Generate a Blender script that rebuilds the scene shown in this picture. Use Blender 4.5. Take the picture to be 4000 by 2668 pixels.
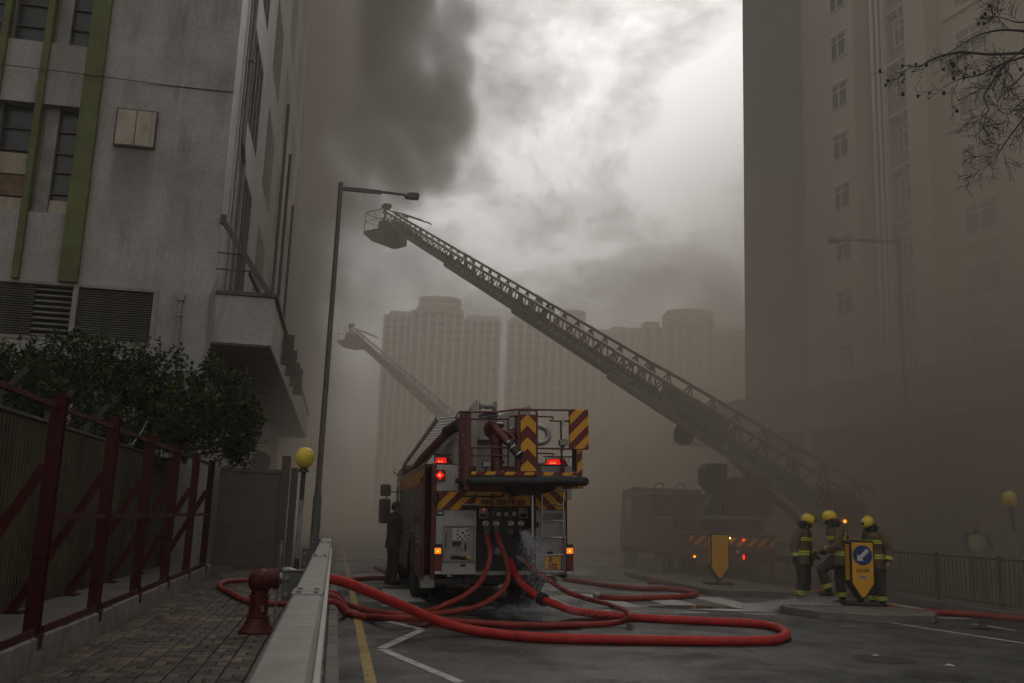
import bpy, bmesh, math, random
from mathutils import Vector, Matrix, Euler
from mathutils import noise as mnoise

for _o in list(bpy.data.objects):
    bpy.data.objects.remove(_o)
SC = bpy.context.scene
COL = SC.collection
R = math.radians
random.seed(7)

# ------------------------------------------------------------------ camera
F, PITCH, ROLL, CAMH = 3700.0, R(10.6), R(2.2), 1.5      # pixels of the 4000 px wide photograph
_f = Vector((0, math.cos(PITCH), math.sin(PITCH)))
_u0 = Vector((1, 0, 0)).cross(_f)
_r = Vector((1, 0, 0)) * math.cos(ROLL) + _u0 * math.sin(ROLL)
_u = Vector((1, 0, 0)) * -math.sin(ROLL) + _u0 * math.cos(ROLL)
EYE = Vector((0, 0, CAMH))
cam_data = bpy.data.cameras.new('camera')
cam = bpy.data.objects.new('camera', cam_data)
COL.objects.link(cam)
cam.matrix_world = Matrix(((_r.x, _u.x, -_f.x, 0), (_r.y, _u.y, -_f.y, 0), (_r.z, _u.z, -_f.z, CAMH), (0, 0, 0, 1)))
cam_data.sensor_width = 36
cam_data.lens = F / 4000 * 36
cam_data.clip_start = 0.05
cam_data.clip_end = 6000
cam_data.dof.use_dof = True
cam_data.dof.focus_distance = 17.0
cam_data.dof.aperture_fstop = 4.0
SC.camera = cam

# ------------------------------------------------------------------ sky and sun
SUN_EL, SUN_AZ = R(38), R(7)          # azimuth clockwise from +Y
world = bpy.data.worlds.new('World')
SC.world = world
world.use_nodes = True
nt = world.node_tree
nt.nodes.clear()


def _n(t, kind, **kw):
    n = t.nodes.new(kind)
    for k, v in kw.items():
        setattr(n, k, v)
    return n


def _math(t, op, a, b=None, c=None, clamp=False):
    n = t.nodes.new('ShaderNodeMath')
    n.operation = op
    n.use_clamp = clamp
    for i, v in enumerate((a, b, c)):
        if v is None:
            continue
        if isinstance(v, (int, float)):
            n.inputs[i].default_value = v
        else:
            t.links.new(v, n.inputs[i])
    return n.outputs[0]


def _mix(t, fac, a, b, blend='MIX'):
    n = t.nodes.new('ShaderNodeMix')
    n.data_type = 'RGBA'
    n.blend_type = blend
    for sock, v in ((n.inputs[0], fac), (n.inputs[6], a), (n.inputs[7], b)):
        if isinstance(v, (int, float)):
            sock.default_value = v
        elif isinstance(v, (tuple, list)):
            sock.default_value = tuple(v) + (1,) * (4 - len(v))
        else:
            t.links.new(v, sock)
    return n.outputs[2]


def _ramp(t, fac, stops, interp='LINEAR'):
    n = t.nodes.new('ShaderNodeValToRGB')
    n.color_ramp.interpolation = interp
    el = n.color_ramp.elements
    while len(el) > 1:
        el.remove(el[-1])
    for i, (p, c) in enumerate(stops):
        e = el[0] if i == 0 else el.new(p)
        e.position = p
        e.color = tuple(c) + (1,) if isinstance(c, (tuple, list)) else (c, c, c, 1)
    t.links.new(fac, n.inputs[0])
    return n.outputs[0]


def _noise(t, vec, scale, detail=3, rough=0.55, dist=0.0):
    n = t.nodes.new('ShaderNodeTexNoise')
    n.inputs['Scale'].default_value = scale
    n.inputs['Detail'].default_value = detail
    n.inputs['Roughness'].default_value = rough
    n.inputs['Distortion'].default_value = dist
    if vec is not None:
        t.links.new(vec, n.inputs['Vector'])
    return n.outputs['Fac']


sky = _n(nt, 'ShaderNodeTexSky', sky_type='NISHITA', sun_disc=False, sun_elevation=SUN_EL, sun_rotation=SUN_AZ,
         air_density=1.0, dust_density=4.0, ozone_density=1.0)
_tc = _n(nt, 'ShaderNodeTexCoord')
_sep = _n(nt, 'ShaderNodeSeparateXYZ')
nt.links.new(_tc.outputs['Generated'], _sep.inputs[0])
_zz = _math(nt, 'ADD', _math(nt, 'MAXIMUM', _sep.outputs[2], 0.0), 0.55)
_cmb = _n(nt, 'ShaderNodeCombineXYZ')
nt.links.new(_math(nt, 'DIVIDE', _sep.outputs[0], _zz), _cmb.inputs[0])
nt.links.new(_math(nt, 'DIVIDE', _sep.outputs[1], _zz), _cmb.inputs[1])
_cmb.inputs[2].default_value = 3.1
_c1 = _noise(nt, _cmb.outputs[0], 4.4, 8, 0.60, 0.15)
_c2 = _noise(nt, _cmb.outputs[0], 1.5, 2, 0.5)
_cl = _math(nt, 'ADD', _math(nt, 'MULTIPLY', _c1, 0.62), _math(nt, 'MULTIPLY', _c2, 0.38))
_cloud = _ramp(nt, _cl, [(0.38, (3.0, 3.2, 3.5)), (0.46, (6.0, 6.2, 6.5)), (0.52, (12.0, 12.0, 12.0)), (0.58, (21.0, 20.9, 20.7))])
_dot = nt.nodes.new('ShaderNodeVectorMath')                # cloud is brighter round the veiled sun
_dot.operation = 'DOT_PRODUCT'
_dot.inputs[1].default_value = (math.sin(SUN_AZ) * math.cos(SUN_EL), math.cos(SUN_AZ) * math.cos(SUN_EL), math.sin(SUN_EL))
nt.links.new(_tc.outputs['Generated'], _dot.inputs[0])
_aur = _math(nt, 'POWER', _math(nt, 'MAXIMUM', _dot.outputs['Value'], 0.0), 9.0)
_gain = _math(nt, 'ADD', 1.15, _math(nt, 'MULTIPLY', _aur, 1.0))
_cv = nt.nodes.new('ShaderNodeVectorMath')
_cv.operation = 'SCALE'
nt.links.new(_cloud, _cv.inputs[0])
nt.links.new(_gain, _cv.inputs['Scale'])
_skycol = _mix(nt, 0.9, sky.outputs[0], _cv.outputs[0])
_bg = _n(nt, 'ShaderNodeBackground')
nt.links.new(_skycol, _bg.inputs[0])
_bg.inputs[1].default_value = 0.1
_wo = _n(nt, 'ShaderNodeOutputWorld')
nt.links.new(_bg.outputs[0], _wo.inputs[0])

sun_d = bpy.data.lights.new('sun', 'SUN')
sun_d.energy = 0.9
sun_d.angle = R(25)
sun_d.color = (1.0, 0.94, 0.86)
sun = bpy.data.objects.new('sun', sun_d)
COL.objects.link(sun)
_sdir = Vector((math.sin(SUN_AZ) * math.cos(SUN_EL), math.cos(SUN_AZ) * math.cos(SUN_EL), math.sin(SUN_EL)))
sun.rotation_euler = (-_sdir).to_track_quat('-Z', 'Y').to_euler()
sun.location = (0, 0, 90)

SC.view_settings.view_transform = 'Standard'
SC.view_settings.look = 'None'
SC.view_settings.gamma = 1
SC.view_settings.exposure = -1.2
SC.render.engine = 'CYCLES'
SC.cycles.max_bounces = 6
SC.cycles.diffuse_bounces = 3
SC.cycles.glossy_bounces = 3
SC.cycles.transmission_bounces = 4
SC.cycles.transparent_max_bounces = 8
SC.cycles.volume_bounces = 2
SC.cycles.volume_max_steps = 160
SC.cycles.volume_step_rate = 1.0
SC.cycles.use_denoising = True
SC.cycles.sample_clamp_indirect = 4.0

# ------------------------------------------------------------------ geometry of the photograph
def ray(px, py):
    return _f + _r * ((px - 2000) / F) - _u * ((py - 1334) / F)


def on_ground(px, py, z=0.0):
    d = ray(px, py)
    return EYE + d * ((z - CAMH) / d.z)


def at_depth(px, py, y):
    d = ray(px, py)
    return EYE + d * (y / d.y)


class Frame:
    """Level frame turned a degrees to the left; x = lateral, y = along."""
    def __init__(s, deg, origin=(0, 0, 0)):
        s.a = R(deg)
        s.o = Vector(origin)
        s.x = Vector((math.cos(s.a), math.sin(s.a), 0))
        s.y = Vector((-math.sin(s.a), math.cos(s.a), 0))

    def w(s, x, y, z=0.0):
        return s.o + s.x * x + s.y * y + Vector((0, 0, z))

    def l(s, p):
        d = p - s.o
        return Vector((d.dot(s.x), d.dot(s.y), d.z))

    def lat(s, px, py, x):        # pixel on the plane lateral = x
        d = ray(px, py)
        return s.l(EYE + d * ((x - (EYE - s.o).dot(s.x)) / d.dot(s.x)))

    def alo(s, px, py, y):        # pixel on the plane along = y
        d = ray(px, py)
        return s.l(EYE + d * ((y - (EYE - s.o).dot(s.y)) / d.dot(s.y)))

    def gr(s, px, py, z=0.0):
        return s.l(on_ground(px, py, z))


ST = Frame(10)          # the street
RB = Frame(20)          # the buildings across the road


# ------------------------------------------------------------------ mesh builder
class MB:
    def __init__(s):
        s.v, s.f, s.m, s.cur = [], [], [], 0

    def add(s, vs, fs):
        b = len(s.v)
        s.v += [tuple(p) for p in vs]
        s.f += [tuple(i + b for i in f) for f in fs]
        s.m += [s.cur] * len(fs)
        return s

    def mat(s, i):
        s.cur = i
        return s

    def box(s, lo, hi, bev=0.0):
        x0, y0, z0 = lo
        x1, y1, z1 = hi
        if x0 > x1: x0, x1 = x1, x0
        if y0 > y1: y0, y1 = y1, y0
        if z0 > z1: z0, z1 = z1, z0
        if bev <= 0:
            return s.add([(x0, y0, z0), (x1, y0, z0), (x1, y1, z0), (x0, y1, z0), (x0, y0, z1), (x1, y0, z1), (x1, y1, z1), (x0, y1, z1)],
                         [(0, 3, 2, 1), (4, 5, 6, 7), (0, 1, 5, 4), (1, 2, 6, 5), (2, 3, 7, 6), (3, 0, 4, 7)])
        b = min(bev, (x1 - x0) * .49, (y1 - y0) * .49, (z1 - z0) * .49)
        vs, fs = [], []
        X, Y, Z = (x0, x1), (y0, y1), (z0, z1)
        idx = {}
        for i in (0, 1):
            for j in (0, 1):
                for k in (0, 1):
                    sx, sy, sz = (1, -1)[i], (1, -1)[j], (1, -1)[k]
                    for a in range(3):
                        p = [X[i] + sx * b, Y[j] + sy * b, Z[k] + sz * b]
                        p[a] = (X[i], Y[j], Z[k])[a]
                        idx[(i, j, k, a)] = len(vs)
                        vs.append(p)
        g = lambda i, j, k, a: idx[(i, j, k, a)]
        for i in (0, 1):
            q = [g(i, 0, 0, 0), g(i, 1, 0, 0), g(i, 1, 1, 0), g(i, 0, 1, 0)]
            fs.append(q if i else q[::-1])
        for j in (0, 1):
            q = [g(0, j, 0, 1), g(0, j, 1, 1), g(1, j, 1, 1), g(1, j, 0, 1)]
            fs.append(q if j else q[::-1])
        for k in (0, 1):
            q = [g(0, 0, k, 2), g(1, 0, k, 2), g(1, 1, k, 2), g(0, 1, k, 2)]
            fs.append(q if k else q[::-1])
        for i in (0, 1):
            for j in (0, 1):
                q = [g(i, j, 0, 0), g(i, j, 1, 0), g(i, j, 1, 1), g(i, j, 0, 1)]
                fs.append(q if (i == j) else q[::-1])
        for i in (0, 1):
            for k in (0, 1):
                q = [g(i, 0, k, 2), g(i, 1, k, 2), g(i, 1, k, 0), g(i, 0, k, 0)]
                fs.append(q if (i == k) else q[::-1])
        for j in (0, 1):
            for k in (0, 1):
                q = [g(0, j, k, 1), g(1, j, k, 1), g(1, j, k, 2), g(0, j, k, 2)]
                fs.append(q if (j == k) else q[::-1])
        for i in (0, 1):
            for j in (0, 1):
                for k in (0, 1):
                    q = [g(i, j, k, 0), g(i, j, k, 1), g(i, j, k, 2)]
                    fs.append(q if (i + j + k) % 2 else q[::-1])
        return s.add(vs, fs)

    def bar(s, p, q, w, h, up=(0, 0, 1), ext=0.0):
        """rectangular bar from p to q, w across, h along 'up'"""
        p, q = Vector(p), Vector(q)
        d = (q - p).normalized()
        p, q = p - d * ext, q + d * ext
        up = Vector(up)
        if abs(d.dot(up)) > .995:
            up = Vector((0, 1, 0))
        a = d.cross(up).normalized()
        b = a.cross(d).normalized()
        a, b = a * w / 2, b * h / 2
        return s.add([p - a - b, p + a - b, p + a + b, p - a + b, q - a - b, q + a - b, q + a + b, q - a + b],
                     [(0, 3, 2, 1), (4, 5, 6, 7), (0, 1, 5, 4), (1, 2, 6, 5), (2, 3, 7, 6), (3, 0, 4, 7)])

    def ring(s, c, a, b, n):
        return [c + a * math.cos(2 * math.pi * i / n) + b * math.sin(2 * math.pi * i / n) for i in range(n)]

    def cyl(s, p, q, r, r2=None, n=12, cap=True):
        p, q = Vector(p), Vector(q)
        r2 = r if r2 is None else r2
        d = (q - p).normalized()
        up = Vector((0, 0, 1)) if abs(d.z) < .9 else Vector((1, 0, 0))
        a = d.cross(up).normalized()
        b = d.cross(a).normalized()
        vs = s.ring(p, a * r, b * r, n) + s.ring(q, a * r2, b * r2, n)
        fs = [(i, (i + 1) % n, n + (i + 1) % n, n + i) for i in range(n)]
        if cap:
            fs += [tuple(range(n))[::-1], tuple(range(n, 2 * n))]
        return s.add(vs, fs)

    def tube(s, pts, r, n=8, cap=True, close=False):
        pts = [Vector(p) for p in pts]
        m = len(pts)
        rs = r if isinstance(r, (list, tuple)) else [r] * m
        vs, fs, a = [], [], None
        for i, p in enumerate(pts):
            if close:
                d = (pts[(i + 1) % m] - pts[i - 1])
            else:
                d = pts[min(i + 1, m - 1)] - pts[max(i - 1, 0)]
            d = d.normalized() if d.length > 1e-9 else Vector((0, 0, 1))
            if a is None:
                up = Vector((0, 0, 1)) if abs(d.z) < .9 else Vector((1, 0, 0))
                a = d.cross(up).normalized()
            else:
                a = (a - d * a.dot(d)).normalized()
            b = d.cross(a).normalized()
            vs += s.ring(p, a * rs[i], b * rs[i], n)
        for k in range(m if close else m - 1):
            k2 = (k + 1) % m
            fs += [(k * n + i, k * n + (i + 1) % n, k2 * n + (i + 1) % n, k2 * n + i) for i in range(n)]
        if cap and not close:
            fs += [tuple(range(n))[::-1], tuple(range((m - 1) * n, m * n))]
        return s.add(vs, fs)

    def lathe(s, prof, c=(0, 0, 0), ax=(0, 0, 1), n=16):
        """prof: (radius, height) pairs along ax from c"""
        c, ax = Vector(c), Vector(ax).normalized()
        up = Vector((1, 0, 0)) if abs(ax.x) < .9 else Vector((0, 1, 0))
        a = ax.cross(up).normalized()
        b = ax.cross(a).normalized()
        vs, fs = [], []
        for rr, h in prof:
            vs += s.ring(c + ax * h, a * max(rr, 1e-4), b * max(rr, 1e-4), n)
        for k in range(len(prof) - 1):
            fs += [(k * n + i, k * n + (i + 1) % n, (k + 1) * n + (i + 1) % n, (k + 1) * n + i) for i in range(n)]
        fs += [tuple(range(n))[::-1], tuple(range((len(prof) - 1) * n, len(prof) * n))]
        return s.add(vs, fs)

    def sphere(s, c, r, n=16, m=9, sx=1, sy=1, sz=1):
        c = Vector(c)
        vs, fs = [], []
        for j in range(m + 1):
            t = math.pi * j / m
            for i in range(n):
                p = 2 * math.pi * i / n
                vs.append(c + Vector((sx * r * math.sin(t) * math.cos(p), sy * r * math.sin(t) * math.sin(p), sz * r * math.cos(t))))
        for j in range(m):
            fs += [(j * n + i, (j + 1) * n + i, (j + 1) * n + (i + 1) % n, j * n + (i + 1) % n) for i in range(n)]
        return s.add(vs, fs)

    def prism(s, poly, p0, u, v, d):
        """polygon (a,b) pairs in plane p0 + a*u + b*v, pushed along d"""
        p0, u, v, d = Vector(p0), Vector(u), Vector(v), Vector(d)
        n = len(poly)
        vs = [p0 + u * a + v * b for a, b in poly] + [p0 + u * a + v * b + d for a, b in poly]
        fs = [tuple(range(n)), tuple(range(n, 2 * n))[::-1]]
        fs += [((i + 1) % n, i, n + i, n + (i + 1) % n) for i in range(n)]
        return s.add(vs, fs)

    def loft(s, rings, n=16):
        """rings: (centre, half-axis a, half-axis b)"""
        vs, fs = [], []
        for c, a, b in rings:
            vs += s.ring(Vector(c), Vector(a), Vector(b), n)
        for k in range(len(rings) - 1):
            fs += [(k * n + i, k * n + (i + 1) % n, (k + 1) * n + (i + 1) % n, (k + 1) * n + i) for i in range(n)]
        fs += [tuple(range(n))[::-1], tuple(range((len(rings) - 1) * n, len(rings) * n))]
        return s.add(vs, fs)

    def mesh(s, name='mesh', mats=(), smooth=False, fix=True):
        me = bpy.data.meshes.new(name)
        me.from_pydata(s.v, [], s.f)
        for m in (mats if isinstance(mats, (list, tuple)) else [mats]):
            me.materials.append(m)
        if any(s.m):
            me.polygons.foreach_set('material_index', s.m)
        if fix:
            bm = bmesh.new()
            bm.from_mesh(me)
            bmesh.ops.recalc_face_normals(bm, faces=bm.faces)
            bm.to_mesh(me)
            bm.free()
        if smooth:
            me.polygons.foreach_set('use_smooth', [True] * len(me.polygons))
            if smooth != 'all':
                me.set_sharp_from_angle(angle=R(40))
        me.update()
        return me

    def build(s, name, mats, parent=None, smooth=False, fix=True):
        me = s.mesh(name, mats, smooth, fix)
        return link(name, me, parent)


def link(name, data, parent=None, loc=None, rotz=None):
    o = bpy.data.objects.new(name, data)
    COL.objects.link(o)
    if parent is not None:
        o.parent = parent
    if loc is not None:
        o.location = loc
    if rotz is not None:
        o.rotation_euler = (0, 0, rotz)
    return o


def tag(o, label=None, cat=None, group=None, kind=None):
    for k, v in (('label', label), ('category', cat), ('group', group), ('kind', kind)):
        if v:
            o[k] = v
    return o


def thing(name, label, cat, loc=(0, 0, 0), rotz=0.0, group=None):
    o = link(name, None, None, loc, rotz)
    o.empty_display_size = .2
    return tag(o, label, cat, group)


def in_frame(name, fr, x=0, y=0, z=0, label=None, cat=None, group=None):
    o = thing(name, label, cat, fr.w(x, y, z), fr.a, group)
    return o


def structure(name, mb, mats, fr=None, parent=None, smooth=False):
    o = mb.build(name, mats, parent, smooth)
    if fr is not None and parent is None:
        o.location, o.rotation_euler = fr.o, (0, 0, fr.a)
    if parent is None:
        o['kind'] = 'structure'
    return o


def copy_tree(o, parent=None, **kw):
    c = o.copy()
    COL.objects.link(c)
    c.parent = parent
    for ch in list(o.children):
        copy_tree(ch, c)
    for k, v in kw.items():
        c[k] = v
    return c


TMP = bpy.data.scenes.new('workbench')                     # a small side scene where modifiers and letters are evaluated


def evaluated(o):
    TMP.collection.objects.link(o)
    TMP.view_layers[0].update()
    dg = TMP.view_layers[0].depsgraph
    dg.update()
    me = bpy.data.meshes.new_from_object(o.evaluated_get(dg), depsgraph=dg)
    TMP.collection.objects.unlink(o)
    return me


def text_mesh(body, size, depth=0.004, bold=0.0, squeeze=1.0):
    cu = bpy.data.curves.new('lettering', 'FONT')
    cu.body = body
    cu.size = size
    cu.extrude = depth
    cu.offset = bold
    cu.align_x = 'CENTER'
    cu.align_y = 'CENTER'
    o = bpy.data.objects.new('lettering', cu)
    me = evaluated(o)
    bpy.data.objects.remove(o)
    bpy.data.curves.remove(cu)
    if squeeze != 1.0:
        for v in me.vertices:
            v.co.x *= squeeze
    return me


def lettering(body, size, mat, parent, loc, rot, name='lettering', depth=.004, bold=0.0, squeeze=1.0):
    me = text_mesh(body, size, depth, bold, squeeze)
    me.materials.clear()
    me.materials.append(mat)
    o = link(name, me, parent)
    o.location = loc
    o.rotation_euler = rot
    return o


def bezier(pts, n=10):
    """Catmull-Rom through the points"""
    pts = [Vector(p) for p in pts]
    P = [pts[0] * 2 - pts[1]] + pts + [pts[-1] * 2 - pts[-2]]
    out = []
    for i in range(1, len(P) - 2):
        a, b, c, d = P[i - 1], P[i], P[i + 1], P[i + 2]
        for k in range(n):
            t = k / n
            out.append(((b * 2) + (c - a) * t + (a * 2 - b * 5 + c * 4 - d) * t * t + (b * 3 - a - c * 3 + d) * t ** 3) * .5)
    out.append(pts[-1])
    return out


# ------------------------------------------------------------------ materials
MATS = {}


def new_mat(name):
    m = bpy.data.materials.new(name)
    m.use_nodes = True
    t = m.node_tree
    t.nodes.clear()
    out = t.nodes.new('ShaderNodeOutputMaterial')
    b = t.nodes.new('ShaderNodeBsdfPrincipled')
    t.links.new(b.outputs[0], out.inputs[0])
    MATS[name] = m
    return m, t, b


def setc(t, sock, v):
    if isinstance(v, (int, float)):
        sock.default_value = v
    elif isinstance(v, (tuple, list)):
        sock.default_value = tuple(v) + (1,) * (4 - len(v))
    else:
        t.links.new(v, sock)


def bump(t, b, h, strength=.3, dist=.01):
    n = t.nodes.new('ShaderNodeBump')
    n.inputs['Strength'].default_value = strength
    n.inputs['Distance'].default_value = dist
    t.links.new(h, n.inputs['Height'])
    t.links.new(n.outputs[0], b.inputs['Normal'])


def objco(t):
    return t.nodes.new('ShaderNodeTexCoord').outputs['Object']


def stretch(t, v, s):
    n = t.nodes.new('ShaderNodeMapping')
    n.inputs['Scale'].default_value = s
    t.links.new(v, n.inputs['Vector'])
    return n.outputs[0]


def pm(name, col, rough=.6, metal=0.0, var=.18, scale=3.0, bmp=0.0, bscale=40, dirt=None, dirt_amt=.5, dirt_scale=2.2, streak=0.0, coat=0.0, spec=.5):
    """general painted / plastic / metal surface with uneven tone, dirt patches and streaks"""
    if name in MATS:
        return MATS[name]
    m, t, b = new_mat(name)
    co = objco(t)
    c = _mix(t, _noise(t, co, scale, 4, .6), tuple(x * (1 - var) for x in col), tuple(min(1, x * (1 + var)) for x in col))
    if dirt is not None:
        k = _ramp(t, _noise(t, co, dirt_scale, 6, .65, .4), [(.5 - .18, 0.0), (.5 + .2, 1.0)])
        c = _mix(t, _math(t, 'MULTIPLY', k, dirt_amt), c, dirt)
    if streak > 0:
        k = _ramp(t, _noise(t, stretch(t, co, (9, 9, .6)), 1.0, 5, .6), [(.45, 0.0), (.72, 1.0)])
        c = _mix(t, _math(t, 'MULTIPLY', k, streak), c, dirt or tuple(x * .35 for x in col))
    setc(t, b.inputs['Base Color'], c)
    rr = _math(t, 'ADD', rough - .1, _math(t, 'MULTIPLY', _noise(t, co, scale * 3, 3), .2), clamp=True)
    t.links.new(rr, b.inputs['Roughness'])
    b.inputs['Metallic'].default_value = metal
    b.inputs['Specular IOR Level'].default_value = spec
    if coat:
        b.inputs['Coat Weight'].default_value = coat
        b.inputs['Coat Roughness'].default_value = .15
    if bmp > 0:
        bump(t, b, _noise(t, co, bscale, 3), bmp, .01)
    return m


def glow(name, col, strength):
    m, t, b = new_mat(name)
    setc(t, b.inputs['Base Color'], tuple(x * .5 for x in col))
    setc(t, b.inputs['Emission Color'], col)
    b.inputs['Emission Strength'].default_value = strength
    b.inputs['Roughness'].default_value = .3
    return m


def stripes(name, ca, cb, period, ang, chevron=None, axes=(0, 2), duty=.5):
    """diagonal warning stripes printed on a panel (object coordinates)"""
    m, t, b = new_mat(name)
    co = objco(t)
    sp = t.nodes.new('ShaderNodeSeparateXYZ')
    t.links.new(co, sp.inputs[0])
    x, z = sp.outputs[axes[0]], sp.outputs[axes[1]]
    if chevron is not None:
        x = _math(t, 'ABSOLUTE', _math(t, 'SUBTRACT', x, chevron))
    d = _math(t, 'ADD', _math(t, 'MULTIPLY', x, math.cos(R(ang)) / period), _math(t, 'MULTIPLY', z, math.sin(R(ang)) / period))
    k = _math(t, 'GREATER_THAN', _math(t, 'FRACT', _math(t, 'ADD', d, 50.0)), duty)
    n = _noise(t, co, 9, 4)
    c = _mix(t, k, ca, cb)
    c = _mix(t, _math(t, 'MULTIPLY', n, .2), c, (.03, .022, .016))
    setc(t, b.inputs['Base Color'], c)
    b.inputs['Roughness'].default_value = .45
    return m

# ------------------------------------------------------------------ ground materials
def asphalt():
    m, t, b = new_mat('asphalt')
    co = objco(t)
    big = _noise(t, co, .35, 5, .6, .3)
    fine = _noise(t, co, 45, 3, .7)
    pat = _ramp(t, _noise(t, stretch(t, co, (1.1, .6, 1)), 2.6, 8, .72, .5), [(.44, 0.0), (.60, 1.0)])
    c = _mix(t, big, (.020, .019, .018), (.040, .038, .035))
    c = _mix(t, _math(t, 'MULTIPLY', pat, .55), c, (.15, .141, .128))
    c = _mix(t, _math(t, 'MULTIPLY', fine, .85), c, (.010, .010, .010))
    cr = t.nodes.new('ShaderNodeTexVoronoi')
    cr.feature = 'DISTANCE_TO_EDGE'
    cr.inputs['Scale'].default_value = .42
    wv = t.nodes.new('ShaderNodeVectorMath')
    wv.operation = 'ADD'
    nz = t.nodes.new('ShaderNodeTexNoise')
    nz.inputs['Scale'].default_value = 1.3
    nz.inputs['Detail'].default_value = 5
    t.links.new(co, nz.inputs['Vector'])
    t.links.new(co, wv.inputs[0])
    t.links.new(nz.outputs['Color'], wv.inputs[1])
    t.links.new(wv.outputs[0], cr.inputs['Vector'])
    k = _ramp(t, cr.outputs['Distance'], [(0.0, 1.0), (.012, 0.0)])
    c = _mix(t, _math(t, 'MULTIPLY', k, .95), c, (.008, .012, .012))
    setc(t, b.inputs['Base Color'], c)
    wet = _ramp(t, _noise(t, co, .5, 5, .6, .2), [(.40, .30), (.62, .78)])
    t.links.new(wet, b.inputs['Roughness'])
    bump(t, b, _math(t, 'ADD', fine, _math(t, 'MULTIPLY', pat, .6)), .6, .012)
    return m


def paint(name, col, wear=.46):
    m, t, b = new_mat(name)
    co = objco(t)
    k = _ramp(t, _noise(t, co, 7, 7, .75, .6), [(wear - .10, 1.0), (wear + .04, 0.0)])
    c = _mix(t, _noise(t, co, 2.2, 3), tuple(x * .7 for x in col), col)
    c = _mix(t, _math(t, 'MULTIPLY', k, .85), c, (.035, .033, .030))
    setc(t, b.inputs['Base Color'], c)
    b.inputs['Roughness'].default_value = .6
    return m


def paver_mat():
    m, t, b = new_mat('paver brick')
    oi = t.nodes.new('ShaderNodeObjectInfo')
    ge = t.nodes.new('ShaderNodeNewGeometry')
    k = _math(t, 'FRACT', _math(t, 'ADD', oi.outputs['Random'], ge.outputs['Random Per Island']))
    c = _ramp(t, k, [(0.0, (.032, .025, .018)), (.22, (.13, .088, .052)), (.45, (.23, .16, .090)), (.7, (.070, .045, .030)), (.9, (.17, .13, .085))], 'CONSTANT')
    w = t.nodes.new('ShaderNodeNewGeometry').outputs['Position']
    n1 = _noise(t, w, 1.3, 5, .6)
    c = _mix(t, _ramp(t, n1, [(.38, .75), (.62, 0.0)]), c, (.035, .031, .027))
    c = _mix(t, _math(t, 'MULTIPLY', _noise(t, w, 60, 3, .7), .5), c, (.03, .026, .022))
    setc(t, b.inputs['Base Color'], c)
    t.links.new(_ramp(t, _noise(t, w, 1.1, 4), [(.4, .38), (.6, .75)]), b.inputs['Roughness'])
    bump(t, b, _noise(t, w, 70, 3), .3, .004)
    return m


M_ASPH = asphalt()
M_WHITE = paint('worn white road paint', (.52, .51, .48))
M_YELLOW = paint('worn yellow road paint', (.42, .27, .05))
M_PAVER = paver_mat()
M_KERB = pm('kerb concrete', (.215, .19, .16), .8, var=.25, scale=4, bmp=.4, bscale=30, dirt=(.07, .062, .052), dirt_amt=.75, dirt_scale=3)
M_SLAB = pm('platform concrete', (.165, .143, .115), .8, var=.3, scale=2.2, bmp=.4, bscale=25, dirt=(.06, .055, .045), dirt_amt=.8, dirt_scale=1.6)
M_JOINT = pm('sand joint', (.035, .03, .025), .95, var=.3)
M_EARTH = pm('far ground', (.07, .065, .058), .9, var=.3, scale=.3)

# ------------------------------------------------------------------ ground and road
g = MB()
N = 24
for i in range(N):
    for j in range(N):
        x0, x1 = -1800 + 3600 * i / N, -1800 + 3600 * (i + 1) / N
        y0, y1 = -1800 + 3600 * j / N, -1800 + 3600 * (j + 1) / N
        g.add([(x0, y0, -.03), (x1, y0, -.03), (x1, y1, -.03), (x0, y1, -.03)], [(0, 1, 2, 3)])
structure('ground', g, M_EARTH, ST)

road = structure('road', MB().add([(.13, -14, 0), (12.6, -14, 0), (12.6, 170, 0), (.13, 170, 0)], [(0, 1, 2, 3)]), M_ASPH, ST)


def mark(poly, mat, name='marking'):
    me = MB().add([(x, y, .004) for x, y in poly], [tuple(range(len(poly)))])
    o = me.build(name, mat, road)
    for v in o.data.polygons:
        if v.normal.z < 0:
            o.data.flip_normals()
            break
    return o


def stroke(p, q, w, mat=None, name='marking'):
    p, q = Vector(p), Vector(q)
    d = (q - p).normalized() * 1.0
    n = Vector((-d.y, d.x)) * w / 2
    return mark([p - n, q - n, q + n, p + n], mat or M_WHITE, name)


stroke((.42, -8), (.42, 60), .105, M_YELLOW, 'yellow_line')
zz = [(1.24, 4.95), (.62, 7.0), (1.24, 9.05), (.62, 11.25), (1.24, 13.15), (.62, 14.6)]
for i in range(len(zz) - 1):
    stroke(Vector(zz[i]) + Vector((0, .03)), Vector(zz[i + 1]) - Vector((0, .05)), .115, name='zigzag_line')
for k in range(8):                                        # the crossing
    x0 = 1.35 + k * 1.32
    if x0 > 8.0:
        x0 += 2.5
    stroke((x0, 17.2), (x0, 20.0), .66, name='crossing_stripe')
for k in range(9):                                        # broken give-way lines on both sides of the crossing
    x0 = .85 + k * 1.28
    if 8.3 < x0 < 10.5:
        continue
    stroke((x0, 16.4), (x0 + .62, 16.4), .16, name='give_way_dash')
    stroke((x0, 20.8), (x0 + .62, 20.8), .16, name='give_way_dash')
stroke((9.42, 15.55), (10.05, 12.4), .10, name='centre_line')
stroke((10.05, 12.35), (10.4, 6.0), .10, name='centre_line')
for k in range(5):
    stroke((11.05 + k * .22, 15.4 - k * 1.6), (11.2 + k * .22, 14.5 - k * 1.6), .10, name='lane_dash')
for k in range(9):
    stroke((9.5, 28 + k * 6), (9.5, 31 + k * 6), .10, name='lane_dash')

# ------------------------------------------------------------------ left pavement: every paver laid
SWZ = .15
bed = structure('pavement', MB().box((-2.32, -10, -.02), (.0, 40, SWZ - .022)), M_JOINT, ST)
PL, PW, PH = .2, .1, .06


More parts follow.
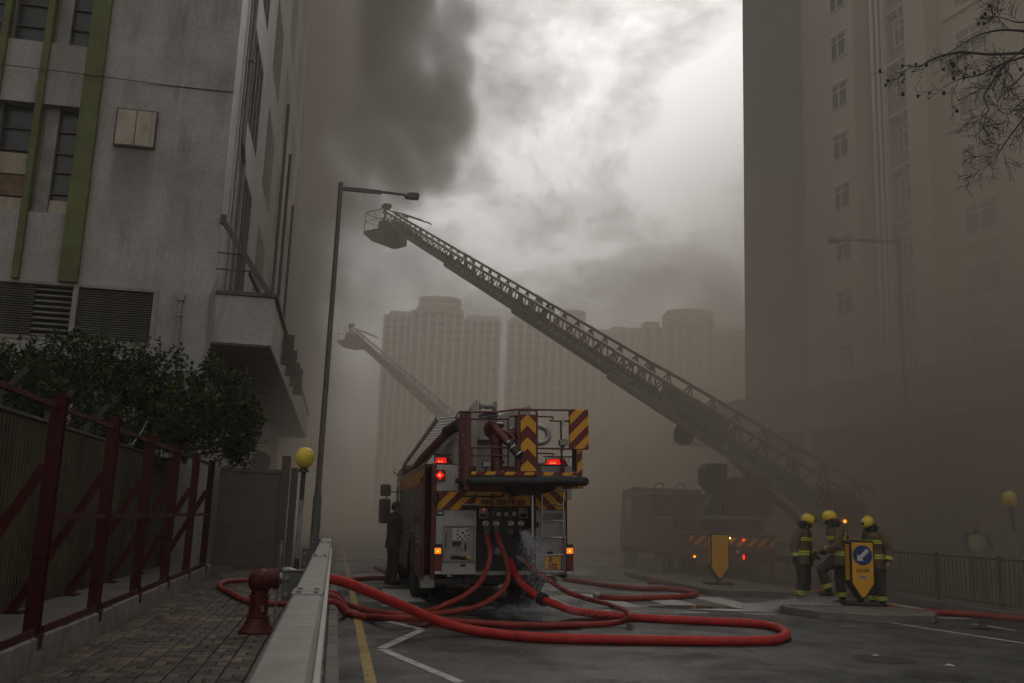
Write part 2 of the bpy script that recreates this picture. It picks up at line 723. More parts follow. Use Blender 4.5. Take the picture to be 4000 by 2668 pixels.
def paver_shape(l, w):
    b = .006
    x, y = l / 2 - .0035, w / 2 - .0035
    return MB().add([(-x, -y, -PH), (x, -y, -PH), (x, y, -PH), (-x, y, -PH), (-x, -y, -b), (x, -y, -b), (x, y, -b), (-x, y, -b),
                     (-x + b, -y + b, 0), (x - b, -y + b, 0), (x - b, y - b, 0), (-x + b, y - b, 0)],
                    [(0, 1, 5, 4), (1, 2, 6, 5), (2, 3, 7, 6), (3, 0, 4, 7), (4, 5, 9, 8), (5, 6, 10, 9), (6, 7, 11, 10), (7, 4, 8, 11), (8, 9, 10, 11)])


PS = [paver_shape(PL, PW), paver_shape(PW, PL)]
PM = [PS[0].mesh('paver', M_PAVER), PS[1].mesh('paver', M_PAVER)]
spots = []
for j in range(0, 150):
    for i in range(11):
        cx, cy = -2.2 + i * .21 - .0, 4.0 + j * .21
        if (i + j) % 2:
            spots += [(cx, cy - .0525, 0), (cx, cy + .0525, 0)]
        else:
            spots += [(cx - .0525, cy, 1), (cx + .0525, cy, 1)]
rest = MB()
own = 0


def _paver_seen(s):
    p = ST.w(s[0], s[1], SWZ) - EYE
    z = p.dot(_f)
    return z > .5 and abs(p.dot(_r) / z) < .545 and abs(p.dot(_u) / z) < .365 and s[0] < -.28 - .0 and s[1] > 7.4


spots.sort(key=lambda s: (not _paver_seen(s), s[1]))
for n, (x, y, k) in enumerate(spots):
    z = SWZ + random.uniform(-.0035, .0035)
    if n < 300:
        o = link('paver', PM[k], bed, (x, y, z))
        o.rotation_euler = (random.uniform(-.012, .012), random.uniform(-.012, .012), random.uniform(-.01, .01))
    else:
        rest.add([(vx + x, vy + y, vz + z) for vx, vy, vz in PS[k].v], PS[k].f)
tag(rest.build('pavers', M_PAVER, bed), kind='stuff')
for k in range(34):                                        # kerb along the carriageway
    y = -8 + k * 1.0
    MB().box((.003, y + .004, -.02), (.125, y + .996, SWZ + .006 + random.uniform(-.004, .004)), .012).build('kerb_stone', M_KERB, bed)

# raised platform behind the pavement, edged with long concrete blocks
plat = structure('platform', MB().box((-6.4, -6, -.02), (-2.452, 19.9, .385)), M_SLAB, ST)
for k in range(22):
    y = -1.0 + k * .95
    MB().box((-2.45, y + .005, -.02), (-2.325, y + .945, .40 + random.uniform(-.006, .006)), .018).build('kerb_block', M_KERB, plat)

# pavement across the road
far_pav = structure('far_pavement', MB().box((12.74, -10, -.02), (40, 160, .13)), M_SLAB, ST)
for k in range(40):
    y = 2 + k * 1.0
    MB().box((12.603, y + .004, -.02), (12.737, y + .996, .135 + random.uniform(-.004, .004)), .012).build('kerb_stone', M_KERB, far_pav)


# traffic islands
def island(poly, z=.125):
    o = structure('traffic_island', MB().prism([(x, y) for x, y in poly], (0, 0, -.02), (1, 0, 0), (0, 1, 0), (0, 0, z + .012)), M_SLAB, ST)
    n = len(poly)
    cx = sum(p[0] for p in poly) / n
    cy = sum(p[1] for p in poly) / n
    for i in range(n):
        a, b = Vector(poly[i]), Vector(poly[(i + 1) % n])
        L = (b - a).length
        m = max(1, round(L / 1.0))
        d = (b - a) / L
        inn = Vector((-d.y, d.x))
        if inn.dot(Vector((cx, cy)) - a) < 0:
            inn = -inn
        for k in range(m):
            p, q = a + d * (L * k / m + .006), a + d * (L * (k + 1) / m - .006)
            h = z + random.uniform(-.004, .004)
            po = [p - inn * .004, q - inn * .004, q + inn * .15, p + inn * .15]
            pt = [p + inn * .02, q + inn * .02, q + inn * .15, p + inn * .15]
            vs = [(v.x, v.y, -.02) for v in po] + [(v.x, v.y, h - .03) for v in po[:2]] + [(po[2].x, po[2].y, h), (po[3].x, po[3].y, h)] + [(v.x, v.y, h) for v in pt[:2]]
            MB().add(vs, [(0, 1, 5, 4), (4, 5, 9, 8), (8, 9, 6, 7), (1, 2, 6, 9, 5), (3, 0, 4, 8, 7), (2, 3, 7, 6), (0, 3, 2, 1)]).build('kerb_stone', M_KERB, o)
    return o


island([(8.12, 16.75), (8.35, 15.75), (9.2, 15.3), (10.35, 15.45), (10.85, 16.1), (10.9, 17.05), (8.3, 17.05)])
island([(8.3, 20.4), (10.8, 20.4), (10.8, 27), (8.3, 27)])

# ------------------------------------------------------------------ tiled building on the left
def mosaic(name, base, stains=()):
    m, t, b = new_mat(name)
    co = objco(t)
    sp = t.nodes.new('ShaderNodeSeparateXYZ')
    t.links.new(co, sp.inputs[0])
    x = _math(t, 'ADD', sp.outputs[0], sp.outputs[1])
    z = sp.outputs[2]
    cb = t.nodes.new('ShaderNodeCombineXYZ')
    t.links.new(x, cb.inputs[0])
    t.links.new(z, cb.inputs[1])
    br = t.nodes.new('ShaderNodeTexBrick')
    br.offset = 0.0
    br.inputs['Scale'].default_value = 1.0
    br.inputs['Brick Width'].default_value = .052
    br.inputs['Row Height'].default_value = .052
    br.inputs['Mortar Size'].default_value = .005
    br.inputs['Color1'].default_value = tuple(v * 1.05 for v in base) + (1,)
    br.inputs['Color2'].default_value = tuple(v * .85 for v in base) + (1,)
    br.inputs['Mortar'].default_value = tuple(v * .68 for v in base) + (1,)
    t.links.new(cb.outputs[0], br.inputs['Vector'])
    c = br.outputs['Color']
    grime = _ramp(t, _noise(t, co, .55, 6, .65, .5), [(.36, 0.0), (.66, 1.0)])
    c = _mix(t, _math(t, 'MULTIPLY', grime, .5), c, (.16, .135, .105))
    strk = _math(t, 'MULTIPLY', _ramp(t, _noise(t, stretch(t, co, (2.4, 2.4, .22)), 1.0, 6, .7, .5), [(.47, 0.0), (.70, 1.0)]), _ramp(t, _noise(t, co, .8, 3, .6), [(.40, 0.0), (.60, 1.3)]))
    c = _mix(t, _math(t, 'MULTIPLY', strk, .62), c, (.12, .10, .078))
    spots = _ramp(t, _noise(t, co, 3.4, 4, .6), [(.70, 0.0), (.76, 1.0)])
    c = _mix(t, _math(t, 'MULTIPLY', spots, .5), c, (.09, .065, .05))
    wob = _math(t, 'MULTIPLY', _math(t, 'SUBTRACT', _noise(t, stretch(t, co, (5, 5, .8)), 1.0, 4), .5), .5)
    for (x0, x1, z0, z1, amt, colr) in stains:          # run-off below fittings
        cx, hw = (x0 + x1) / 2, (x1 - x0) / 2
        dx = _math(t, 'ABSOLUTE', _math(t, 'SUBTRACT', sp.outputs[0], cx))
        kx = t.nodes.new('ShaderNodeMapRange')
        kx.inputs[1].default_value, kx.inputs[2].default_value = hw * 1.15, hw * .7
        t.links.new(_math(t, 'ADD', dx, _math(t, 'MULTIPLY', wob, .5)), kx.inputs[0])
        kz = t.nodes.new('ShaderNodeMapRange')
        kz.inputs[1].default_value, kz.inputs[2].default_value = z0, z1
        t.links.new(_math(t, 'ADD', z, wob), kz.inputs[0])
        kt = _math(t, 'LESS_THAN', z, z1 + .02)
        k = _math(t, 'MULTIPLY', _math(t, 'MULTIPLY', kx.outputs[0], kz.outputs[0]), _math(t, 'MULTIPLY', kt, amt))
        c = _mix(t, k, c, colr)
    setc(t, b.inputs['Base Color'], c)
    b.inputs['Roughness'].default_value = .5
    bump(t, b, br.outputs['Fac'], -.25, .004)
    return m


M_MOS = mosaic('mosaic tile', (.46, .435, .395), [(-5.12, -4.28, 6.6, 8.86, .8, (.13, .10, .07)), (-4.35, -4.0, 9.9, 13.5, .45, (.18, .14, .10)), (-5.3, -4.6, 10.9, 13.6, .5, (.18, .14, .10)),
                                                (-6.5, -5.9, 8.0, 11.02, .5, (.17, .14, .10)), (-3.9, -3.4, 6.1, 8.4, .35, (.2, .16, .12))])
M_GREEN = pm('green tile', (.125, .14, .022), .6, var=.25, scale=2.5, dirt=(.06, .055, .02), dirt_amt=.7, dirt_scale=1.4, streak=.4)
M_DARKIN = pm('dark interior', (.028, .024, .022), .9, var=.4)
M_LOUV = pm('louvre aluminium', (.36, .34, .30), .5, metal=.3, var=.2, dirt=(.10, .085, .065), dirt_amt=.6, dirt_scale=3)
M_FRAMEW = pm('painted frame', (.33, .31, .27), .6, var=.2, dirt=(.10, .08, .06), dirt_amt=.6)
M_BOARD = pm('weathered cream board', (.50, .44, .34), .7, var=.15, dirt=(.24, .17, .10), dirt_amt=.55, dirt_scale=3, streak=.5)
M_RUST = pm('rusty board', (.13, .075, .04), .85, var=.5, scale=8, dirt=(.34, .24, .13), dirt_amt=.7, dirt_scale=6)
M_STEEL = pm('dark steel', (.085, .08, .075), .55, metal=.5, var=.3, dirt=(.12, .07, .045), dirt_amt=.4)
M_PIPE = pm('grey pipe', (.30, .285, .26), .55, var=.25, dirt=(.12, .09, .07), dirt_amt=.5)
M_SOFFIT = pm('soffit paint', (.20, .185, .165), .8, var=.25, dirt=(.09, .08, .07), dirt_amt=.6)
M_GLASS = pm('dusty dark glass', (.045, .045, .045), .22, var=.4, spec=.6)

bl = in_frame('tiled_building', ST, 0, 0, 0, 'grimy white mosaic-tiled building with green tiled piers and louvres', 'building')
FL = 3.71
W0, WT = 20.0, .45
ZW = [(7.29 + k * FL, 9.63 + k * FL) for k in range(0, 6)]
# walls as panels round the openings
w = MB()
w.box((-5.62, W0, 5.83), (-2.8, W0 + WT, 31))                     # right of the wide pier, above louvres
w.box((-3.9, W0, 0), (-2.8, W0 + WT, 5.83))
w.box((-30, W0, 0), (-3.9, W0 + WT, 4.70))
w.box((-30, W0, 5.83), (-5.62, W0 + WT, 7.29))
for k, (a, b_) in enumerate(ZW):
    top = ZW[k + 1][0] if k + 1 < len(ZW) else 31
    w.box((-30, W0, b_), (-5.62, W0 + WT, top))
w.box((-2.8 - WT, W0 + WT, 0), (-2.8, 45, 5.9))                    # side wall, below first floor
w.build('wall', M_MOS, bl)
# side wall above with window openings
sw = MB()
sy = [(22.55, 25.4), (27.6, 30.4), (32.6, 35.4), (37.6, 40.4), (42.6, 44.9)]
ys = [W0 + WT] + [v for p in sy for v in p] + [45.6]
for i in range(0, len(ys), 2):
    sw.box((-2.8 - WT, ys[i], 5.9), (-2.803, ys[i + 1], 31))
for (a, b_) in sy:
    z = 5.9
    for (za, zb) in [(6.6, 9.75), (10.9, 13.4), (14.6, 17.1), (18.3, 20.8), (22, 24.5)]:
        sw.box((-2.8 - WT, a, z), (-2.803, b_, za))
        z = zb
    sw.box((-2.8 - WT, a, z), (-2.803, b_, 31))
sw.build('side_wall', M_MOS, bl)
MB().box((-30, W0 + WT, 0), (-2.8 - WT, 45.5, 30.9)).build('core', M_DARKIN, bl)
for (a, b_) in sy[:3]:
    for (za, zb) in [(6.6, 9.75), (10.9, 13.4), (14.6, 17.1)]:
        o = MB().box((-2.93, a + .04, za + .04), (-2.87, b_ - .04, zb - .04)).build('window', M_GLASS, bl)
        f = MB()
        n = 4
        for i in range(n + 1):
            y = a + (b_ - a) * i / n
            f.box((-2.88, y - .035, za), (-2.82, y + .035, zb))
        f.box((-2.88, a, za), (-2.822, b_, za + .07)).box((-2.88, a, zb - .07), (-2.822, b_, zb))
        f.build('frame', M_STEEL, o)
# piers
for (x0, x1, d) in ((-5.83, -5.46, .12), (-6.71, -6.57, .10), (-7.55, -7.42, .10), (-8.45, -8.32, .10), (-9.35, -9.22, .1)):
    MB().box((x0, W0 - d, 5.86), (x1, W0 + .2, 30.8), .012).build('green_pier', M_GREEN, bl)
# recessed windows between piers: dark panes with cross bars, patched boards below
px = [-9.22, -8.45, -8.32, -7.55, -7.42, -6.71, -6.57, -5.83]
for k, (za, zb) in enumerate(ZW[:3]):
    for c in range(4):
        x0, x1 = px[2 * c] - .0, px[2 * c + 1]
        wn = MB().box((x0 - .1, W0 + .30, za - .05), (x1 + .1, W0 + .36, zb + .05)).build('window', M_GLASS, bl)
        for i in range(1, 5):
            zz_ = za + (zb - za) * i / 5 + random.uniform(-.03, .03)
            MB().box((x0, W0 + .24, zz_ - .022), (x1, W0 + .30, zz_ + .022)).build('crossbar', M_STEEL, wn)
        MB().box((x0 - .06, W0 + .14, za), (x0 + .02, W0 + .30, zb)).build('jamb', M_FRAMEW, wn)
    MB().box((-6.54, W0 + .16, za + .02), (-6.28, W0 + .34, zb)).build('mullion', M_FRAMEW, bl)
za = ZW[0][0]
MB().box((-7.34, W0 + .20, za + .83), (-6.73, W0 + .235, za + 1.28)).build('board', M_BOARD, bl)
MB().box((-7.38, W0 + .20, za + .36), (-6.76, W0 + .235, za + .80)).build('rusty_board', M_RUST, bl)
MB().box((-7.40, W0 + .20, za + .01), (-6.75, W0 + .235, za + .32)).build('board', M_BOARD, bl)
MB().box((-6.27, W0 + .20, za + .01), (-5.85, W0 + .235, za + .33)).build('board', M_BOARD, bl)
# louvre bank: every slat
lb = MB().box((-8.4, W0 + .30, 4.72), (-3.92, W0 + .36, 5.82)).build('louvre_bank', M_DARKIN, bl)
lf = MB()
for x in (-8.42, -5.48, -3.93):
    lf.box((x - .05, W0 - .02, 4.68), (x + .05, W0 + .2, 5.84))
lf.box((-8.4, W0 - .022, 5.79), (-3.9, W0 + .2, 5.85)).box((-8.4, W0 - .022, 4.66), (-3.9, W0 + .2, 4.72))
lf.build('louvre_frame', M_FRAMEW, lb)


def slat_mesh(L, h):
    return MB().prism([(-.0, 0), (.09, h), (.10, h), (.012, -.012)], (0, 0, 0), (0, 1, 0), (0, 0, 1), (L, 0, 0)).mesh('slat', M_LOUV)


for (x0, x1, n, h) in ((-8.36, -6.27, 21, .032), (-6.25, -5.54, 9, .05), (-5.42, -3.99, 21, .032)):
    me = slat_mesh(x1 - x0, h)
    for i in range(n):
        link('slat', me, lb, (x0, W0 + .01, 4.735 + (5.78 - 4.735) * (i + .15) / n))
# access panel
ap = MB().box((-5.11, W0 - .05, 8.86), (-4.28, W0 + .01, 9.70)).build('access_panel', M_STEEL, bl)
MB().box((-5.08, W0 - .075, 8.89), (-4.705, W0 - .05, 9.67), .008).build('panel_leaf', M_BOARD, ap)
MB().box((-4.69, W0 - .075, 8.89), (-4.31, W0 - .05, 9.67), .008).build('panel_leaf', M_BOARD, ap)
# pipes, cable, conduit
MB().tube(bezier([(-9.5, W0 - .03, 10.36), (-7.42, W0 - .135, 10.33), (-5.6, W0 - .14, 10.315), (-4.2, W0 - .02, 10.33), (-2.79, W0 - .02, 10.34)], 6), .011, 5).build('cable', M_STEEL, bl)
MB().cyl((-3.43, W0 - .04, 3.2), (-3.43, W0 - .04, 5.72), .03, n=8).box((-3.49, W0 - .09, 5.66), (-3.37, W0, 5.80)).box((-3.48, W0 - .08, 5.33), (-3.38, W0, 5.37)).build('downpipe', M_PIPE, bl)
for dx in (0, .06):
    MB().tube([(-2.75 + dx * .3, W0 - .03, 6.18), (-2.80 + dx, W0 - .04, 6.0), (-2.88 + dx, W0 - .04, 5.75), (-2.84 + dx, W0 - .04, 4.85), (-2.87 + dx, W0 - .04, 3.6)], .018, 6).build('conduit', M_PIPE, bl)
MB().tube([(-2.74, 21.9, 31), (-2.74, 21.9, 9.9), (-2.74, 22.4, 9.6), (-2.74, 22.4, 6.0)], .055, 8).box((-2.8, 21.8, 12.0), (-2.66, 22.0, 12.06)).build('drainpipe', M_PIPE, bl)
MB().tube([(-2.75, 21.3, 31), (-2.75, 21.3, 6.0)], .03, 6).build('drainpipe', M_PIPE, bl)
# canopy beam over the pavement
cn = MB().box((-2.795, W0, 4.85), (-1.57, 45, 5.86)).build('canopy', M_MOS, bl)
MB().box((-2.79, W0 - .04, 5.862), (-1.50, 45, 5.95), .01).build('coping', M_STEEL, cn)
MB().box((-2.78, W0 + .03, 4.81), (-1.60, 45, 4.848)).build('soffit', M_SOFFIT, cn)
for (y, h) in ((23.7, .68), (25.7, .62), (27.8, .62), (29.9, .75)):
    MB().box((-1.56, y, 5.02), (-1.30, y + .10, 5.10 + h), .01).build('fin_board', M_STEEL, cn)
for (y, z) in ((20.45, 10.4), (22.2, 9.9), (24.6, 9.4)):
    MB().cyl((-1.66, y, 5.94), (-1.66, y, z), .035, n=8).build('pole', M_STEEL, cn)
# steel stay with rods over the canopy
sb = MB().bar((-2.76, W0 - .06, 7.45), (-1.70, W0 - .06, 5.96), .09, .11).box((-2.80, W0 - .12, 7.36), (-2.68, W0, 7.55)).build('stay', M_STEEL, bl)
for (x, z) in ((-2.25, 6.735), (-2.02, 6.385)):
    MB().cyl((-2.8, W0 - .06, z), (x, W0 - .06, z), .018, n=6).build('rod', M_STEEL, sb)
MB().bar((-2.35, W0 + 2.2, 6.9), (-1.75, W0 + 4.6, 5.96), .07, .09).build('stay', M_STEEL, bl)

# low rendered wall with gate piers under the canopy
lw = in_frame('boundary_wall', ST, 0, 0, SWZ, 'low dark rendered wall under the tiled canopy, ending in two piers', 'wall')
M_REND = pm('grey render', (.16, .145, .125), .85, var=.25, dirt=(.06, .052, .045), dirt_amt=.6)
M_PIER = pm('brown pier', (.13, .085, .065), .8, var=.25, dirt=(.05, .04, .03), dirt_amt=.5)
MB().box((-2.79, 24, -.02), (-1.37, 24.25, 2.22)).build('wall_panel', M_REND, lw)
MB().box((-2.79, 23.95, 2.22), (-1.37, 24.3, 2.32), .01).build('coping', M_REND, lw)
MB().box((-1.37, 23.92, -.02), (-1.16, 24.2, 2.66), .01).build('pier', M_PIER, lw)
MB().box((-1.15, 24.35, -.02), (-.98, 24.6, 2.40), .01).build('pier', M_PIER, lw)
MB().cyl((-1.88, 23.98, 2.50), (-1.88, 24.05, 2.50), .24, n=20).cyl((-1.88, 24.0, 2.2), (-1.88, 24.02, 2.5), .03, n=6).build('round_plate', M_REND, lw)

# ------------------------------------------------------------------ ribbed hoarding and red frame on the platform
M_HOARD = pm('stained ribbed sheet', (.105, .082, .050), .85, spec=.1, var=.3, scale=1.6, dirt=(.05, .042, .030), dirt_amt=.75, dirt_scale=1.3, streak=.85)
hd = in_frame('ribbed_hoarding', ST, 0, 0, .385, 'stained brown ribbed sheet hoarding behind the red steel frame', 'hoarding')
for k in range(19):
    y0 = 2.0 + k * .95
    mb = MB()
    nr = 9
    pf = []
    for i in range(nr):
        y = y0 + .945 * i / nr
        s = .945 / nr
        pf += [(0, y), (0, y + s * .30), (.032, y + s * .42), (.032, y + s * .80), (0, y + s * .95)]
    pf.append((0, y0 + .945))
    n = len(pf)
    top = 1.94 + random.uniform(-.012, .012)
    mb.add([(-3.2 + a, b_, 0) for a, b_ in pf] + [(-3.2 + a, b_, top) for a, b_ in pf] + [(-3.26, y0, 0), (-3.26, y0 + .945, 0), (-3.26, y0, top), (-3.26, y0 + .945, top)],
           [(i, i + 1, n + i + 1, n + i) for i in range(n - 1)] + [(2 * n, 2 * n + 2, 2 * n + 3, 2 * n + 1), tuple(range(n, 2 * n)) + (2 * n + 3, 2 * n + 2)])
    mb.build('sheet', M_HOARD, hd)
MB().box((-3.27, 2.0, 1.955), (-3.15, 19.9, 1.985)).build('capping', M_STEEL, hd)
M_BLACK = pm('black painted steel', (.022, .020, .019), .5, var=.3)
for y in (9.9, 11.6, 13.3):
    MB().bar((-3.3, y, 1.4), (-3.3, y, 2.12), .07, .07).bar((-3.3, y, 2.09), (-3.08, y + .05, 2.40), .06, .06).build('arm_post', M_BLACK, hd)

M_RED = pm('dull red oxide paint', (.060, .0075, .006), .7, spec=.15, var=.3, scale=4, dirt=(.05, .02, .016), dirt_amt=.6, dirt_scale=5, bmp=.15, bscale=60)
fr = in_frame('red_steel_frame', ST, 0, 0, .395, 'row of dark red steel posts with raking braces along the platform kerb', 'steel frame')
PY = [4.55, 6.63, 8.71, 10.79, 12.87, 14.95, 17.03, 19.11]


def hsec(b_, h, tf, tw):
    return [(-b_, -h), (b_, -h), (b_, -h + tf), (tw, -h + tf), (tw, h - tf), (b_, h - tf), (b_, h), (-b_, h), (-b_, h - tf), (-tw, h - tf), (-tw, -h + tf), (-b_, -h + tf)]


for y in PY:
    hp = 1.985 + random.uniform(-.01, .02)
    po = MB().prism(hsec(.055, .06, .012, .006), (-2.40, y, 0), (1, 0, 0), (0, 1, 0), (0, 0, hp)).build('post', M_RED, fr)
    MB().box((-2.46, y - .07, hp - .004), (-2.335, y + .07, hp + .012)).build('cap_plate', M_RED, po)
    MB().box((-2.50, y - .09, 0), (-2.317, y + .09, .016)).box((-2.330, y - .05, -.10), (-2.316, y + .05, 0.016)).build('base_plate', M_RED, po)
    MB().bar((-2.455, y - .02, 1.40), (-3.13, y - .2, .01), .085, .085).build('brace', M_RED, fr)
    MB().box((-3.16, y - .32, 0), (-3.0, y - .10, .015)).build('foot_plate', M_RED, fr)
for i in range(len(PY) - 1):
    a, b_ = PY[i] + .057, PY[i + 1] - .057
    MB().box((-2.42, a, 1.885), (-2.38, b_, 1.925)).build('top_rail', M_RED, fr)
    if i >= 2:
        MB().box((-2.37, a, .95), (-2.362, b_, 1.0)).box((-2.40, a, .992), (-2.362, b_, 1.0)).build('mid_rail', M_RED, fr)
    MB().box((-2.36, a + .06, .015), (-2.34, b_ - .06, .075)).build('bottom_rail', M_RED, fr)

# ------------------------------------------------------------------ guard rail beside the camera
M_GALV = pm('galvanised steel', (.40, .385, .36), .45, metal=.7, var=.22, scale=5, dirt=(.13, .11, .09), dirt_amt=.6, dirt_scale=5, bmp=.12, streak=.25)
M_GALVD = pm('dull grey post', (.16, .165, .16), .6, metal=.4, var=.25, dirt=(.08, .07, .06), dirt_amt=.5)
M_EBLK0 = pm('dark joint', (.02, .02, .02), .8)
gr = in_frame('guard_rail', ST, 0, 0, SWZ, 'grey galvanised steel guard rail along the kerb', 'guard rail')
RT = 1.1 - SWZ
mb = MB()
prof = [(-.185, RT - .015), (-.17, RT), (-.045, RT), (-.03, RT - .015), (-.03, RT - .085), (-.045, RT - .09), (-.045, RT - .02), (-.17, RT - .02), (-.17, RT - .09), (-.185, RT - .085)]
mb.prism(prof, (0, -3, 0), (1, 0, 0), (0, 0, 1), (0, 18.2, 0))
mb.build('top_beam', M_GALV, gr)
prof2 = [(-.055, RT - .12), (-.012, RT - .135), (-.012, RT - .20), (-.04, RT - .215), (-.04, RT - .265), (-.012, RT - .28), (-.012, RT - .335), (-.055, RT - .35), (-.06, RT - .345), (-.022, RT - .33), (-.022, RT - .285), (-.05, RT - .27), (-.05, RT - .21), (-.022, RT - .195), (-.022, RT - .14), (-.06, RT - .125)]
MB().prism(prof2, (0, -3, 0), (1, 0, 0), (0, 0, 1), (0, 18.0, 0)).build('side_beam', M_GALV, gr)
for y in (5.0, 9.0, 13.0):                                # splices in the top beam
    sl = MB().box((-.182, y - .16, RT + .0005), (-.033, y + .16, RT + .006)).build('splice_plate', M_GALV, gr)
    MB().box((-.1835, y - .004, RT - .06), (-.0305, y + .004, RT + .0072)).build('joint', M_EBLK0, sl)
    for (dx, dy) in ((-.15, -.11), (-.065, -.11), (-.15, .11), (-.065, .11)):
        MB().lathe([(.013, 0), (.013, .006), (.009, .009)], (dx, y + dy, RT + .005), (0, 0, 1), 8).build('bolt', M_GALVD, sl)
for y in (-1.0, 3.0, 7.0, 11.0, 15.0):
    ps = MB().prism(hsec(.05, .05, .008, .005), (-.125, y, -.17), (1, 0, 0), (0, 1, 0), (0, 0, RT + .075)).build('post', M_GALVD, gr)
    if y < 5:
        continue
    MB().box((-.33, y - .06, RT - .22), (-.187, y - .045, RT - .01)).box((-.33, y + .045, RT - .22), (-.187, y + .06, RT - .01)).box((-.33, y - .06, RT - .03), (-.187, y + .06, RT - .012)).build('bracket', M_GALVD, ps)
    for dz in (-.06, -.17):
        MB().cyl((-.30, y - .085, RT + dz), (-.30, y + .085, RT + dz), .016, n=6).build('bolt', M_GALV, ps)

# ------------------------------------------------------------------ beacon, lamp post, hydrant
M_AMBER = pm('yellow globe', (.75, .56, .05), .42, var=.12, scale=3, dirt=(.28, .18, .03), dirt_amt=.35, dirt_scale=4)
M_BANDW = pm('chipped pale band', (.34, .335, .32), .6, var=.2, dirt=(.035, .035, .035), dirt_amt=.8, dirt_scale=6)
M_BANDB = pm('black band', (.020, .020, .021), .5, var=.3, dirt=(.09, .09, .085), dirt_amt=.3, dirt_scale=9)


def beacon(fr_, x, y, z, label, lean=(0, 0)):
    o = in_frame('belisha_beacon', fr_, x, y, z, label, 'crossing beacon', 'crossing beacons')
    o.rotation_euler = (lean[0], lean[1], fr_.a)
    MB().lathe([(.0, 2.01), (.05, 2.015), (.10, 2.05), (.137, 2.11), (.152, 2.18), (.146, 2.235), (.12, 2.295), (.08, 2.33), (.03, 2.347), (0, 2.35)], n=24).build('globe', M_AMBER, o, True)
    MB().lathe([(.06, 1.95), (.075, 1.955), (.078, 1.995), (.05, 2.02)], n=16).build('collar', M_BANDB, o, True)
    zz_ = [0.30, .62, 1.02, 1.52, 1.96]
    for i in range(4):
        MB().cyl((0, 0, zz_[i]), (0, 0, zz_[i + 1]), .041 - i * .001, n=14).build('band', (M_BANDB, M_BANDW, M_BANDW, M_BANDB)[i], o, True)
    MB().lathe([(.085, -.03), (.085, .20), (.075, .27), (.05, .31)], n=14).build('base', M_BANDB, o, True)
    return o


beacon(ST, -.54, 15.5, SWZ, 'yellow globe beacon on a black and grey banded pole beside the guard rail')

M_LAMP = pm('grey lamp post', (.13, .13, .12), .55, metal=.3, var=.2, dirt=(.07, .065, .06), dirt_amt=.4)
M_LENS = pm('lamp lens', (.25, .25, .24), .25, var=.1)


def street_lamp(fr_, x, y, z, h, arm, label, side=1, rot=0.0):
    o = in_frame('street_lamp', fr_, x, y, z, label, 'street lamp', 'street lamps')
    o.rotation_euler = (0, 0, fr_.a + rot)
    MB().lathe([(.15, -.02), (.15, .03), (.105, .05), (.105, 1.70), (.075, 1.80)], n=12).build('base_sleeve', M_LAMP, o, True)
    MB().cyl((0, 0, 1.78), (0, 0, h), .074, .058, n=12).build('pole', M_LAMP, o, True)
    MB().bar((side * .03, 0, h - .16), (side * arm * .52, 0, h - .165), .07, .10).cyl((side * arm * .5, 0, h - .15), (side * (arm - .34), 0, h - .165), .035, n=8).build('arm', M_LAMP, o)
    hx = side * arm
    hd_ = MB().prism([(-.36, -.05), (-.30, .02), (-.20, .055), (0, .05), (.02, -.02), (0, -.075), (-.3, -.075)], (hx, -.12, h - .17), (side, 0, 0), (0, 0, 1), (0, .24, 0)).build('lamp_head', M_LAMP, o)
    MB().box((hx - side * .28, -.09, h - .262), (hx - side * .04, .09, h - .246)).build('lens', M_LENS, hd_)
    MB().box((.06, -.06, .9), (.115, .06, 1.3)).build('hatch', M_LAMP, o)
    return o


street_lamp(ST, -.455, 24, SWZ, 9.80, 2.03, 'tall grey street lamp beside the guard rail, arm over the road')

M_HYD = pm('hydrant red', (.095, .006, .005), .5, var=.3, scale=5, dirt=(.03, .010, .008), dirt_amt=.6, dirt_scale=7, spec=.3, bmp=.1, bscale=50)
hy = in_frame('fire_hydrant', ST, -.77, 11.28, SWZ, 'red cast iron fire hydrant with a round head and numeral on the barrel', 'fire hydrant')
MB().lathe([(.215, -.02), (.215, .02), (.20, .035), (.165, .075), (.138, .14), (.126, .17), (.134, .175), (.134, .20), (.12, .205), (.116, .24), (.110, .41), (.12, .415), (.12, .435), (.104, .44), (.10, .49)], n=26).build('barrel', M_HYD, hy, True)
hb = MB().sphere((0, 0, .60), .150, 24, 14).build('head', M_HYD, hy, True)
MB().lathe([(.115, .05), (.115, .15), (.128, .152), (.128, .215), (.10, .22)], (0, 0, .63), (1, 0, .03), 22).build('outlet', M_HYD, hb, True)
MB().lathe([(.07, .22), (.07, .26), (.056, .265), (.056, .30)], (0, 0, .635), (1, 0, .03), 16).build('coupling', M_GALV, hb, True)
MB().lathe([(.085, .11), (.08, .136), (.062, .14), (.056, .152), (.034, .156), (.028, .167), (0, .17)], (0, 0, .61), (-.15, -1, 0), 18).build('boss', M_HYD, hb, True)
M_GOLD = pm('gold paint', (.42, .26, .04), .5, var=.3)
lettering('2', .085, M_GOLD, hy, (.05, -.104, .285), (R(90), 0, R(26)), depth=.012, bold=.002)
hy.scale = (.93, .93, .93)
vk = in_frame('valve_key', ST, -.61, 11.75, SWZ, 'thin grey steel valve key standing upright behind the red hydrant', 'valve key')
MB().cyl((0, 0, -.02), (.01, 0, .85), .013, n=8).build('shaft', M_GALV, vk)
MB().lathe([(.022, .80), (.022, .93), (.016, .935), (.016, .965), (.02, .97), (.02, .99), (0, .995)], (0.01, 0, 0), (0, 0, 1), 10).build('socket', M_GALV, vk, True)

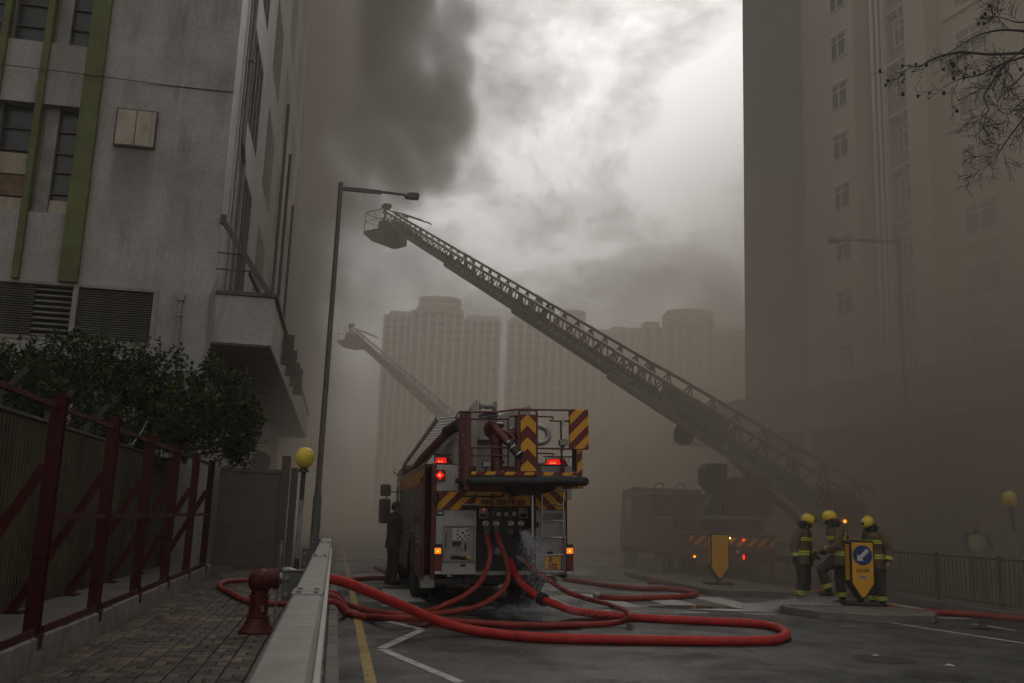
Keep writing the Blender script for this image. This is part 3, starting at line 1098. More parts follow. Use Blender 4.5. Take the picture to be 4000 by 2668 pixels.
# ------------------------------------------------------------------ housing block and podium across the road
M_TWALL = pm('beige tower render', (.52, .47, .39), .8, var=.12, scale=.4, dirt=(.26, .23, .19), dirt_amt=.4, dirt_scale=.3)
M_TSHADE = pm('shaded tower render', (.22, .215, .21), .8, var=.15, scale=.4)  # shade of the wing painted into its colour, likewise the re-entrant wall
M_TWHITE = pm('white window frame', (.62, .60, .56), .6, var=.1)
M_POD = pm('podium concrete', (.40, .36, .30), .85, var=.2, scale=.5, dirt=(.12, .10, .085), dirt_amt=.5, dirt_scale=.6)
tw = in_frame('housing_block', RB, 0, 0, 0, 'tall beige housing block with columns of white-framed windows', 'building')
TH = 66
_wb = RB.lat(2893, 600, 28.43)                               # the angled shaded wing
_p1, _p2 = Vector((32.42, 42.0)), Vector((28.43, 42.05))
MB().prism([(46, 42.0), (_p1.x, _p1.y), (_p2.x, _p2.y), (36.2, 52), (46, 58)], (0, 0, 0), (1, 0, 0), (0, 1, 0), (0, 0, TH)).build('wing', M_TSHADE, tw)
MB().box((32.4, 37.76, 0), (46, 41.995, TH)).build('wing', M_TWALL, tw)
MB().box((33.6, 34.2, 0), (46, 37.755, TH)).build('reentrant_wall', M_TSHADE, tw)
MB().box((32.5, 32.9, 0), (46, 34.195, TH)).build('wing', M_TWALL, tw)
MB().box((33.4, 29.0, 0), (46, 32.895, TH)).build('wall', M_TWALL, tw)
MB().box((32.6, 27.6, 0), (46, 28.995, TH)).build('wing', M_TWALL, tw)
MB().box((34.2, 12, 0), (46, 27.595, TH)).build('wall', M_TWALL, tw)
for (x, y, r) in ((33.4, 37.45, .11), (33.4, 37.05, .09), (33.4, 36.7, .07), (33.45, 34.5, .09)):
    MB().cyl((x, y, 0), (x, y, TH), r, n=8).build('drainpipe', M_TWHITE, tw)
MB().box((33.3, 36.35, 0), (33.6, 36.5, TH)).build('fin', M_TWALL, tw)


def tower_window(x, y0, y1, h, sx=0.0):
    """window in a wall facing -x; shared meshes"""
    g_ = MB().box((x - .015, y0, 0), (x + .1, y1, h)).mesh('window', M_GLASS)
    f = MB()
    for y in (y0, y0 + (y1 - y0) * .52, y1 - .06):
        f.box((x - .06, y, 0), (x - .017, y + .06, h))
    for z in (0, h * .72, h - .06):
        f.box((x - .058, y0 + .062, z), (x - .018, y1 - .062, z + .06))
    f.box((x - .12, y0 - .08, h + .02), (x, y1 + .08, h + .10))
    return g_, f.mesh('frame', M_TWHITE)


for (x, y0, y1, h, z0) in ((32.4, 38.25, 39.5, 1.35, 26.75), (33.6, 35.15, 36.0, 1.35, 26.2), (33.4, 30.0, 31.9, 1.4, 26.3), (34.2, 24.2, 26.2, 1.4, 26.3), (34.2, 20.0, 22.0, 1.4, 26.3)):
    g_, f_ = tower_window(x, y0, y1, h)
    for k in range(-7, 11):
        wn = link('window', g_, tw, (0, 0, z0 + k * 2.86))
        link('frame', f_, wn)
for k in range(-7, 11):                                        # air-conditioner hoods and slab ledges between the windows
    z = 26.2 + k * 2.86
    MB().box((33.25, 34.6, z + 1.9), (33.6, 36.3, z + 1.98)).box((33.28, 35.4, z + 1.5), (33.6, 35.46, z + 1.9)).build('ledge', M_TWHITE, tw)
    MB().box((33.25, 29.3, z - .35), (33.4, 32.6, z - .2)).build('ledge', M_TWALL, tw)
    MB().box((33.6, 13, z - .5), (34.2, 27.3, z - .2)).build('ledge', M_TWALL, tw)

pd = in_frame('podium', RB, 0, 0, .13, 'long low concrete podium with a plain parapet below the housing block', 'podium')
MB().box((24.0, 6, 5.9), (31, 38.5, 6.98)).build('parapet', M_POD, pd)
MB().box((24.02, 6, 5.3), (46, 41.9, 5.895)).build('roof_slab', M_POD, pd)
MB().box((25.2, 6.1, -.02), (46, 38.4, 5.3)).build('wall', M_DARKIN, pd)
for k in range(6):
    MB().box((24.05, 9 + k * 5.5, -.02), (24.55, 9.6 + k * 5.5, 5.3)).build('column', M_POD, pd)

# ------------------------------------------------------------------ far housing towers
M_FARW = pm('far tower wall', (.60, .565, .51), .8, var=.1, scale=.05)
M_FARD = pm('far tower bays', (.33, .31, .28), .7, var=.2, scale=.05)
M_CROWN = pm('far crown render', (.58, .52, .42), .8, var=.1, scale=.05)
win_far = MB().box((-.8, -.12, 0), (.8, .1, 1.5)).mesh('window', M_GLASS)


def far_tower(label, D, wings, crown=None, own_windows=False):
    o = thing('housing_tower', label, 'tower', at_depth((wings[0][0] + wings[-1][1]) / 2, 2000, D) * 1.0, 0.0, 'far housing towers')
    o.location.z = 0
    O = Vector(o.location)
    wins = MB()
    for (p0, p1, yt, dy) in wings:
        a, b_ = at_depth(p0, yt, D) - O, at_depth(p1, yt, D) - O
        zt = (a.z + b_.z) / 2
        x0, x1, y0 = a.x, b_.x, dy
        MB().box((x0, y0, 0), (x1, y0 + 14, zt)).build('block', M_FARD, o)
        n = max(2, round((x1 - x0) / 3.0))
        s = (x1 - x0) / n
        for i in range(n + 1):
            MB().box((x0 + i * s - .38, y0 - 1.0, 0), (x0 + i * s + .38, y0 - .002, zt + (1.2 if i % 2 else .3))).build('fin', M_FARW, o)
        for i in range(n):
            for f in range(int((zt - 4) / 2.85)):
                z = zt - 2.6 - f * 2.85
                if own_windows and z > 24:
                    link('window', win_far, o, (x0 + (i + .5) * s, y0 - .05, z))
                else:
                    wins.box((x0 + (i + .5) * s - .8, y0 - .17, z), (x0 + (i + .5) * s + .8, y0 + .05, z + 1.5))
        MB().box((x0 + 1, y0 + 3, zt), (x1 - 1, y0 + 8, zt + 2.2)).build('plant_room', M_FARW, o)
    if wins.v:
        tag(wins.build('windows', M_GLASS, o), kind='stuff')
    if crown:
        (p0, p1, yt, yb) = crown
        a, b_ = at_depth(p0, yt, D) - O, at_depth(p1, yt, D) - O
        zb = (at_depth(p0, yb, D) - O).z
        zt, cx, hw = (a.z + b_.z) / 2, (a.x + b_.x) / 2, (b_.x - a.x) / 2
        n = 18

        def seg(z0, z1, k):
            arc = [(cx + hw * k * math.cos(math.pi * i / n), -3 - hw * .55 * k * math.sin(math.pi * i / n) + 4) for i in range(n + 1)]
            return MB().prism(arc + [(cx - hw * k, 10), (cx + hw * k, 10)], (0, 0, z0), (1, 0, 0), (0, 1, 0), (0, 0, z1 - z0))
        hgt = zt - zb
        seg(zb - 1, zb + hgt * .30, .93).build('crown_drum', M_FARD, o)
        seg(zb + hgt * .30, zb + hgt * .52, 1.0).build('crown_ring', M_CROWN, o)
        seg(zb + hgt * .52, zb + hgt * .72, .95).build('crown_drum', M_FARD, o)
        seg(zb + hgt * .72, zb + hgt * .90, 1.0).build('crown_ring', M_CROWN, o)
        m = MB()
        for i in range(7):
            m.box((cx - hw * .7 + i * hw * .23, 1, zb + hgt * .9), (cx - hw * .7 + i * hw * .23 + .25, 1.25, zb + hgt * (1.0 + .1 * (i % 3))))
        m.box((cx - hw * .75, .9, zb + hgt * .9), (cx + hw * .6, 6, zb + hgt * .97))
        m.build('roof_plant', M_FARW, o)
    return o


far_tower('far pale tower with a round crown behind the second ladder basket', 340, [(1500, 1612, 1222, 4), (1612, 1810, 1215, 0), (1810, 1955, 1238, 5)], (1635, 1800, 1158, 1212))
far_tower('far tower standing half hidden behind the long ladder', 330, [(1985, 2120, 1250, 3), (2120, 2240, 1262, 0), (2240, 2420, 1290, 6)], (2190, 2290, 1208, 1262))
far_tower('far slim block between the ladder and the crowned tower', 360, [(2385, 2520, 1290, 2)])
far_tower('far cream tower with a banded round crown next to the beige housing block', 300, [(2515, 2600, 1268, 3), (2600, 2790, 1262, 0), (2790, 2960, 1292, 5)], (2605, 2790, 1210, 1262), True)
# ------------------------------------------------------------------ right-hand pavement furniture
rl = in_frame('pedestrian_railing', ST, 0, 0, .13, 'long low grey pedestrian railing along the far kerb', 'railing')
bar_me = MB().cyl((0, 0, .10), (0, 0, .93), .011, n=5).mesh('baluster', M_STEEL)
bars = MB()
for k in range(12):
    y0 = 9 + k * 2.0
    MB().box((12.83, y0 - .03, -.02), (12.89, y0 + .03, 1.02)).build('post', M_STEEL, rl)
    MB().box((12.84, y0 + .032, .93), (12.88, y0 + 1.968, .97)).build('rail', M_STEEL, rl)
    MB().box((12.84, y0 + .032, .07), (12.88, y0 + 1.968, .10)).build('rail', M_STEEL, rl)
    for i in range(14):
        link('baluster', bar_me, rl, (12.86, y0 + (i + 1) * 2.0 / 15, 0))
b2 = beacon(ST, 14.05, 17.9, .13, 'leaning globe beacon half lost in smoke behind the pedestrian railing', (0, R(-5)))
street_lamp(ST, 18.0, 27.95, .13, 11.2, 2.3, 'faint street lamp in the smoke across the road, arm pointing over the road', -1, R(-12))

# ------------------------------------------------------------------ fire engine
class TiltFrame(Frame):
    """the engine settles to its left on the cambered road"""
    def __init__(s, deg, origin, tilt):
        super().__init__(deg, origin)
        s.t = R(tilt)
        lx = s.x.copy()
        s.x = lx * math.cos(s.t) + Vector((0, 0, math.sin(s.t)))
        s.z = lx * -math.sin(s.t) + Vector((0, 0, math.cos(s.t)))
        s.m = Matrix(((s.x.x, s.y.x, s.z.x, s.o.x), (s.x.y, s.y.y, s.z.y, s.o.y), (s.x.z, s.y.z, s.z.z, s.o.z), (0, 0, 0, 1)))

    def w(s, x, y, z=0.0):
        return s.o + s.x * x + s.y * y + s.z * z

    def l(s, p):
        d = p - s.o
        return Vector((d.dot(s.x), d.dot(s.y), d.dot(s.z)))


TK = TiltFrame(10, ST.w(2.76, 16.35), 2.0)


def q4(zx, zy, y):       # detail view of the engine
    return TK.alo(1450 + zx / 1.782, 1520 + zy / 1.782, y)


def q5(zx, zy, y):
    return TK.alo(1750 + zx / 3.267, 1520 + zy / 3.267, y)


def q6(zx, zy, y):
    return TK.alo(1650 + zx / 3.135, 1900 + zy / 3.135, y)


M_ERED = pm('engine red paint', (.115, .009, .007), .42, var=.18, scale=2, dirt=(.09, .025, .018), dirt_amt=.55, dirt_scale=2.5, coat=.25)
M_EWHT = pm('engine pale panel', (.50, .49, .475), .45, var=.12, dirt=(.24, .22, .20), dirt_amt=.55, dirt_scale=2.2, streak=.25)
M_EGRY = pm('brushed grey panel', (.34, .33, .31), .42, metal=.4, var=.15, dirt=(.17, .16, .145), dirt_amt=.5)
M_EBLK = pm('rubber black', (.020, .019, .018), .62, var=.3, bmp=.1)
M_PUMP = pm('pump recess', (.035, .030, .028), .6, var=.35, dirt=(.06, .045, .04), dirt_amt=.4)
M_CHRO = pm('chrome trim', (.55, .54, .52), .25, metal=.9, var=.1)
M_ALU = pm('ladder aluminium', (.45, .435, .41), .40, metal=.6, var=.15, dirt=(.22, .19, .16), dirt_amt=.4)
M_BOOM = pm('dirty white boom', (.34, .32, .285), .5, var=.15, dirt=(.20, .17, .13), dirt_amt=.6, dirt_scale=2.5)
M_SHUT = pm('roller shutter', (.20, .19, .18), .45, metal=.4, var=.2, dirt=(.09, .075, .065), dirt_amt=.6)
M_TYRE = pm('tyre', (.016, .0155, .015), .85, var=.3, bmp=.2, bscale=30)
YEL, DRD = (.80, .37, .010), (.15, .012, .010)
M_STR = stripes('hazard stripe left', YEL, DRD, .215, -45)
M_STR2 = stripes('hazard stripe right', YEL, DRD, .215, 45)
M_STRB = stripes('hazard stripe edge', YEL, DRD, .26, -35)
M_STRS = stripes('side hazard stripe', YEL, DRD, .30, -50, axes=(1, 2))
M_SIGNY = pm('sign yellow', YEL, .45, var=.12, dirt=(.4, .18, .012), dirt_amt=.3)
M_SIGNR = pm('sign lettering red', (.05, .009, .008), .5, var=.2)
M_LRED = glow('lit red lens', (1.0, .012, .006), 2.2)
M_LREDH = glow('hot red lens', (1.0, .10, .05), 6.0)
M_LAMB = glow('lit amber lens', (1.0, .20, .012), 2.6)
M_LAMBH = glow('hot amber lens', (1.0, .42, .06), 8.0)
M_LDIM = pm('unlit red lens', (.16, .02, .01), .3, var=.2)
M_GLS2 = pm('cab glass', (.03, .032, .033), .12, var=.3, spec=.7)
M_GAUGE = pm('gauge face', (.50, .49, .45), .4, var=.1)

fe = thing('fire_engine', 'red fire engine with a rear rescue platform and yellow striped panels', 'fire engine', TK.o, TK.a)
fe.matrix_basis = TK.m


def panel(name, fn, z0, z1, y0, y1, mat, parent=fe, bev=.006):
    """z0,z1: opposite corners in detail-view pixels on the plane y0; solid back to y1"""
    a, b_ = fn(*z0, y0), fn(*z1, y0)
    return MB().box((a.x, y0, a.z), (b_.x, y1, b_.z), bev).build(name, mat, parent)


L_, RG = -1.245, 1.245
ZB = .46
# chassis and wheels
MB().box((-.5, .1, .42), (.5, 8.6, .75)).box((-1.1, .12, .40), (1.1, .5, .50)).box((-.95, 1.1, .52), (.95, 3.6, .80)).build('chassis', M_EBLK, fe)
MB().box((-.32, .9, .30), (.28, 2.6, .52), .06).sphere((0, 2.1, .52), .26, 12, 8).build('rear_axle', M_EBLK, fe)


def wheel(x, y, s, w=.27, dual=False):
    r = .50
    prof = [(.22, 0), (.30, .0), (.42, .0), (r - .03, .02), (r, .06), (r, w - .06), (r - .03, w - .02), (.42, w), (.30, w), (.22, w - .04)]
    zc = (r - .01) - x * math.sin(TK.t)                    # wheels stay on the level road
    ax = (s, 0, -s * math.tan(TK.t))
    o = MB().lathe(prof, (x, y, zc), ax, 28).build('wheel', M_TYRE, fe, True)
    MB().lathe([(0.02, w - .10), (.10, w - .02), (.13, w - .02), (.14, w - .12), (.26, w - .06), (.30, w + .004)], (x, y, zc), ax, 20).build('rim', M_EGRY, o, True)
    return o


for s in (-1, 1):
    wheel(s * .62, 2.1, s)
    wheel(s * .93, 2.1, s, .275)
    wheel(s * .88, 6.9, s, .29)
    MB().box((s * .70, 1.52, .22), (s * 1.18, 1.55, .62), .005).build('mud_flap', M_EBLK, fe)

# main body shell (sides); rear bay is left open between the two rear cabinets
body = MB()
ZT = 2.42
body.box((L_, .62, .62), (RG, 6.05, ZT), .03)
body.box((L_, .02, ZB + .02), (L_ + .035, 1.45, ZT), .008).box((RG - .035, .02, ZB + .02), (RG, 1.45, ZT), .008)
body.box((L_ + .04, .02, ZT - .02), (-.62, .62, ZT)).box((.50, .02, ZT - .32), (RG - .04, .62, ZT - .30))
body.build('body', M_ERED, fe)
# left side: shutters, rub strips, wheel arch, stripe band
MB().box((L_ - .006, .06, ZT - .33), (L_ + .01, 6.0, ZT - .10)).build('stripe_band', M_STRS, fe)
for (y0, y1, z0) in ((.30, 1.30, 1.05), (1.42, 2.75, 1.22), (2.85, 4.3, .75), (4.4, 5.9, .75)):
    sh = MB().box((L_ - .010, y0, z0), (L_ + .02, y1, 2.02)).build('shutter', M_SHUT, fe)
    n = 14
    me = MB().box((L_ - .016, y0 + .03, 0), (L_ - .0105, y1 - .03, .055), .004).mesh('shutter_slat', M_SHUT)
    for i in range(n):
        link('shutter_slat', me, sh, (0, 0, z0 + .06 + (2.02 - z0 - .08) * i / n))
    MB().box((L_ - .03, y0 + .1, z0 + .03), (L_ - .012, y1 - .1, z0 + .055)).build('handle', M_CHRO, sh)
MB().tube([(L_ - .02, 2.1 + .62 * math.cos(a), .5 + .62 * math.sin(a)) for a in [math.pi * i / 12 for i in range(13)]], .035, 6).build('wheel_arch', M_EBLK, fe)
MB().cyl((L_ + .003, 2.1, .55), (L_ + .3, 2.1, .55), .58, n=24).build('arch_recess', M_EBLK, fe)
MB().box((L_ - .02, .12, .50), (L_ + .02, 1.40, 1.0), .01).build('skirt', M_ERED, fe)
MB().box((L_ - .02, 2.8, .48), (L_ + .02, 6.0, .72), .01).build('skirt', M_ERED, fe)
MB().box((RG - .02, .12, .48), (RG + .02, 6.0, .9), .01).build('skirt', M_ERED, fe)
for (y, z) in ((.16, 2.06), (1.1, 1.45)):
    MB().box((L_ - .05, y, z), (L_ - .01, y + .06, z + .12), .008).build('side_marker', M_LDIM, fe)
MB().tube([(L_ - .02, .22, 1.42), (L_ - .09, .24, 1.44), (L_ - .10, .62, 1.47), (L_ - .02, .64, 1.46)], .022, 6).build('grab_handle', M_EBLK, fe)
MB().tube([(L_ - .06, 6.0, .75), (L_ - .06, 6.0, 2.2)], .018, 6).build('grab_rail', M_CHRO, fe)
# cab
cb = MB()
pf = [(6.1, .48), (8.45, .48), (8.52, .62), (8.50, 1.25), (8.28, 2.25), (8.05, 2.55), (7.7, 2.66), (6.3, 2.70), (6.1, 2.66)]
cb.prism(pf, (-1.20, 0, 0), (0, 1, 0), (0, 0, 1), (2.40, 0, 0))
cab = cb.build('cab', M_ERED, fe)
bm = bmesh.new()
bm.from_mesh(cab.data)
bmesh.ops.bevel(bm, geom=[e for e in bm.edges], offset=.07, segments=3, affect='EDGES', clamp_overlap=True)
bm.to_mesh(cab.data)
bm.free()
for (y0, y1) in ((6.25, 7.1), (7.2, 8.1)):
    MB().prism([(y0, 1.5), (y1 + (.1 if y1 > 8 else 0), 1.5), (y1 - .02, 2.32), (y0 + .03, 2.32)], (-1.215, 0, 0), (0, 1, 0), (0, 0, 1), (.03, 0, 0)).build('cab_window', M_GLS2, cab)
    MB().box((-1.23, y0 + .05, 1.18), (-1.205, y0 + .22, 1.24)).build('door_handle', M_EBLK, cab)
MB().box((-1.212, 6.15, 1.30), (-1.19, 8.3, 1.42)).build('cab_stripe', M_STRS, cab)
MB().prism([(6.45, .2), (7.35, .2), (7.5, .75), (7.3, 1.05), (6.5, 1.05), (6.3, .75)], (-1.22, 0, 0), (0, 1, 0), (0, 0, 1), (.4, 0, 0)).build('wheel_arch', M_EBLK, cab)
MB().box((-.25, 6.6, 2.70), (.25, 6.9, 2.80), .03).build('roof_hatch', M_EBLK, cab)
# mirrors on the left
mr = MB().tube([(-1.15, 8.25, 2.10), (-1.42, 8.32, 2.12), (-1.44, 8.32, 1.55), (-1.18, 8.35, 1.42)], .018, 6).build('mirror_arm', M_EBLK, cab)
MB().box((-1.60, 8.22, 2.00), (-1.33, 8.34, 2.30), .04).build('mirror', M_EBLK, mr)
MB().box((-1.62, 8.22, 1.32), (-1.33, 8.34, 1.94), .04).build('mirror', M_EBLK, mr)
MB().tube([(-1.1, 8.1, 2.45), (-1.28, 8.3, 2.62), (-1.22, 8.32, 2.70)], .014, 5).build('aerial', M_EBLK, cab)

# rear: left cabinet, white upper box, pump bay, right panel
panel('rear_panel', q4, (446, 842), (728, 1290), 0.0, .6, M_EWHT)
panel('upper_box', q4, (446, 527), (628, 711), -.02, .6, M_EWHT)
panel('stripe_panel', q4, (460, 712), (735, 841), -.012, .3, M_STR)
a, b_ = q4(424, 520, -.03), q4(446, 1320, -.03)
MB().box((a.x, -.03, b_.z), (b_.x, .25, a.z), .012).build('corner_post', M_ERED, fe)
panel('side_step', q4, (345, 1300), (440, 1385), .10, .5, M_EGRY, bev=.01)
panel('pump_recess', q4, (728, 815), (1112, 1272), .34, .62, M_PUMP)
a, b_ = q4(728, 1270, .0), q4(1112, 1292, .0)
MB().box((a.x, .0, b_.z), (b_.x, .6, a.z)).build('sill', M_EGRY, fe)
panel('right_panel', q4, (1146, 842), (1362, 1290), .0, .6, M_EGRY)
panel('stripe_panel', q4, (1146, 712), (1364, 841), -.012, .3, M_STR2)
a, b_ = q4(1364, 690, -.03), q4(1428, 1310, -.03)
MB().box((a.x, -.03, b_.z), (RG + .005, .3, a.z), .012).build('corner_post', M_ERED, fe)
panel('upper_box', q4, (1146, 690), (1362, 711), -.02, .6, M_EGRY)
a, b_ = q4(1112, 740, -.02), q4(1146, 1030, -.02)
MB().box((a.x, -.02, b_.z - .55), (b_.x, .5, a.z), .006).build('jamb', M_EBLK, fe)
MB().box((a.x + .012, -.032, b_.z), (a.x + .042, -.019, a.z)).build('jamb_trim', M_CHRO, fe)
sg = panel('name_board', q4, (733, 718), (1108, 813), -.03, .3, M_SIGNY)
c = q4(920, 790, -.03)
lettering('FIRE SERVICES', .118, M_SIGNR, sg, (c.x, -.034, c.z), (R(90), 0, 0), bold=.0042, squeeze=1.06)
# two characters above the words, built stroke by stroke
ch1 = [((0, 9), (2, 8)), ((0, 6), (2, 5)), ((0, 0), (2, 3)), ((6.5, 10), (6.5, 7)), ((4, 9.5), (5, 8)), ((9, 9.5), (8, 8)), ((4, 6.5), (4, 0)), ((4, 6.5), (9, 6.5)), ((9, 6.5), (9, 0)), ((4, 4.4), (9, 4.4)), ((4, 2.4), (9, 2.4))]
ch2 = [((.5, 9.5), (.5, 0)), ((.5, 9.5), (3, 9.5)), ((3, 9.5), (2, 6.5)), ((2, 6.5), (3, 4.5)), ((3, 4.5), (1.8, 3.6)), ((6.5, 10), (6.5, 8)), ((4, 7.6), (10, 7.6)), ((6, 7.6), (5.4, 3)), ((5.4, 3), (3.8, 0)), ((5.8, 5), (9, 5)), ((9, 5), (8.4, .6)), ((8.4, .6), (7, .3))]
for (zx, ch) in ((846, ch1), (976, ch2)):
    c = q4(zx, 745, -.03)
    m = MB()
    for p, q in ch:
        m.bar((c.x + (p[0] - 5) * .0095, -.035, c.z + (p[1] - 5) * .0105), (c.x + (q[0] - 5) * .0095, -.035, c.z + (q[1] - 5) * .0105), .012, .010, (0, 1, 0), .004)
    m.build('lettering', M_SIGNR, sg)
# cabinet open hatch with controls
hx0, hz0 = q4(503, 946, -.02), q4(727, 1200, -.02)
hatch = MB()
for (x0, x1, z0, z1) in ((hx0.x, hx0.x + .035, hz0.z, hx0.z), (hz0.x - .035, hz0.x, hz0.z, hx0.z), (hx0.x, hz0.x, hx0.z - .03, hx0.z), (hx0.x, hz0.x, hz0.z, hz0.z + .03)):
    hatch.box((x0, -.05, z0), (x1, -.002, z1), .006)
hatch = hatch.build('control_cabinet', M_EGRY, fe)
MB().box((hx0.x + .036, -.012, hz0.z + .031), (hz0.x - .036, -.003, hx0.z - .031)).build('back_plate', M_EGRY, hatch)
sp_ = MB().box((q4(580, 0, -.03).x, -.04, q4(0, 1055, -.03).z), (q4(690, 0, -.03).x, -.013, q4(0, 968, -.03).z), .005).build('speaker', M_GAUGE, hatch)
hole = MB().cyl((0, -.043, 0), (0, -.0405, 0), .017, n=10).mesh('hole', M_EBLK)
for (zx, zy) in ((603, 985), (635, 998), (668, 985), (603, 1012), (652, 1022), (640, 1002), (603, 1040), (635, 1043), (668, 1040), (676, 1018), (620, 1028)):
    c = q4(zx, zy, -.04)
    link('hole', hole, sp_, (c.x, 0, c.z))
MB().box((q4(580, 0, -.03).x, -.03, q4(0, 1095, -.03).z), (q4(637, 0, -.03).x, -.013, q4(0, 1063, -.03).z)).build('switch_box', M_EBLK, hatch)
MB().box((q4(663, 0, -.03).x, -.03, q4(0, 1130, -.03).z), (q4(675, 0, -.03).x, -.013, q4(0, 1075, -.03).z)).build('lever', M_EBLK, hatch)
MB().box((q4(530, 0, -.03).x, -.03, q4(0, 1110, -.03).z), (q4(540, 0, -.03).x, -.013, q4(0, 1000, -.03).z)).build('lever', M_EBLK, hatch)
c = q4(612, 1115, -.02)
m = MB()
for i in range(4):                                      # handwritten marks on the plate
    m.bar((c.x - .05 + i * .035, -.0145, c.z - .03), (c.x - .04 + i * .033, -.0145, c.z + .03), .007, .004, (0, 1, 0))
m.bar((c.x + .02, -.0145, c.z), (c.x + .06, -.0145, c.z + .005), .006, .004, (0, 1, 0))
m.build('marking', M_EBLK, hatch)
c, d = q4(553, 1165, -.05), q4(660, 1175, -.05)
MB().tube(bezier([(c.x, -.06, c.z - .02), (c.x + .08, -.07, c.z - .005), (d.x - .06, -.06, d.z), (d.x, -.06, d.z + .01)], 5), .028, 7).build('rolled_tool', M_EBLK, hatch)
MB().box((d.x, -.085, d.z - .02), (d.x + .09, -.04, d.z + .02), .015).build('tool_tip', M_SIGNY, hatch)
c = q4(637, 1225, -.01)
MB().box((c.x - .04, -.03, c.z - .02), (c.x + .05, -.002, c.z + .015), .008).build('latch', M_EBLK, fe)
c = q4(482, 864, -.01)
MB().box((c.x - .065, -.012, c.z - .04), (c.x + .065, -.001, c.z + .04), .01).build('sticker_frame', M_EBLK, fe)
MB().box((c.x - .045, -.016, c.z - .014), (c.x + .045, -.0125, c.z + .018)).build('sticker', M_EWHT, fe)
c = q4(683, 880, -.01)
MB().box((c.x - .08, -.006, c.z - .025), (c.x + .08, -.001, c.z + .025)).build('plate_label', M_EGRY, fe)
a, b_ = q4(634, 806, -.06), q4(734, 832, -.06)
MB().box((a.x, -.12, b_.z), (b_.x, -.013, a.z), .008).build('work_lamp_strip', M_EBLK, fe)
MB().box((a.x, -.125, a.z - .004), (b_.x, -.02, a.z + .016), .004).build('strip_cover', M_GAUGE, fe)
# pump panel gauges and wheels
for (x0, x1, z0, z1) in ((748, 808, 826, 900), (1030, 1092, 822, 900)):
    o = panel('gauge_box', q4, (x0, z0), (x1, z1), .22, .36, M_EGRY)
    p = q4((x0 + x1) / 2, z1 - 22, .2)
    MB().box((p.x - .055, .205, p.z - .03), (p.x + .055, .219, p.z + .03)).build('display', M_EBLK, o)
p = q4(787, 838, .2)
MB().sphere((p.x, .212, p.z), .014, 8, 6).build('red_button', M_LRED, fe)
for (zx, zy, r) in ((833, 867, .050), (888, 870, .042), (942, 870, .042), (997, 868, .042), (862, 840, .034), (972, 840, .034)):
    p = q4(zx, zy, .30)
    o = MB().lathe([(r, 0), (r, .03), (r * .85, .034)], (p.x, .345, p.z), (0, -1, 0), 18).build('gauge', M_CHRO, fe, True)
    MB().cyl((p.x, .306, p.z), (p.x, .3105, p.z), r * .82, n=16).build('dial', M_GAUGE if r > .036 and zx > 850 else M_EBLK, o)
    MB().bar((p.x, .304, p.z), (p.x + r * .4, .304, p.z + r * .5), .006, .003, (0, 1, 0)).build('needle', M_EBLK, o)
for zx in (797, 869, 972, 1042):
    p = q4(zx, 934, .26)
    o = MB().tube([(p.x + .05 * math.cos(t), .25, p.z + .035 * math.sin(t)) for t in [2 * math.pi * i / 16 for i in range(16)]], .008, 5, close=True).build('hand_wheel', M_CHRO, fe, True)
    MB().bar((p.x - .05, .25, p.z), (p.x + .05, .25, p.z), .012, .012).cyl((p.x, .25, p.z), (p.x, .36, p.z), .012, n=6).build('spindle', M_CHRO, o)
    p = q4(zx, 985, .22)
    MB().lathe([(.04, 0), (.045, .06), (.038, .10), (.042, .14), (.042, .17)], (p.x, .36, p.z + .05), (0, -1, -.5), 14).build('outlet', M_EGRY, fe, True)
p = q4(880, 1130, .2)
MB().lathe([(.05, 0), (.07, .05), (.07, .12), (.05, .14)], (p.x, .35, p.z), (0, -1, 0), 14).build('suction_inlet', M_EGRY, fe, True)
# tail lights
for (x0, x1) in ((438, 490), (1357, 1408)):
    o = panel('lamp_cluster', q4, (x0, 1080), (x1, 1290), -.075, -.03, M_EBLK)
    u = panel('indicator', q4, (x0 + 4, 1106), (x1 - 4, 1146), -.083, -.0755, M_LAMB, o)
    p = q4((x0 + x1) / 2, 1128, -.09)
    MB().sphere((p.x, -.084, p.z), .014, 8, 6).build('bulb', M_LAMBH, u)
    panel('tail_lens', q4, (x0 + 4, 1156), (x1 - 4, 1262), -.083, -.0755, M_LDIM, o)
    panel('reverse_lens', q4, (x0 + 4, 1268), (x1 - 4, 1288), -.083, -.0755, M_GAUGE, o)
o = panel('warning_lamp', q4, (446, 560), (514, 640), -.06, -.02, M_LDIM)
p = q4(480, 600, -.08)
MB().lathe([(.075, 0), (.07, .015), (.03, .02)], (p.x, -.061, p.z), (0, -1, 0), 4).build('lens', M_LRED, o)
MB().sphere((p.x - .01, -.08, p.z), .025, 10, 6).build('bulb', M_LREDH, o)


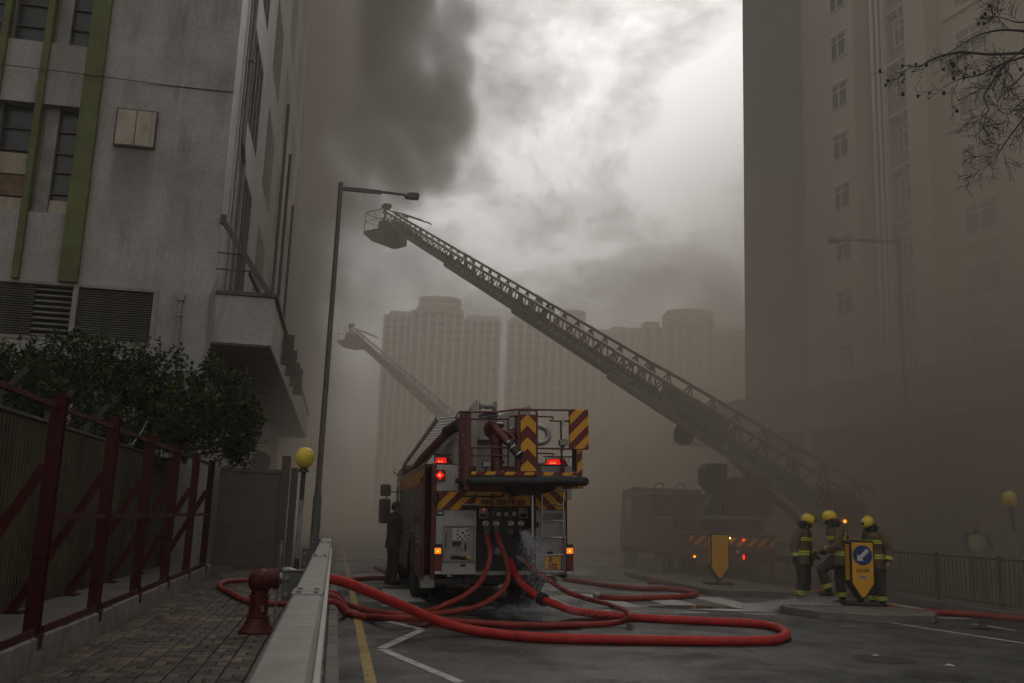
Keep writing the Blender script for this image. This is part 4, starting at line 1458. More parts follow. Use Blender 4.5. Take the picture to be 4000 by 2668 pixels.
def beacon_bar(z0, z1, y, name='beacon_bar'):
    a, b_ = q4(*z0, y), q4(*z1, y)
    o = MB().box((a.x, y, b_.z), (b_.x, y + .22, b_.z + .02)).build(name, M_EBLK, fe)
    w_, h = b_.x - a.x, a.z - b_.z
    MB().prism([(0, 0), (w_, 0), (w_ * .86, h), (w_ * .14, h)], (a.x, y + .02, b_.z + .02), (1, 0, 0), (0, 0, 1), (0, .18, 0)).build('housing', M_LDIM, o)
    MB().prism([(w_ * .03, .0), (w_ * .70, 0), (w_ * .62, h * .8), (w_ * .14, h * .8)], (a.x, y + .012, b_.z + .025), (1, 0, 0), (0, 0, 1), (0, .006, 0)).build('lens', M_LRED, o)
    MB().box((a.x + w_ * .2, y + .006, b_.z + h * .35), (a.x + w_ * .48, y + .0115, b_.z + h * .6)).build('tube', M_LREDH, o)
    m = MB()
    for i in range(7):
        x = a.x + w_ * i / 6
        m.cyl((x, y - .02, b_.z), (x, y - .02, b_.z + h + .06), .004, n=4)
    for zz_ in (h * .55, h + .06):
        m.cyl((a.x, y - .02, b_.z + zz_), (b_.x, y - .02, b_.z + zz_), .004, n=4)
    m.box((a.x, y - .02, b_.z + h + .056), (b_.x, y + .22, b_.z + h + .062))
    m.build('cage', M_EBLK, o)
    return o


beacon_bar((440, 478), (566, 524), .10)
beacon_bar((1210, 490), (1370, 535), .25)
a, b_ = q4(1184, 535, .2), q4(1395, 575, .2)
MB().box((a.x, .2, b_.z - .5), (b_.x, .7, a.z)).build('roof_locker', M_EGRY, fe)
# rear ladder
lx0, lx1 = q4(1187, 0, -.08).x, q4(1332, 0, -.08).x
zt_, zb_ = q4(0, 700, -.08).z, q4(0, 1280, -.08).z
ld = MB().cyl((lx0, -.08, zb_), (lx0, -.08, zt_), .012, n=8).cyl((lx1, -.08, zb_), (lx1, -.08, zt_), .012, n=8).build('rear_ladder', M_CHRO, fe, True)
for zy in (795, 914, 1160, 1280):
    z = q4(0, zy, -.08).z
    MB().cyl((lx0, -.08, z), (lx1, -.08, z), .011, n=8).build('rung', M_CHRO, ld, True)
z = q4(0, 1036, -.1).z
MB().tube(bezier([(lx0 - .01, -.10, z - .16), (lx0 - .01, -.10, z - .04), (lx0 + .04, -.10, z), (lx1 - .04, -.10, z), (lx1 + .02, -.10, z - .04), (lx1 + .02, -.10, zb_ - .02)], 4), .013, 6).build('rung', M_CHRO, ld, True)
# number plate
pp = panel('number_plate', q4, (1207, 1165), (1318, 1256), -.03, -.003, M_SIGNY)
c = q4(1262, 1190, -.03)
lettering('E', .115, M_EBLK, pp, (c.x - .03, -.033, c.z), (R(90), 0, 0), bold=.003)
c = q4(1262, 1234, -.03)
lettering('332', .115, M_EBLK, pp, (c.x, -.033, c.z), (R(90), 0, 0), bold=.003)
c = q4(1246, 1140, -.02)
MB().box((c.x - .05, -.03, c.z - .02), (c.x + .05, -.002, c.z + .025), .006).build('plate_lamp', M_EBLK, fe)
c = q4(1160, 944, -.01)
MB().box((c.x - .025, -.02, c.z - .05), (c.x + .025, -.002, c.z + .05), .012).build('door_pull', M_EBLK, fe)
for zy in (885,):
    a, b_ = q4(1190, 866, -.006), q4(1332, 906, -.006)
    MB().box((a.x, -.012, b_.z), (b_.x, -.001, a.z)).build('vent', M_SHUT, fe)
a = q4(455, 760, -.06)
MB().box((a.x - .05, -.10, a.z - .10), (a.x + .03, -.013, a.z + .03), .02).box((a.x - .02, -.08, a.z + .03), (a.x + .04, -.013, a.z + .13), .02).build('hinge_lock', M_EBLK, fe)

# rescue platform (overhangs the rear)
YB, YI = -1.15, -.10
pl = MB()
a, b_ = q4(640, 605, YB), q4(1440, 640, YB)
pl.box((a.x, YB + .02, b_.z - .02), (b_.x, YI, b_.z + .06), .01)
pl = pl.build('platform_floor', M_EBLK, fe)
a, b_ = q4(668, 642, YB), q4(1480, 642, YB)
MB().tube([(a.x + .05, YB + .3, a.z), (a.x - .02, YB + .08, a.z), (a.x + .05, YB - .02, a.z), (b_.x - .06, YB - .02, b_.z), (b_.x + .03, YB + .06, b_.z), (b_.x - .02, YB + .3, b_.z)], [.07, .075, .078, .078, .075, .06], 10).build('rubber_bumper', M_EBLK, pl, True)
a, b_ = q4(697, 572, YB), q4(1432, 604, YB)
MB().box((a.x, YB - .01, b_.z), (b_.x, YB + .02, a.z), .003).build('toe_board', M_STRB, pl)
a, b_ = q4(900, 690, YB + .3), q4(1210, 735, YB + .3)
MB().prism([(a.x, a.z + .03), (b_.x + .3, a.z + .03), (b_.x, b_.z + .02), (a.x + .35, b_.z - .02)], (0, YB + .3, 0), (1, 0, 0), (0, 0, 1), (0, .7, 0)).build('underframe', M_EBLK, pl)
a, b_ = q4(1290, 640, YB + .1), q4(1476, 700, YB + .1)
MB().prism([(a.x, a.z), (b_.x, a.z), (b_.x, b_.z + .02), (a.x, b_.z)], (0, YB + .1, 0), (1, 0, 0), (0, 0, 1), (0, .25, 0)).build('skirt_plate', M_STR, pl)
MB().tube([(q4(640, 745, YB).x, YB + .3, q4(640, 742, YB).z), (q4(900, 745, YB).x, YB + .3, q4(0, 742, YB).z), (q4(945, 735, YB).x, YB + .3, q4(0, 732, YB).z), (q4(950, 700, YB).x, YB + .35, q4(0, 700, YB).z)], .016, 6).build('hang_rail', M_EBLK, pl)
MB().tube([(q4(690, 690, YB).x, YB + .2, q4(0, 690, YB).z), (q4(905, 704, YB).x, YB + .2, q4(0, 704, YB).z), (q4(905, 640, YB).x, YB + .2, q4(0, 640, YB).z)], .012, 6).build('hang_rail', M_ERED, pl)


def pipe5(pts, r=.018, name='guard_rail', mat=None):
    return MB().tube([q5(zx, zy, y) for zx, zy, y in pts], r, 7).build(name, mat or M_ERED, pl, True)


pipe5([(1550, 270, YB), (880, 258, YB), (620, 292, YB), (140, 288, YB), (92, 368, YB), (165, 380, YB + .3), (240, 378, YB)])
pipe5([(270, 380, YB), (755, 383, YB), (805, 342, YB), (900, 340, YB)])
pipe5([(768, 380, YB), (770, 1050, YB)], .016)
pipe5([(905, 340, YB), (900, 300, YB), (925, 270, YB), (1090, 268, YB), (1125, 280, YB), (1140, 330, YB)])
pipe5([(285, 745, YB), (520, 742, YB), (1570, 762, YB)])
pipe5([(290, 845, YB), (530, 846, YB), (760, 848, YB)], .014)
pipe5([(1140, 350, YI), (1330, 352, YI), (1352, 372, YI), (1300, 404, YI), (1455, 410, YI)], .016)
pipe5([(1440, 408, YB + .5), (1447, 760, YB + .5), (1462, 1045, YB + .5)])
pipe5([(1150, 818, YI), (1340, 822, YI), (1360, 835, YI), (1310, 865, YI), (1590, 862, YI), (1605, 850, YI), (1605, 830, YB + .3)], .016)
for (zx, y) in ((250, YB), (180, YI)):
    a, b_ = q5(zx - 32, 288, y), q5(zx + 30, 1290, y)
    MB().box((a.x, y, b_.z), (b_.x, y + .06, a.z), .008).build('corner_post', M_ERED, pl)
a, b_ = q5(300, 740, YB), q5(318, 1045, YB)
MB().box((a.x, YB, b_.z), (b_.x, YB + .03, a.z)).build('post', M_ERED, pl)
for zy in (610, 720, 830, 945, 1050, 1160):
    MB().cyl(q5(200, zy, YB + .08), q5(185, zy - 30, YI), .012, n=6).build('side_rung', M_ERED, pl)
# chevron column and the big striped board
a, b_ = q5(930, 322, YB - .02), q5(1100, 1050, YB - .02)
M_CHEV = stripes('chevron stripe', YEL, DRD, .265, 45, chevron=(a.x + b_.x) / 2)
MB().box((a.x, YB - .02, b_.z), (b_.x + .03, YB + .03, a.z), .004).build('chevron_board', M_CHEV, pl)
for (x0, x1) in ((880, 932), (1104, 1150)):
    a, b_ = q5(x0, 322, YB), q5(x1, 1050, YB)
    MB().box((a.x, YB, b_.z), (b_.x, YB + .22, a.z), .006).build('column', M_ERED, pl)
a, b_ = q5(1553, 255, YB), q5(1795, 772, YB)
MB().box((a.x, YB - .02, b_.z), (b_.x, YB + .10, a.z), .012).build('striped_board', M_STR, pl)
a, b_ = q5(1655, 772, YB), q5(1718, 1265, YB)
MB().box((a.x, YB, b_.z), (b_.x, YB + .06, a.z), .006).build('striped_post', M_STR, pl)
a, b_ = q5(1600, 772, YB + .1), q5(1645, 1055, YB + .1)
MB().box((a.x, YB + .1, b_.z), (b_.x, YB + .2, a.z)).build('post', M_EBLK, pl)
MB().tube([q5(1465, 365, YB), q5(1485, 380, YB), q5(1485, 450, YB), q5(1470, 480, YB), q5(1462, 440, YB)], .008, 5, close=True).build('hook', M_ALU, pl)
MB().bar(q5(1485, 410, YB), q5(1555, 412, YB), .03, .03).build('hook_arm', M_EBLK, pl)
for (zx, zy, s) in ((1477, 682, 1), (493, 955, 1)):
    c = q5(zx, zy, YB + .06)
    o = MB().box((c.x - .075, YB + .06, c.z - .055), (c.x + .075, YB + .16, c.z + .055), .025).build('work_lamp', M_EBLK, pl)
    MB().box((c.x - .065, YB + .053, c.z - .045), (c.x + .065, YB + .0605, c.z + .04), .004).build('lens', M_EGRY, o)
    MB().bar((c.x, YB + .12, c.z - .05), (c.x, YB + .12, c.z - .13), .03, .03).build('stem', M_EBLK, o)
# monitor on the platform
MB().lathe([(.115, -.03), (.115, .0), (.10, .01), (.095, .45), (.125, .46), (.125, .60), (.105, .61), (.10, .72), (.12, .73), (.12, .78), (.085, .80)], q5(620, 1050, YB + .22), (0, 0, 1), 18).build('monitor_riser', M_ERED, pl, True)
mo = MB().tube(bezier([q5(625, 740, YB + .2), q5(600, 600, YB + .22), q5(520, 560, YB + .2), q5(515, 480, YB + .15), q5(570, 450, YB + .1), q5(640, 540, YB + .05), q5(720, 620, YB), q5(765, 680, YB - .04)], 6), .07, 12).build('monitor', M_ERED, pl, True)
p, q = q5(735, 640, YB - .02), q5(925, 860, YB - .14)
ax = (q - p)
MB().lathe([(.05, 0), (.055, .05), (.048, .06), (.06, .16), (.072, .17), (.072, .30), (.085, .32), (.088, ax.length - .02), (.072, ax.length), (.06, ax.length - .04)], p, ax, 18).build('nozzle', M_EBLK, mo, True)
for (d0, rr) in ((.065, .056), (.175, .075), (ax.length - .05, .091)):
    MB().lathe([(rr, d0), (rr, d0 + .018)], p, ax, 18).build('nozzle_ring', M_CHRO, mo, True)
MB().tube([q5(690, 540, YB + .05), q5(790, 560, YB + .02), q5(840, 640, YB), q5(770, 690, YB - .03)], .055, 10).sphere(q5(800, 570, YB + .1), .11, 12, 8).build('monitor_elbow', M_ERED, mo, True)
c = q5(515, 340, YB + .15)
hw_ = MB().tube([(c.x + .155 * math.cos(t), YB + .15 + .16 * math.sin(t), c.z + .055 * math.sin(t + .4)) for t in [2 * math.pi * i / 24 for i in range(24)]], .02, 7, close=True).build('steering_wheel', M_EBLK, mo, True)
MB().tube([(c.x, YB + .15, c.z), q5(530, 420, YB + .15), q5(600, 600, YB + .22)], .014, 6).bar((c.x - .15, YB + .15, c.z), (c.x + .15, YB + .15, c.z), .02, .012).build('steering_column', M_EBLK, hw_)
for (zx, zy) in ((605, 415), (505, 572), (700, 930)):
    MB().sphere(q5(zx, zy, YB + .15), .03, 8, 6).build('knob', M_EBLK, mo)
c0 = q5(1190, 480, YI)
MB().tube(bezier([c0 + Vector((-.15, 0, .02)), c0, c0 + Vector((.10, 0, -.06)), c0 + Vector((.12, 0, -.2)), c0 + Vector((.02, 0, -.28)), c0 + Vector((-.12, 0, -.28))], 5), .055, 10).build('exhaust_elbow', M_ALU, pl, True)

# booms folded over the roof
b1 = MB()
p0, p1 = Vector((-.18, -.02, 3.35)), Vector((-.18, 6.6, 2.95))
b1.bar(p0 + Vector((0, .2, -.25)), p1, .46, .48)
b1 = b1.build('upper_boom', M_BOOM, fe)
a, b_ = q4(697, 85, .1), q4(737, 400, .1)
MB().prism([(a.x, b_.z - .35), (b_.x - .02, b_.z - .35), (b_.x + .0, b_.z + .3), (b_.x, a.z + .02), (b_.x - .03, a.z + .02), (a.x, a.z - .12)], (0, .05, 0), (1, 0, 0), (0, 0, 1), (0, .5, 0)).build('knuckle_plate', M_BOOM, b1)
a, b_ = q4(740, 160, .12), q4(880, 560, .12)
MB().box((a.x, .35, b_.z - .1), (b_.x, .8, a.z - .06), .02).build('boom_end', M_BOOM, b1)
a = q4(868, 85, .1)
MB().box((a.x - .02, .05, a.z - .22), (a.x + .015, .35, a.z + .0), .005).build('knuckle_plate', M_BOOM, b1)
c, d = q4(752, 118, .15), q4(862, 118, .15)
W_ = d.x - c.x
MB().lathe([(.07, 0), (.075, .02), (.035, .06), (.035, W_ * .3), (.06, W_ * .32), (.06, W_ * .36), (.05, W_ * .37), (.05, W_ * .63), (.06, W_ * .64), (.06, W_ * .68), (.035, W_ * .7), (.04, W_ - .06), (.075, W_ - .02), (.07, W_)], c, (1, 0, 0), 16).build('pulley', M_EGRY, b1, True)
MB().bar((.32, .6, 2.62), (.32, 6.9, 2.62), .42, .40).build('lower_boom', M_BOOM, fe)
a = q4(880, 200, .5)
MB().prism([(0, 0), (.62, .12), (.62, .55), (.10, .38), (0, .32)], (a.x, .55, a.z - .30), (1, 0, 0), (0, 0, 1), (0, .35, 0)).build('boom_cradle', M_BOOM, fe)
# escape ladder laid along the left roof edge
p, q = Vector((-1.16, 6.4, 2.68)), Vector((-.92, .9, 3.30))
dv = (q - p).normalized()
sd_ = Vector((.5, 0, .08))
rk = MB().bar(p, q, .035, .085).bar(p + sd_, q + sd_, .035, .085).build('escape_ladder', M_ALU, fe)
for i in range(19):
    t = p.lerp(q, (i + .5) / 19)
    MB().cyl(t, t + sd_, .016, n=6).build('rung', M_ALU, rk)
MB().tube([(-1.0, 6.0, 2.52), (-.95, 3.5, 2.72), (-.72, 1.0, 3.05), (-.66, .55, 3.12)], .085, 10).build('water_pipe', M_ERED, fe, True)
MB().tube([(-.74, 1.05, 3.06), (-.60, .3, 3.14)], .10, 10).build('hose_sleeve', M_EBLK, fe, True)
MB().box((-.62, .7, 2.42), (-.36, 3.0, 2.95), .03).build('roof_box', M_BOOM, fe)
MB().box((-.9, 4.2, 2.42), (.9, 5.6, 2.62), .05).build('turntable', M_ERED, fe)
MB().box((.45, .7, 2.1), (1.2, 6.0, 2.5), .03).build('roof_locker', M_ERED, fe)

# ------------------------------------------------------------------ turntable ladder trucks
LT = Frame(4, at_depth(2862, 2280, 27.2))
LT.o.z = 0
M_LRED2 = pm('ladder truck red', (.085, .018, .014), .5, var=.2, dirt=(.06, .02, .016), dirt_amt=.5)
M_LAD = pm('ladder steel', (.055, .052, .050), .5, metal=.3, var=.25)
M_LADW = pm('ladder pale plate', (.19, .175, .155), .55, var=.15, dirt=(.10, .09, .08), dirt_amt=.4)
M_LAMBS = glow('small amber lamp', (1.0, .30, .02), 9.0)
M_LREDS = glow('small red lamp', (1.0, .02, .01), 7.0)
M_LYELS = glow('small yellow lamp', (1.0, .75, .12), 9.0)

lt = thing('ladder_truck', 'red turntable ladder truck dim in smoke with its ladder raised under the lamp arm', 'fire truck', LT.o, LT.a, 'turntable ladder trucks')
MB().box((-1.25, .0, .55), (1.25, 7.4, 1.35), .03).build('deck', M_LRED2, lt)
MB().box((-1.22, 1.9, 1.35), (.55, 4.6, 1.75), .03).build('locker', M_LRED2, lt)
MB().box((-1.24, 4.7, .6), (1.24, 7.6, 2.55), .05).build('body_box', M_LRED2, lt)
cb = MB().prism([(7.7, .5), (10.2, .5), (10.3, .7), (10.2, 1.7), (9.9, 2.75), (7.7, 2.8)], (-1.24, 0, 0), (0, 1, 0), (0, 0, 1), (2.48, 0, 0)).build('cab', M_LRED2, lt)
MB().box((-1.26, 8.1, 1.6), (-1.242, 9.0, 2.4)).build('cab_window', M_GLS2, cb)
MB().box((-1.24, -.02, .98), (1.24, .0, 1.22)).build('rear_stripe', M_STR, lt)
MB().box((-1.0, -.04, .5), (1.0, .2, .62)).build('bumper', M_EBLK, lt)
for s in (-1, 1):
    for y in (1.6, 2.9, 8.9):
        w_ = MB().lathe([(.25, 0), (.42, 0), (.49, .04), (.49, .24), (.42, .28), (.25, .28)], (s * .92, y, .48), (s, 0, 0), 22).build('wheel', M_TYRE, lt, True)
        MB().lathe([(.05, .2), (.24, .22), (.27, .285)], (s * .92, y, .48), (s, 0, 0), 14).build('rim', M_EGRY, w_, True)
    for y in (.7, 5.6):                                   # outriggers
        jk = MB().box((s * 1.2, y, .55), (s * 2.0, y + .22, .75)).build('outrigger', M_LRED2, lt)
        MB().cyl((s * 1.9, y + .11, .06), (s * 1.9, y + .11, .75), .06, n=10).box((s * 1.9 - .2, y - .09, -.01), (s * 1.9 + .2, y + .31, .06)).build('jack', M_EGRY, jk)
for (x, z, m) in ((.30, 1.16, M_LREDS), (.30, .66, M_LREDS), (.30, .72, M_LREDS), (-.10, 1.2, M_LYELS), (-1.1, .66, M_LAMBS)):
    MB().sphere((x, -.06, z), .032, 8, 6).build('lamp', m, lt)
for (x0, x1, y) in ((-.95, -.60, 5.6), (-.2, .15, 5.6), (.0, .35, 1.5)):
    MB().tube(bezier([(x0, y, 2.5 if y > 3 else 1.7), (x0, y, 2.8 if y > 3 else 2.25), (x0 + .08, y, 2.88 if y > 3 else 2.34), (x1 - .08, y, 2.86 if y > 3 else 2.34), (x1, y, 2.5 if y > 3 else 2.0)], 4), .022, 6).build('hoop_rail', M_EBLK, lt)
# turntable
tt = MB().cyl((.55, 1.9, 1.34), (.55, 1.9, 1.70), .95, n=24).build('turntable', M_LRED2, lt, True)
MB().box((-.55, 1.0, 1.70), (1.35, 2.6, 1.82), .02).build('turntable_deck', M_LADW, tt)
MB().prism([(-.55, 1.84), (-.15, 1.84), (.2, 2.3), (.2, 3.35), (-.35, 3.35), (-.45, 3.2), (-.45, 2.8), (-.15, 2.45)], (0, 1.1, 0), (1, 0, 0), (0, 0, 1), (0, .9, 0)).build('control_seat', M_EBLK, tt)
MB().prism([(.1, 1.82), (1.55, 1.82), (1.75, 2.4), (1.4, 3.05), (.35, 2.95)], (0, 1.25, 0), (1, 0, 0), (0, 0, 1), (0, .18, 0)).prism([(.1, 1.82), (1.55, 1.82), (1.75, 2.4), (1.4, 3.05), (.35, 2.95)], (0, 2.35, 0), (1, 0, 0), (0, 0, 1), (0, .18, 0)).build('ladder_cheeks', M_LRED2, tt)

P0 = at_depth(3150, 1902, 28.6)                          # pivot
P1 = at_depth(1512, 872, 60.0)                          # tip of the top section
inv = Matrix.Rotation(-LT.a, 4, 'Z') @ Matrix.Translation(-LT.o)
A, B = inv @ P0, inv @ P1
ux = (B - A).normalized()
uy = Vector((0, 0, 1)).cross(ux).normalized()
uz = ux.cross(uy)
LAD_L = (B - A).length
MLAD = Matrix(((ux.x, uy.x, uz.x, A.x), (ux.y, uy.y, uz.y, A.y), (ux.z, uy.z, uz.z, A.z), (0, 0, 0, 1))) @ Matrix.Translation((0, 0, -.30))
SECT = [(-1.9, 10.5, .60, 1.10), (8.8, 19.5, .53, 1.00), (17.5, 28.5, .46, .90), (26.5, 36.5, .40, .77), (34.5, LAD_L, .34, .64)]
for k, (x0, x1, hw, h) in enumerate(SECT):
    m = MB()
    t_ = .085 - k * .008
    for s in (-1, 1):
        m.box((x0, s * hw - t_ / 2, -.05), (x1, s * hw + t_ / 2, .17 - k * .015))
        m.box((x0, s * hw - .012, .1), (x1, s * hw + .012, h * .2))
        m.box((x0, s * hw - t_ / 2, h - .12), (x1, s * hw + t_ / 2, h))
    sec = m.build('ladder_section', M_LAD if k else M_LADW, lt)
    sec.matrix_local = MLAD @ Matrix.Translation((0, 0, SECT[0][3] - h))       # tops aligned, undersides stepped
    pitch = 1.25 - k * .1
    n = int((x1 - x0) / pitch)
    p_ = (x1 - x0) / n
    dg = MB().bar((0, 0, .1), (p_ / 2, 0, h - .05), .05, .05).bar((p_ / 2, 0, h - .05), (p_, 0, .1), .05, .05).mesh('brace', M_LAD if k else M_LADW)
    up_ = MB().bar((0, 0, .1), (0, 0, h - .05), .05, .05).mesh('upright', M_LAD if k else M_LADW)
    for s in (-1, 1):
        for i in range(n):
            link('brace', dg, sec, (x0 + i * p_, s * hw, 0))
            if k < 3:
                link('upright', up_, sec, (x0 + (i + .5) * p_, s * hw, 0))
    rg = MB().cyl((0, -hw, .05), (0, hw, .05), .028, n=6).mesh('rung', M_LAD)
    for i in range(int((x1 - x0) / .55)):
        link('rung', rg, sec, (x0 + .3 + i * .55, 0, 0))
    MB().box((x0, -hw - .02, -.09), (x1, hw + .02, -.052)).build('floor_tray', M_LAD, sec)
    if k == 0:
        pl0 = MB().box((3.2, hw + .045, .14), (6.9, hw + .06, h - .06)).build('name_plate', M_LADW, sec)
        lettering('MAGIRUS', .40, M_EBLK, pl0, (4.95, hw + .064, .33), (R(90), 0, R(180)), squeeze=1.1, bold=.006)
        lettering('55 CS', .34, M_EBLK, pl0, (4.85, hw + .064, .72), (R(90), 0, R(180)), squeeze=1.2, bold=.006)
        for i in range(5):
            MB().box((5.95 + i * .0, hw + .061, .55 + i * .075), (6.7 - i * .05, hw + .066, .58 + i * .075)).build('print_line', M_EBLK, pl0)
        for i in range(5):
            MB().box((3.25, hw + .061, .30 + i * .075), (3.75, hw + .066, .33 + i * .075)).build('print_line', M_EBLK, pl0)
        MB().cyl((5.4, .32, -.30), (5.4, .62, -.30), .36, n=20).build('hose_reel', M_EBLK, sec, True)
        MB().cyl((-.2, 0, -.75), (4.2, 0, -.12), .11, n=10).build('lift_ram', M_LRED2, sec, True)
        MB().box((-1.9, -hw + .1, -.30), (-.9, hw - .1, .7), .05).build('counter_box', M_LRED2, sec)
        MB().sphere((-1.95, .3, .15), .05, 8, 6).build('lamp', M_LAMBS, sec)
# basket, held level at the tip
TIP = inv @ at_depth(1560, 886, 60.0)
az = math.atan2(-ux.x, ux.y)
bk = MB()
BW = 1.05
prof = [(-.75, 0.05), (.35, 0.0), (1.20, .62), (1.24, .78), (1.20, .85), (-.75, .85)]
m = MB().prism(prof, (0, -BW, -1.05), (1, 0, 0), (0, 0, 1), (0, 2 * BW, 0))
bk = m.build('basket', M_LAD, lt)
face = math.atan2(ux.y, ux.x) + R(24)
bk.matrix_local = Matrix.Translation(TIP + Vector((-.75, .6, -.05))) @ Matrix.Rotation(face, 4, 'Z')
for y in (-BW, BW):
    MB().tube([(-.7, y, -.2), (-.7, y, .95), (-.55, y, 1.08), (1.0, y, 1.08), (1.15, y, .95), (1.15, y, -.2)], .03, 6).build('side_rail', M_LAD, bk)
    MB().cyl((-.7, y, .45), (1.15, y, .45), .022, n=6).build('side_rail', M_LAD, bk)
    for i in range(5):
        MB().cyl((-.55 + i * .22, y, -.2), (-.55 + i * .22, y, 1.06), .02, n=5).build('side_bar', M_LAD, bk)
for x in (-.7, 1.15):
    MB().cyl((x, -BW, 1.0), (x, BW, 1.0), .03, n=6).cyl((x, -BW, .45), (x, BW, .45), .022, n=6).build('cross_rail', M_LAD, bk)
MB().box((.45, -.9, -.2), (1.1, .0, .80), .12).box((-.5, -.9, -.2), (.1, -.3, .55), .1).build('rescue_pack', M_EBLK, bk)
MB().cyl((-.1, .45, .95), (-.1, .45, 1.35), .07, n=10).prism([(-.3, 0), (.15, -.05), (.25, .15), (.05, .32), (-.35, .28)], (-.1, .25, 1.3), (1, 0, 0), (0, 0, 1), (0, .4, 0)).build('monitor', M_LAD, bk)
MB().tube([(.7, -.3, .95), (.7, -.3, 1.35), (.85, -.3, 1.4)], .05, 8).sphere((.78, -.3, 1.45), .12, 10, 8).build('spot_lamp', M_LAD, bk)
MB().bar((-.7, 0, -.5), (-1.5, 0, -.25), .5, .3).build('mounting', M_LAD, bk)
MB().tube([(-.7, -.5, 1.0), (-1.5, -.45, .75), (-3.3, -.35, .02), (-3.5, -.35, -.12)], .05, 7).tube([(-.7, .5, 1.0), (-1.5, .45, .75), (-3.3, .35, .02), (-3.5, .35, -.12)], .05, 7).build('walkway_rail', M_LAD, bk)
lt_src = lt


def far_copy():
    c = copy_tree(lt_src, None, label='distant turntable ladder truck nearly lost in smoke, basket beside the lamp pole')
    tip_w = LT.w(TIP.x, TIP.y, TIP.z)
    want = at_depth(1405, 1292, 101.0)
    rot = Matrix.Rotation(R(5), 4, 'Z')
    d = rot @ (tip_w - LT.o)
    c.location = want - d
    c.location.z = 0
    c.rotation_euler = (0, 0, LT.a + R(5))
    return c


lt2 = far_copy()
# water jet from the second basket towards the burning building

# ------------------------------------------------------------------ keep-left bollards
M_BAMB = pm('amber sign face', (.80, .37, .010), .4, var=.1, dirt=(.30, .15, .02), dirt_amt=.3)
M_BLUE = pm('blue sign disc', (.012, .035, .17), .4, var=.12)
M_SWHT = pm('sign white', (.62, .61, .58), .45, var=.1, dirt=(.35, .33, .3), dirt_amt=.3)


def bollard(loc, rotz, label, front):
    o = thing('traffic_bollard', label, 'traffic bollard', loc, rotz, 'traffic bollards')
    W, T = .235, .15
    out = [(-W, .40), (-W + .0, 1.19), (-W + .03, 1.22), (W - .03, 1.22), (W, 1.19), (W, .40), (.06, .12), (-.06, .12)]
    MB().prism(out, (0, -T, 0), (1, 0, 0), (0, 0, 1), (0, 2 * T, 0)).build('shell', M_EBLK, o)
    inn = [(-W + .03, .41), (-W + .03, 1.18), (W - .03, 1.18), (W - .03, .41), (.03, .155), (-.03, .155)]
    f = MB().prism(inn, (0, -T - .008, 0), (1, 0, 0), (0, 0, 1), (0, .01, 0)).build('face', M_BAMB, o)
    MB().prism(inn, (0, T - .002, 0), (1, 0, 0), (0, 0, 1), (0, .01, 0)).build('face', M_BAMB, o)
    MB().box((-W - .006, -T + .06, .46), (-W + .004, T - .06, 1.14)).build('side_strip', M_BAMB, o)
    MB().box((W - .004, -T + .06, .46), (W + .006, T - .06, 1.14)).build('side_strip', M_BAMB, o)
    MB().lathe([(.07, .06), (.06, .14)], n=12).box((-.33, -.24, -.01), (.33, .24, .05), .015).build('base', M_EBLK, o)
    if front:
        d = MB().cyl((0, -T - .013, .94), (0, -T - .006, .94), .19, n=32).build('disc', M_BLUE, o)
        arrow = [(-.11, -.11), (.02, -.105), (-.018, -.067), (.125, .076), (.076, .125), (-.067, -.018), (-.105, .02)]
        MB().prism(arrow, (0, -T - .018, .94), (1, 0, 0), (0, 0, 1), (0, .006, 0)).build('arrow', M_SWHT, d)
        lettering('65109', .10, M_EBLK, f, (0.0, -T - .011, .645), (R(90), 0, 0), bold=.001, squeeze=1.02)
        MB().box((-.07, -T - .013, .50), (.07, -T - .0085, .56)).build('label_plate', M_EGRY, f)
        lettering('65', .035, M_EBLK, f, (0.0, -T - .0145, .53), (R(90), 0, 0), depth=.001)
        MB().box((.165, -T - .013, .63), (.19, -T - .0085, .70)).build('tape', M_SWHT, f)
    return o


b1_ = on_ground(3362, 2362, .125)
bollard(b1_, R(2), 'amber keep-left bollard with blue arrow disc and number, standing on the near island', True)
b2_ = ST.w(9.35, 22.6, .125)
bollard(b2_, R(4), 'plain amber bollard without arrow standing on the far island in the smoke', False)

# ------------------------------------------------------------------ hoses
def hose_mat(name, col, rough):
    m, t, b = new_mat(name)
    co = objco(t)
    n1 = _noise(t, co, 3.5, 5, .65, .4)
    c = _mix(t, n1, tuple(v * .6 for v in col), tuple(min(1, v * 1.25) for v in col))
    k = _ramp(t, _noise(t, co, 9, 6, .7, .5), [(.50, 0.0), (.66, 1.0)])
    c = _mix(t, _math(t, 'MULTIPLY', k, .45), c, (.06, .018, .013))
    s_ = _ramp(t, _noise(t, stretch(t, co, (1, 1, 1)), 38, 3, .7), [(.60, 0.0), (.70, 1.0)])
    c = _mix(t, _math(t, 'MULTIPLY', s_, .2), c, (.30, .20, .16))
    setc(t, b.inputs['Base Color'], c)
    t.links.new(_ramp(t, _noise(t, co, 6, 3), [(.35, rough - .15), (.65, rough + .25)]), b.inputs['Roughness'])
    w1 = t.nodes.new('ShaderNodeTexWave')
    w1.inputs['Scale'].default_value = 55
    w1.inputs['Distortion'].default_value = 1.5
    t.links.new(co, w1.inputs['Vector'])
    bump(t, b, _math(t, 'ADD', w1.outputs['Fac'], _noise(t, co, 90, 2)), .35, .004)
    return m


M_HOSE = hose_mat('wet red hose', (.50, .016, .012), .55)
M_HOSE2 = hose_mat('dull red hose', (.30, .024, .012), .55)


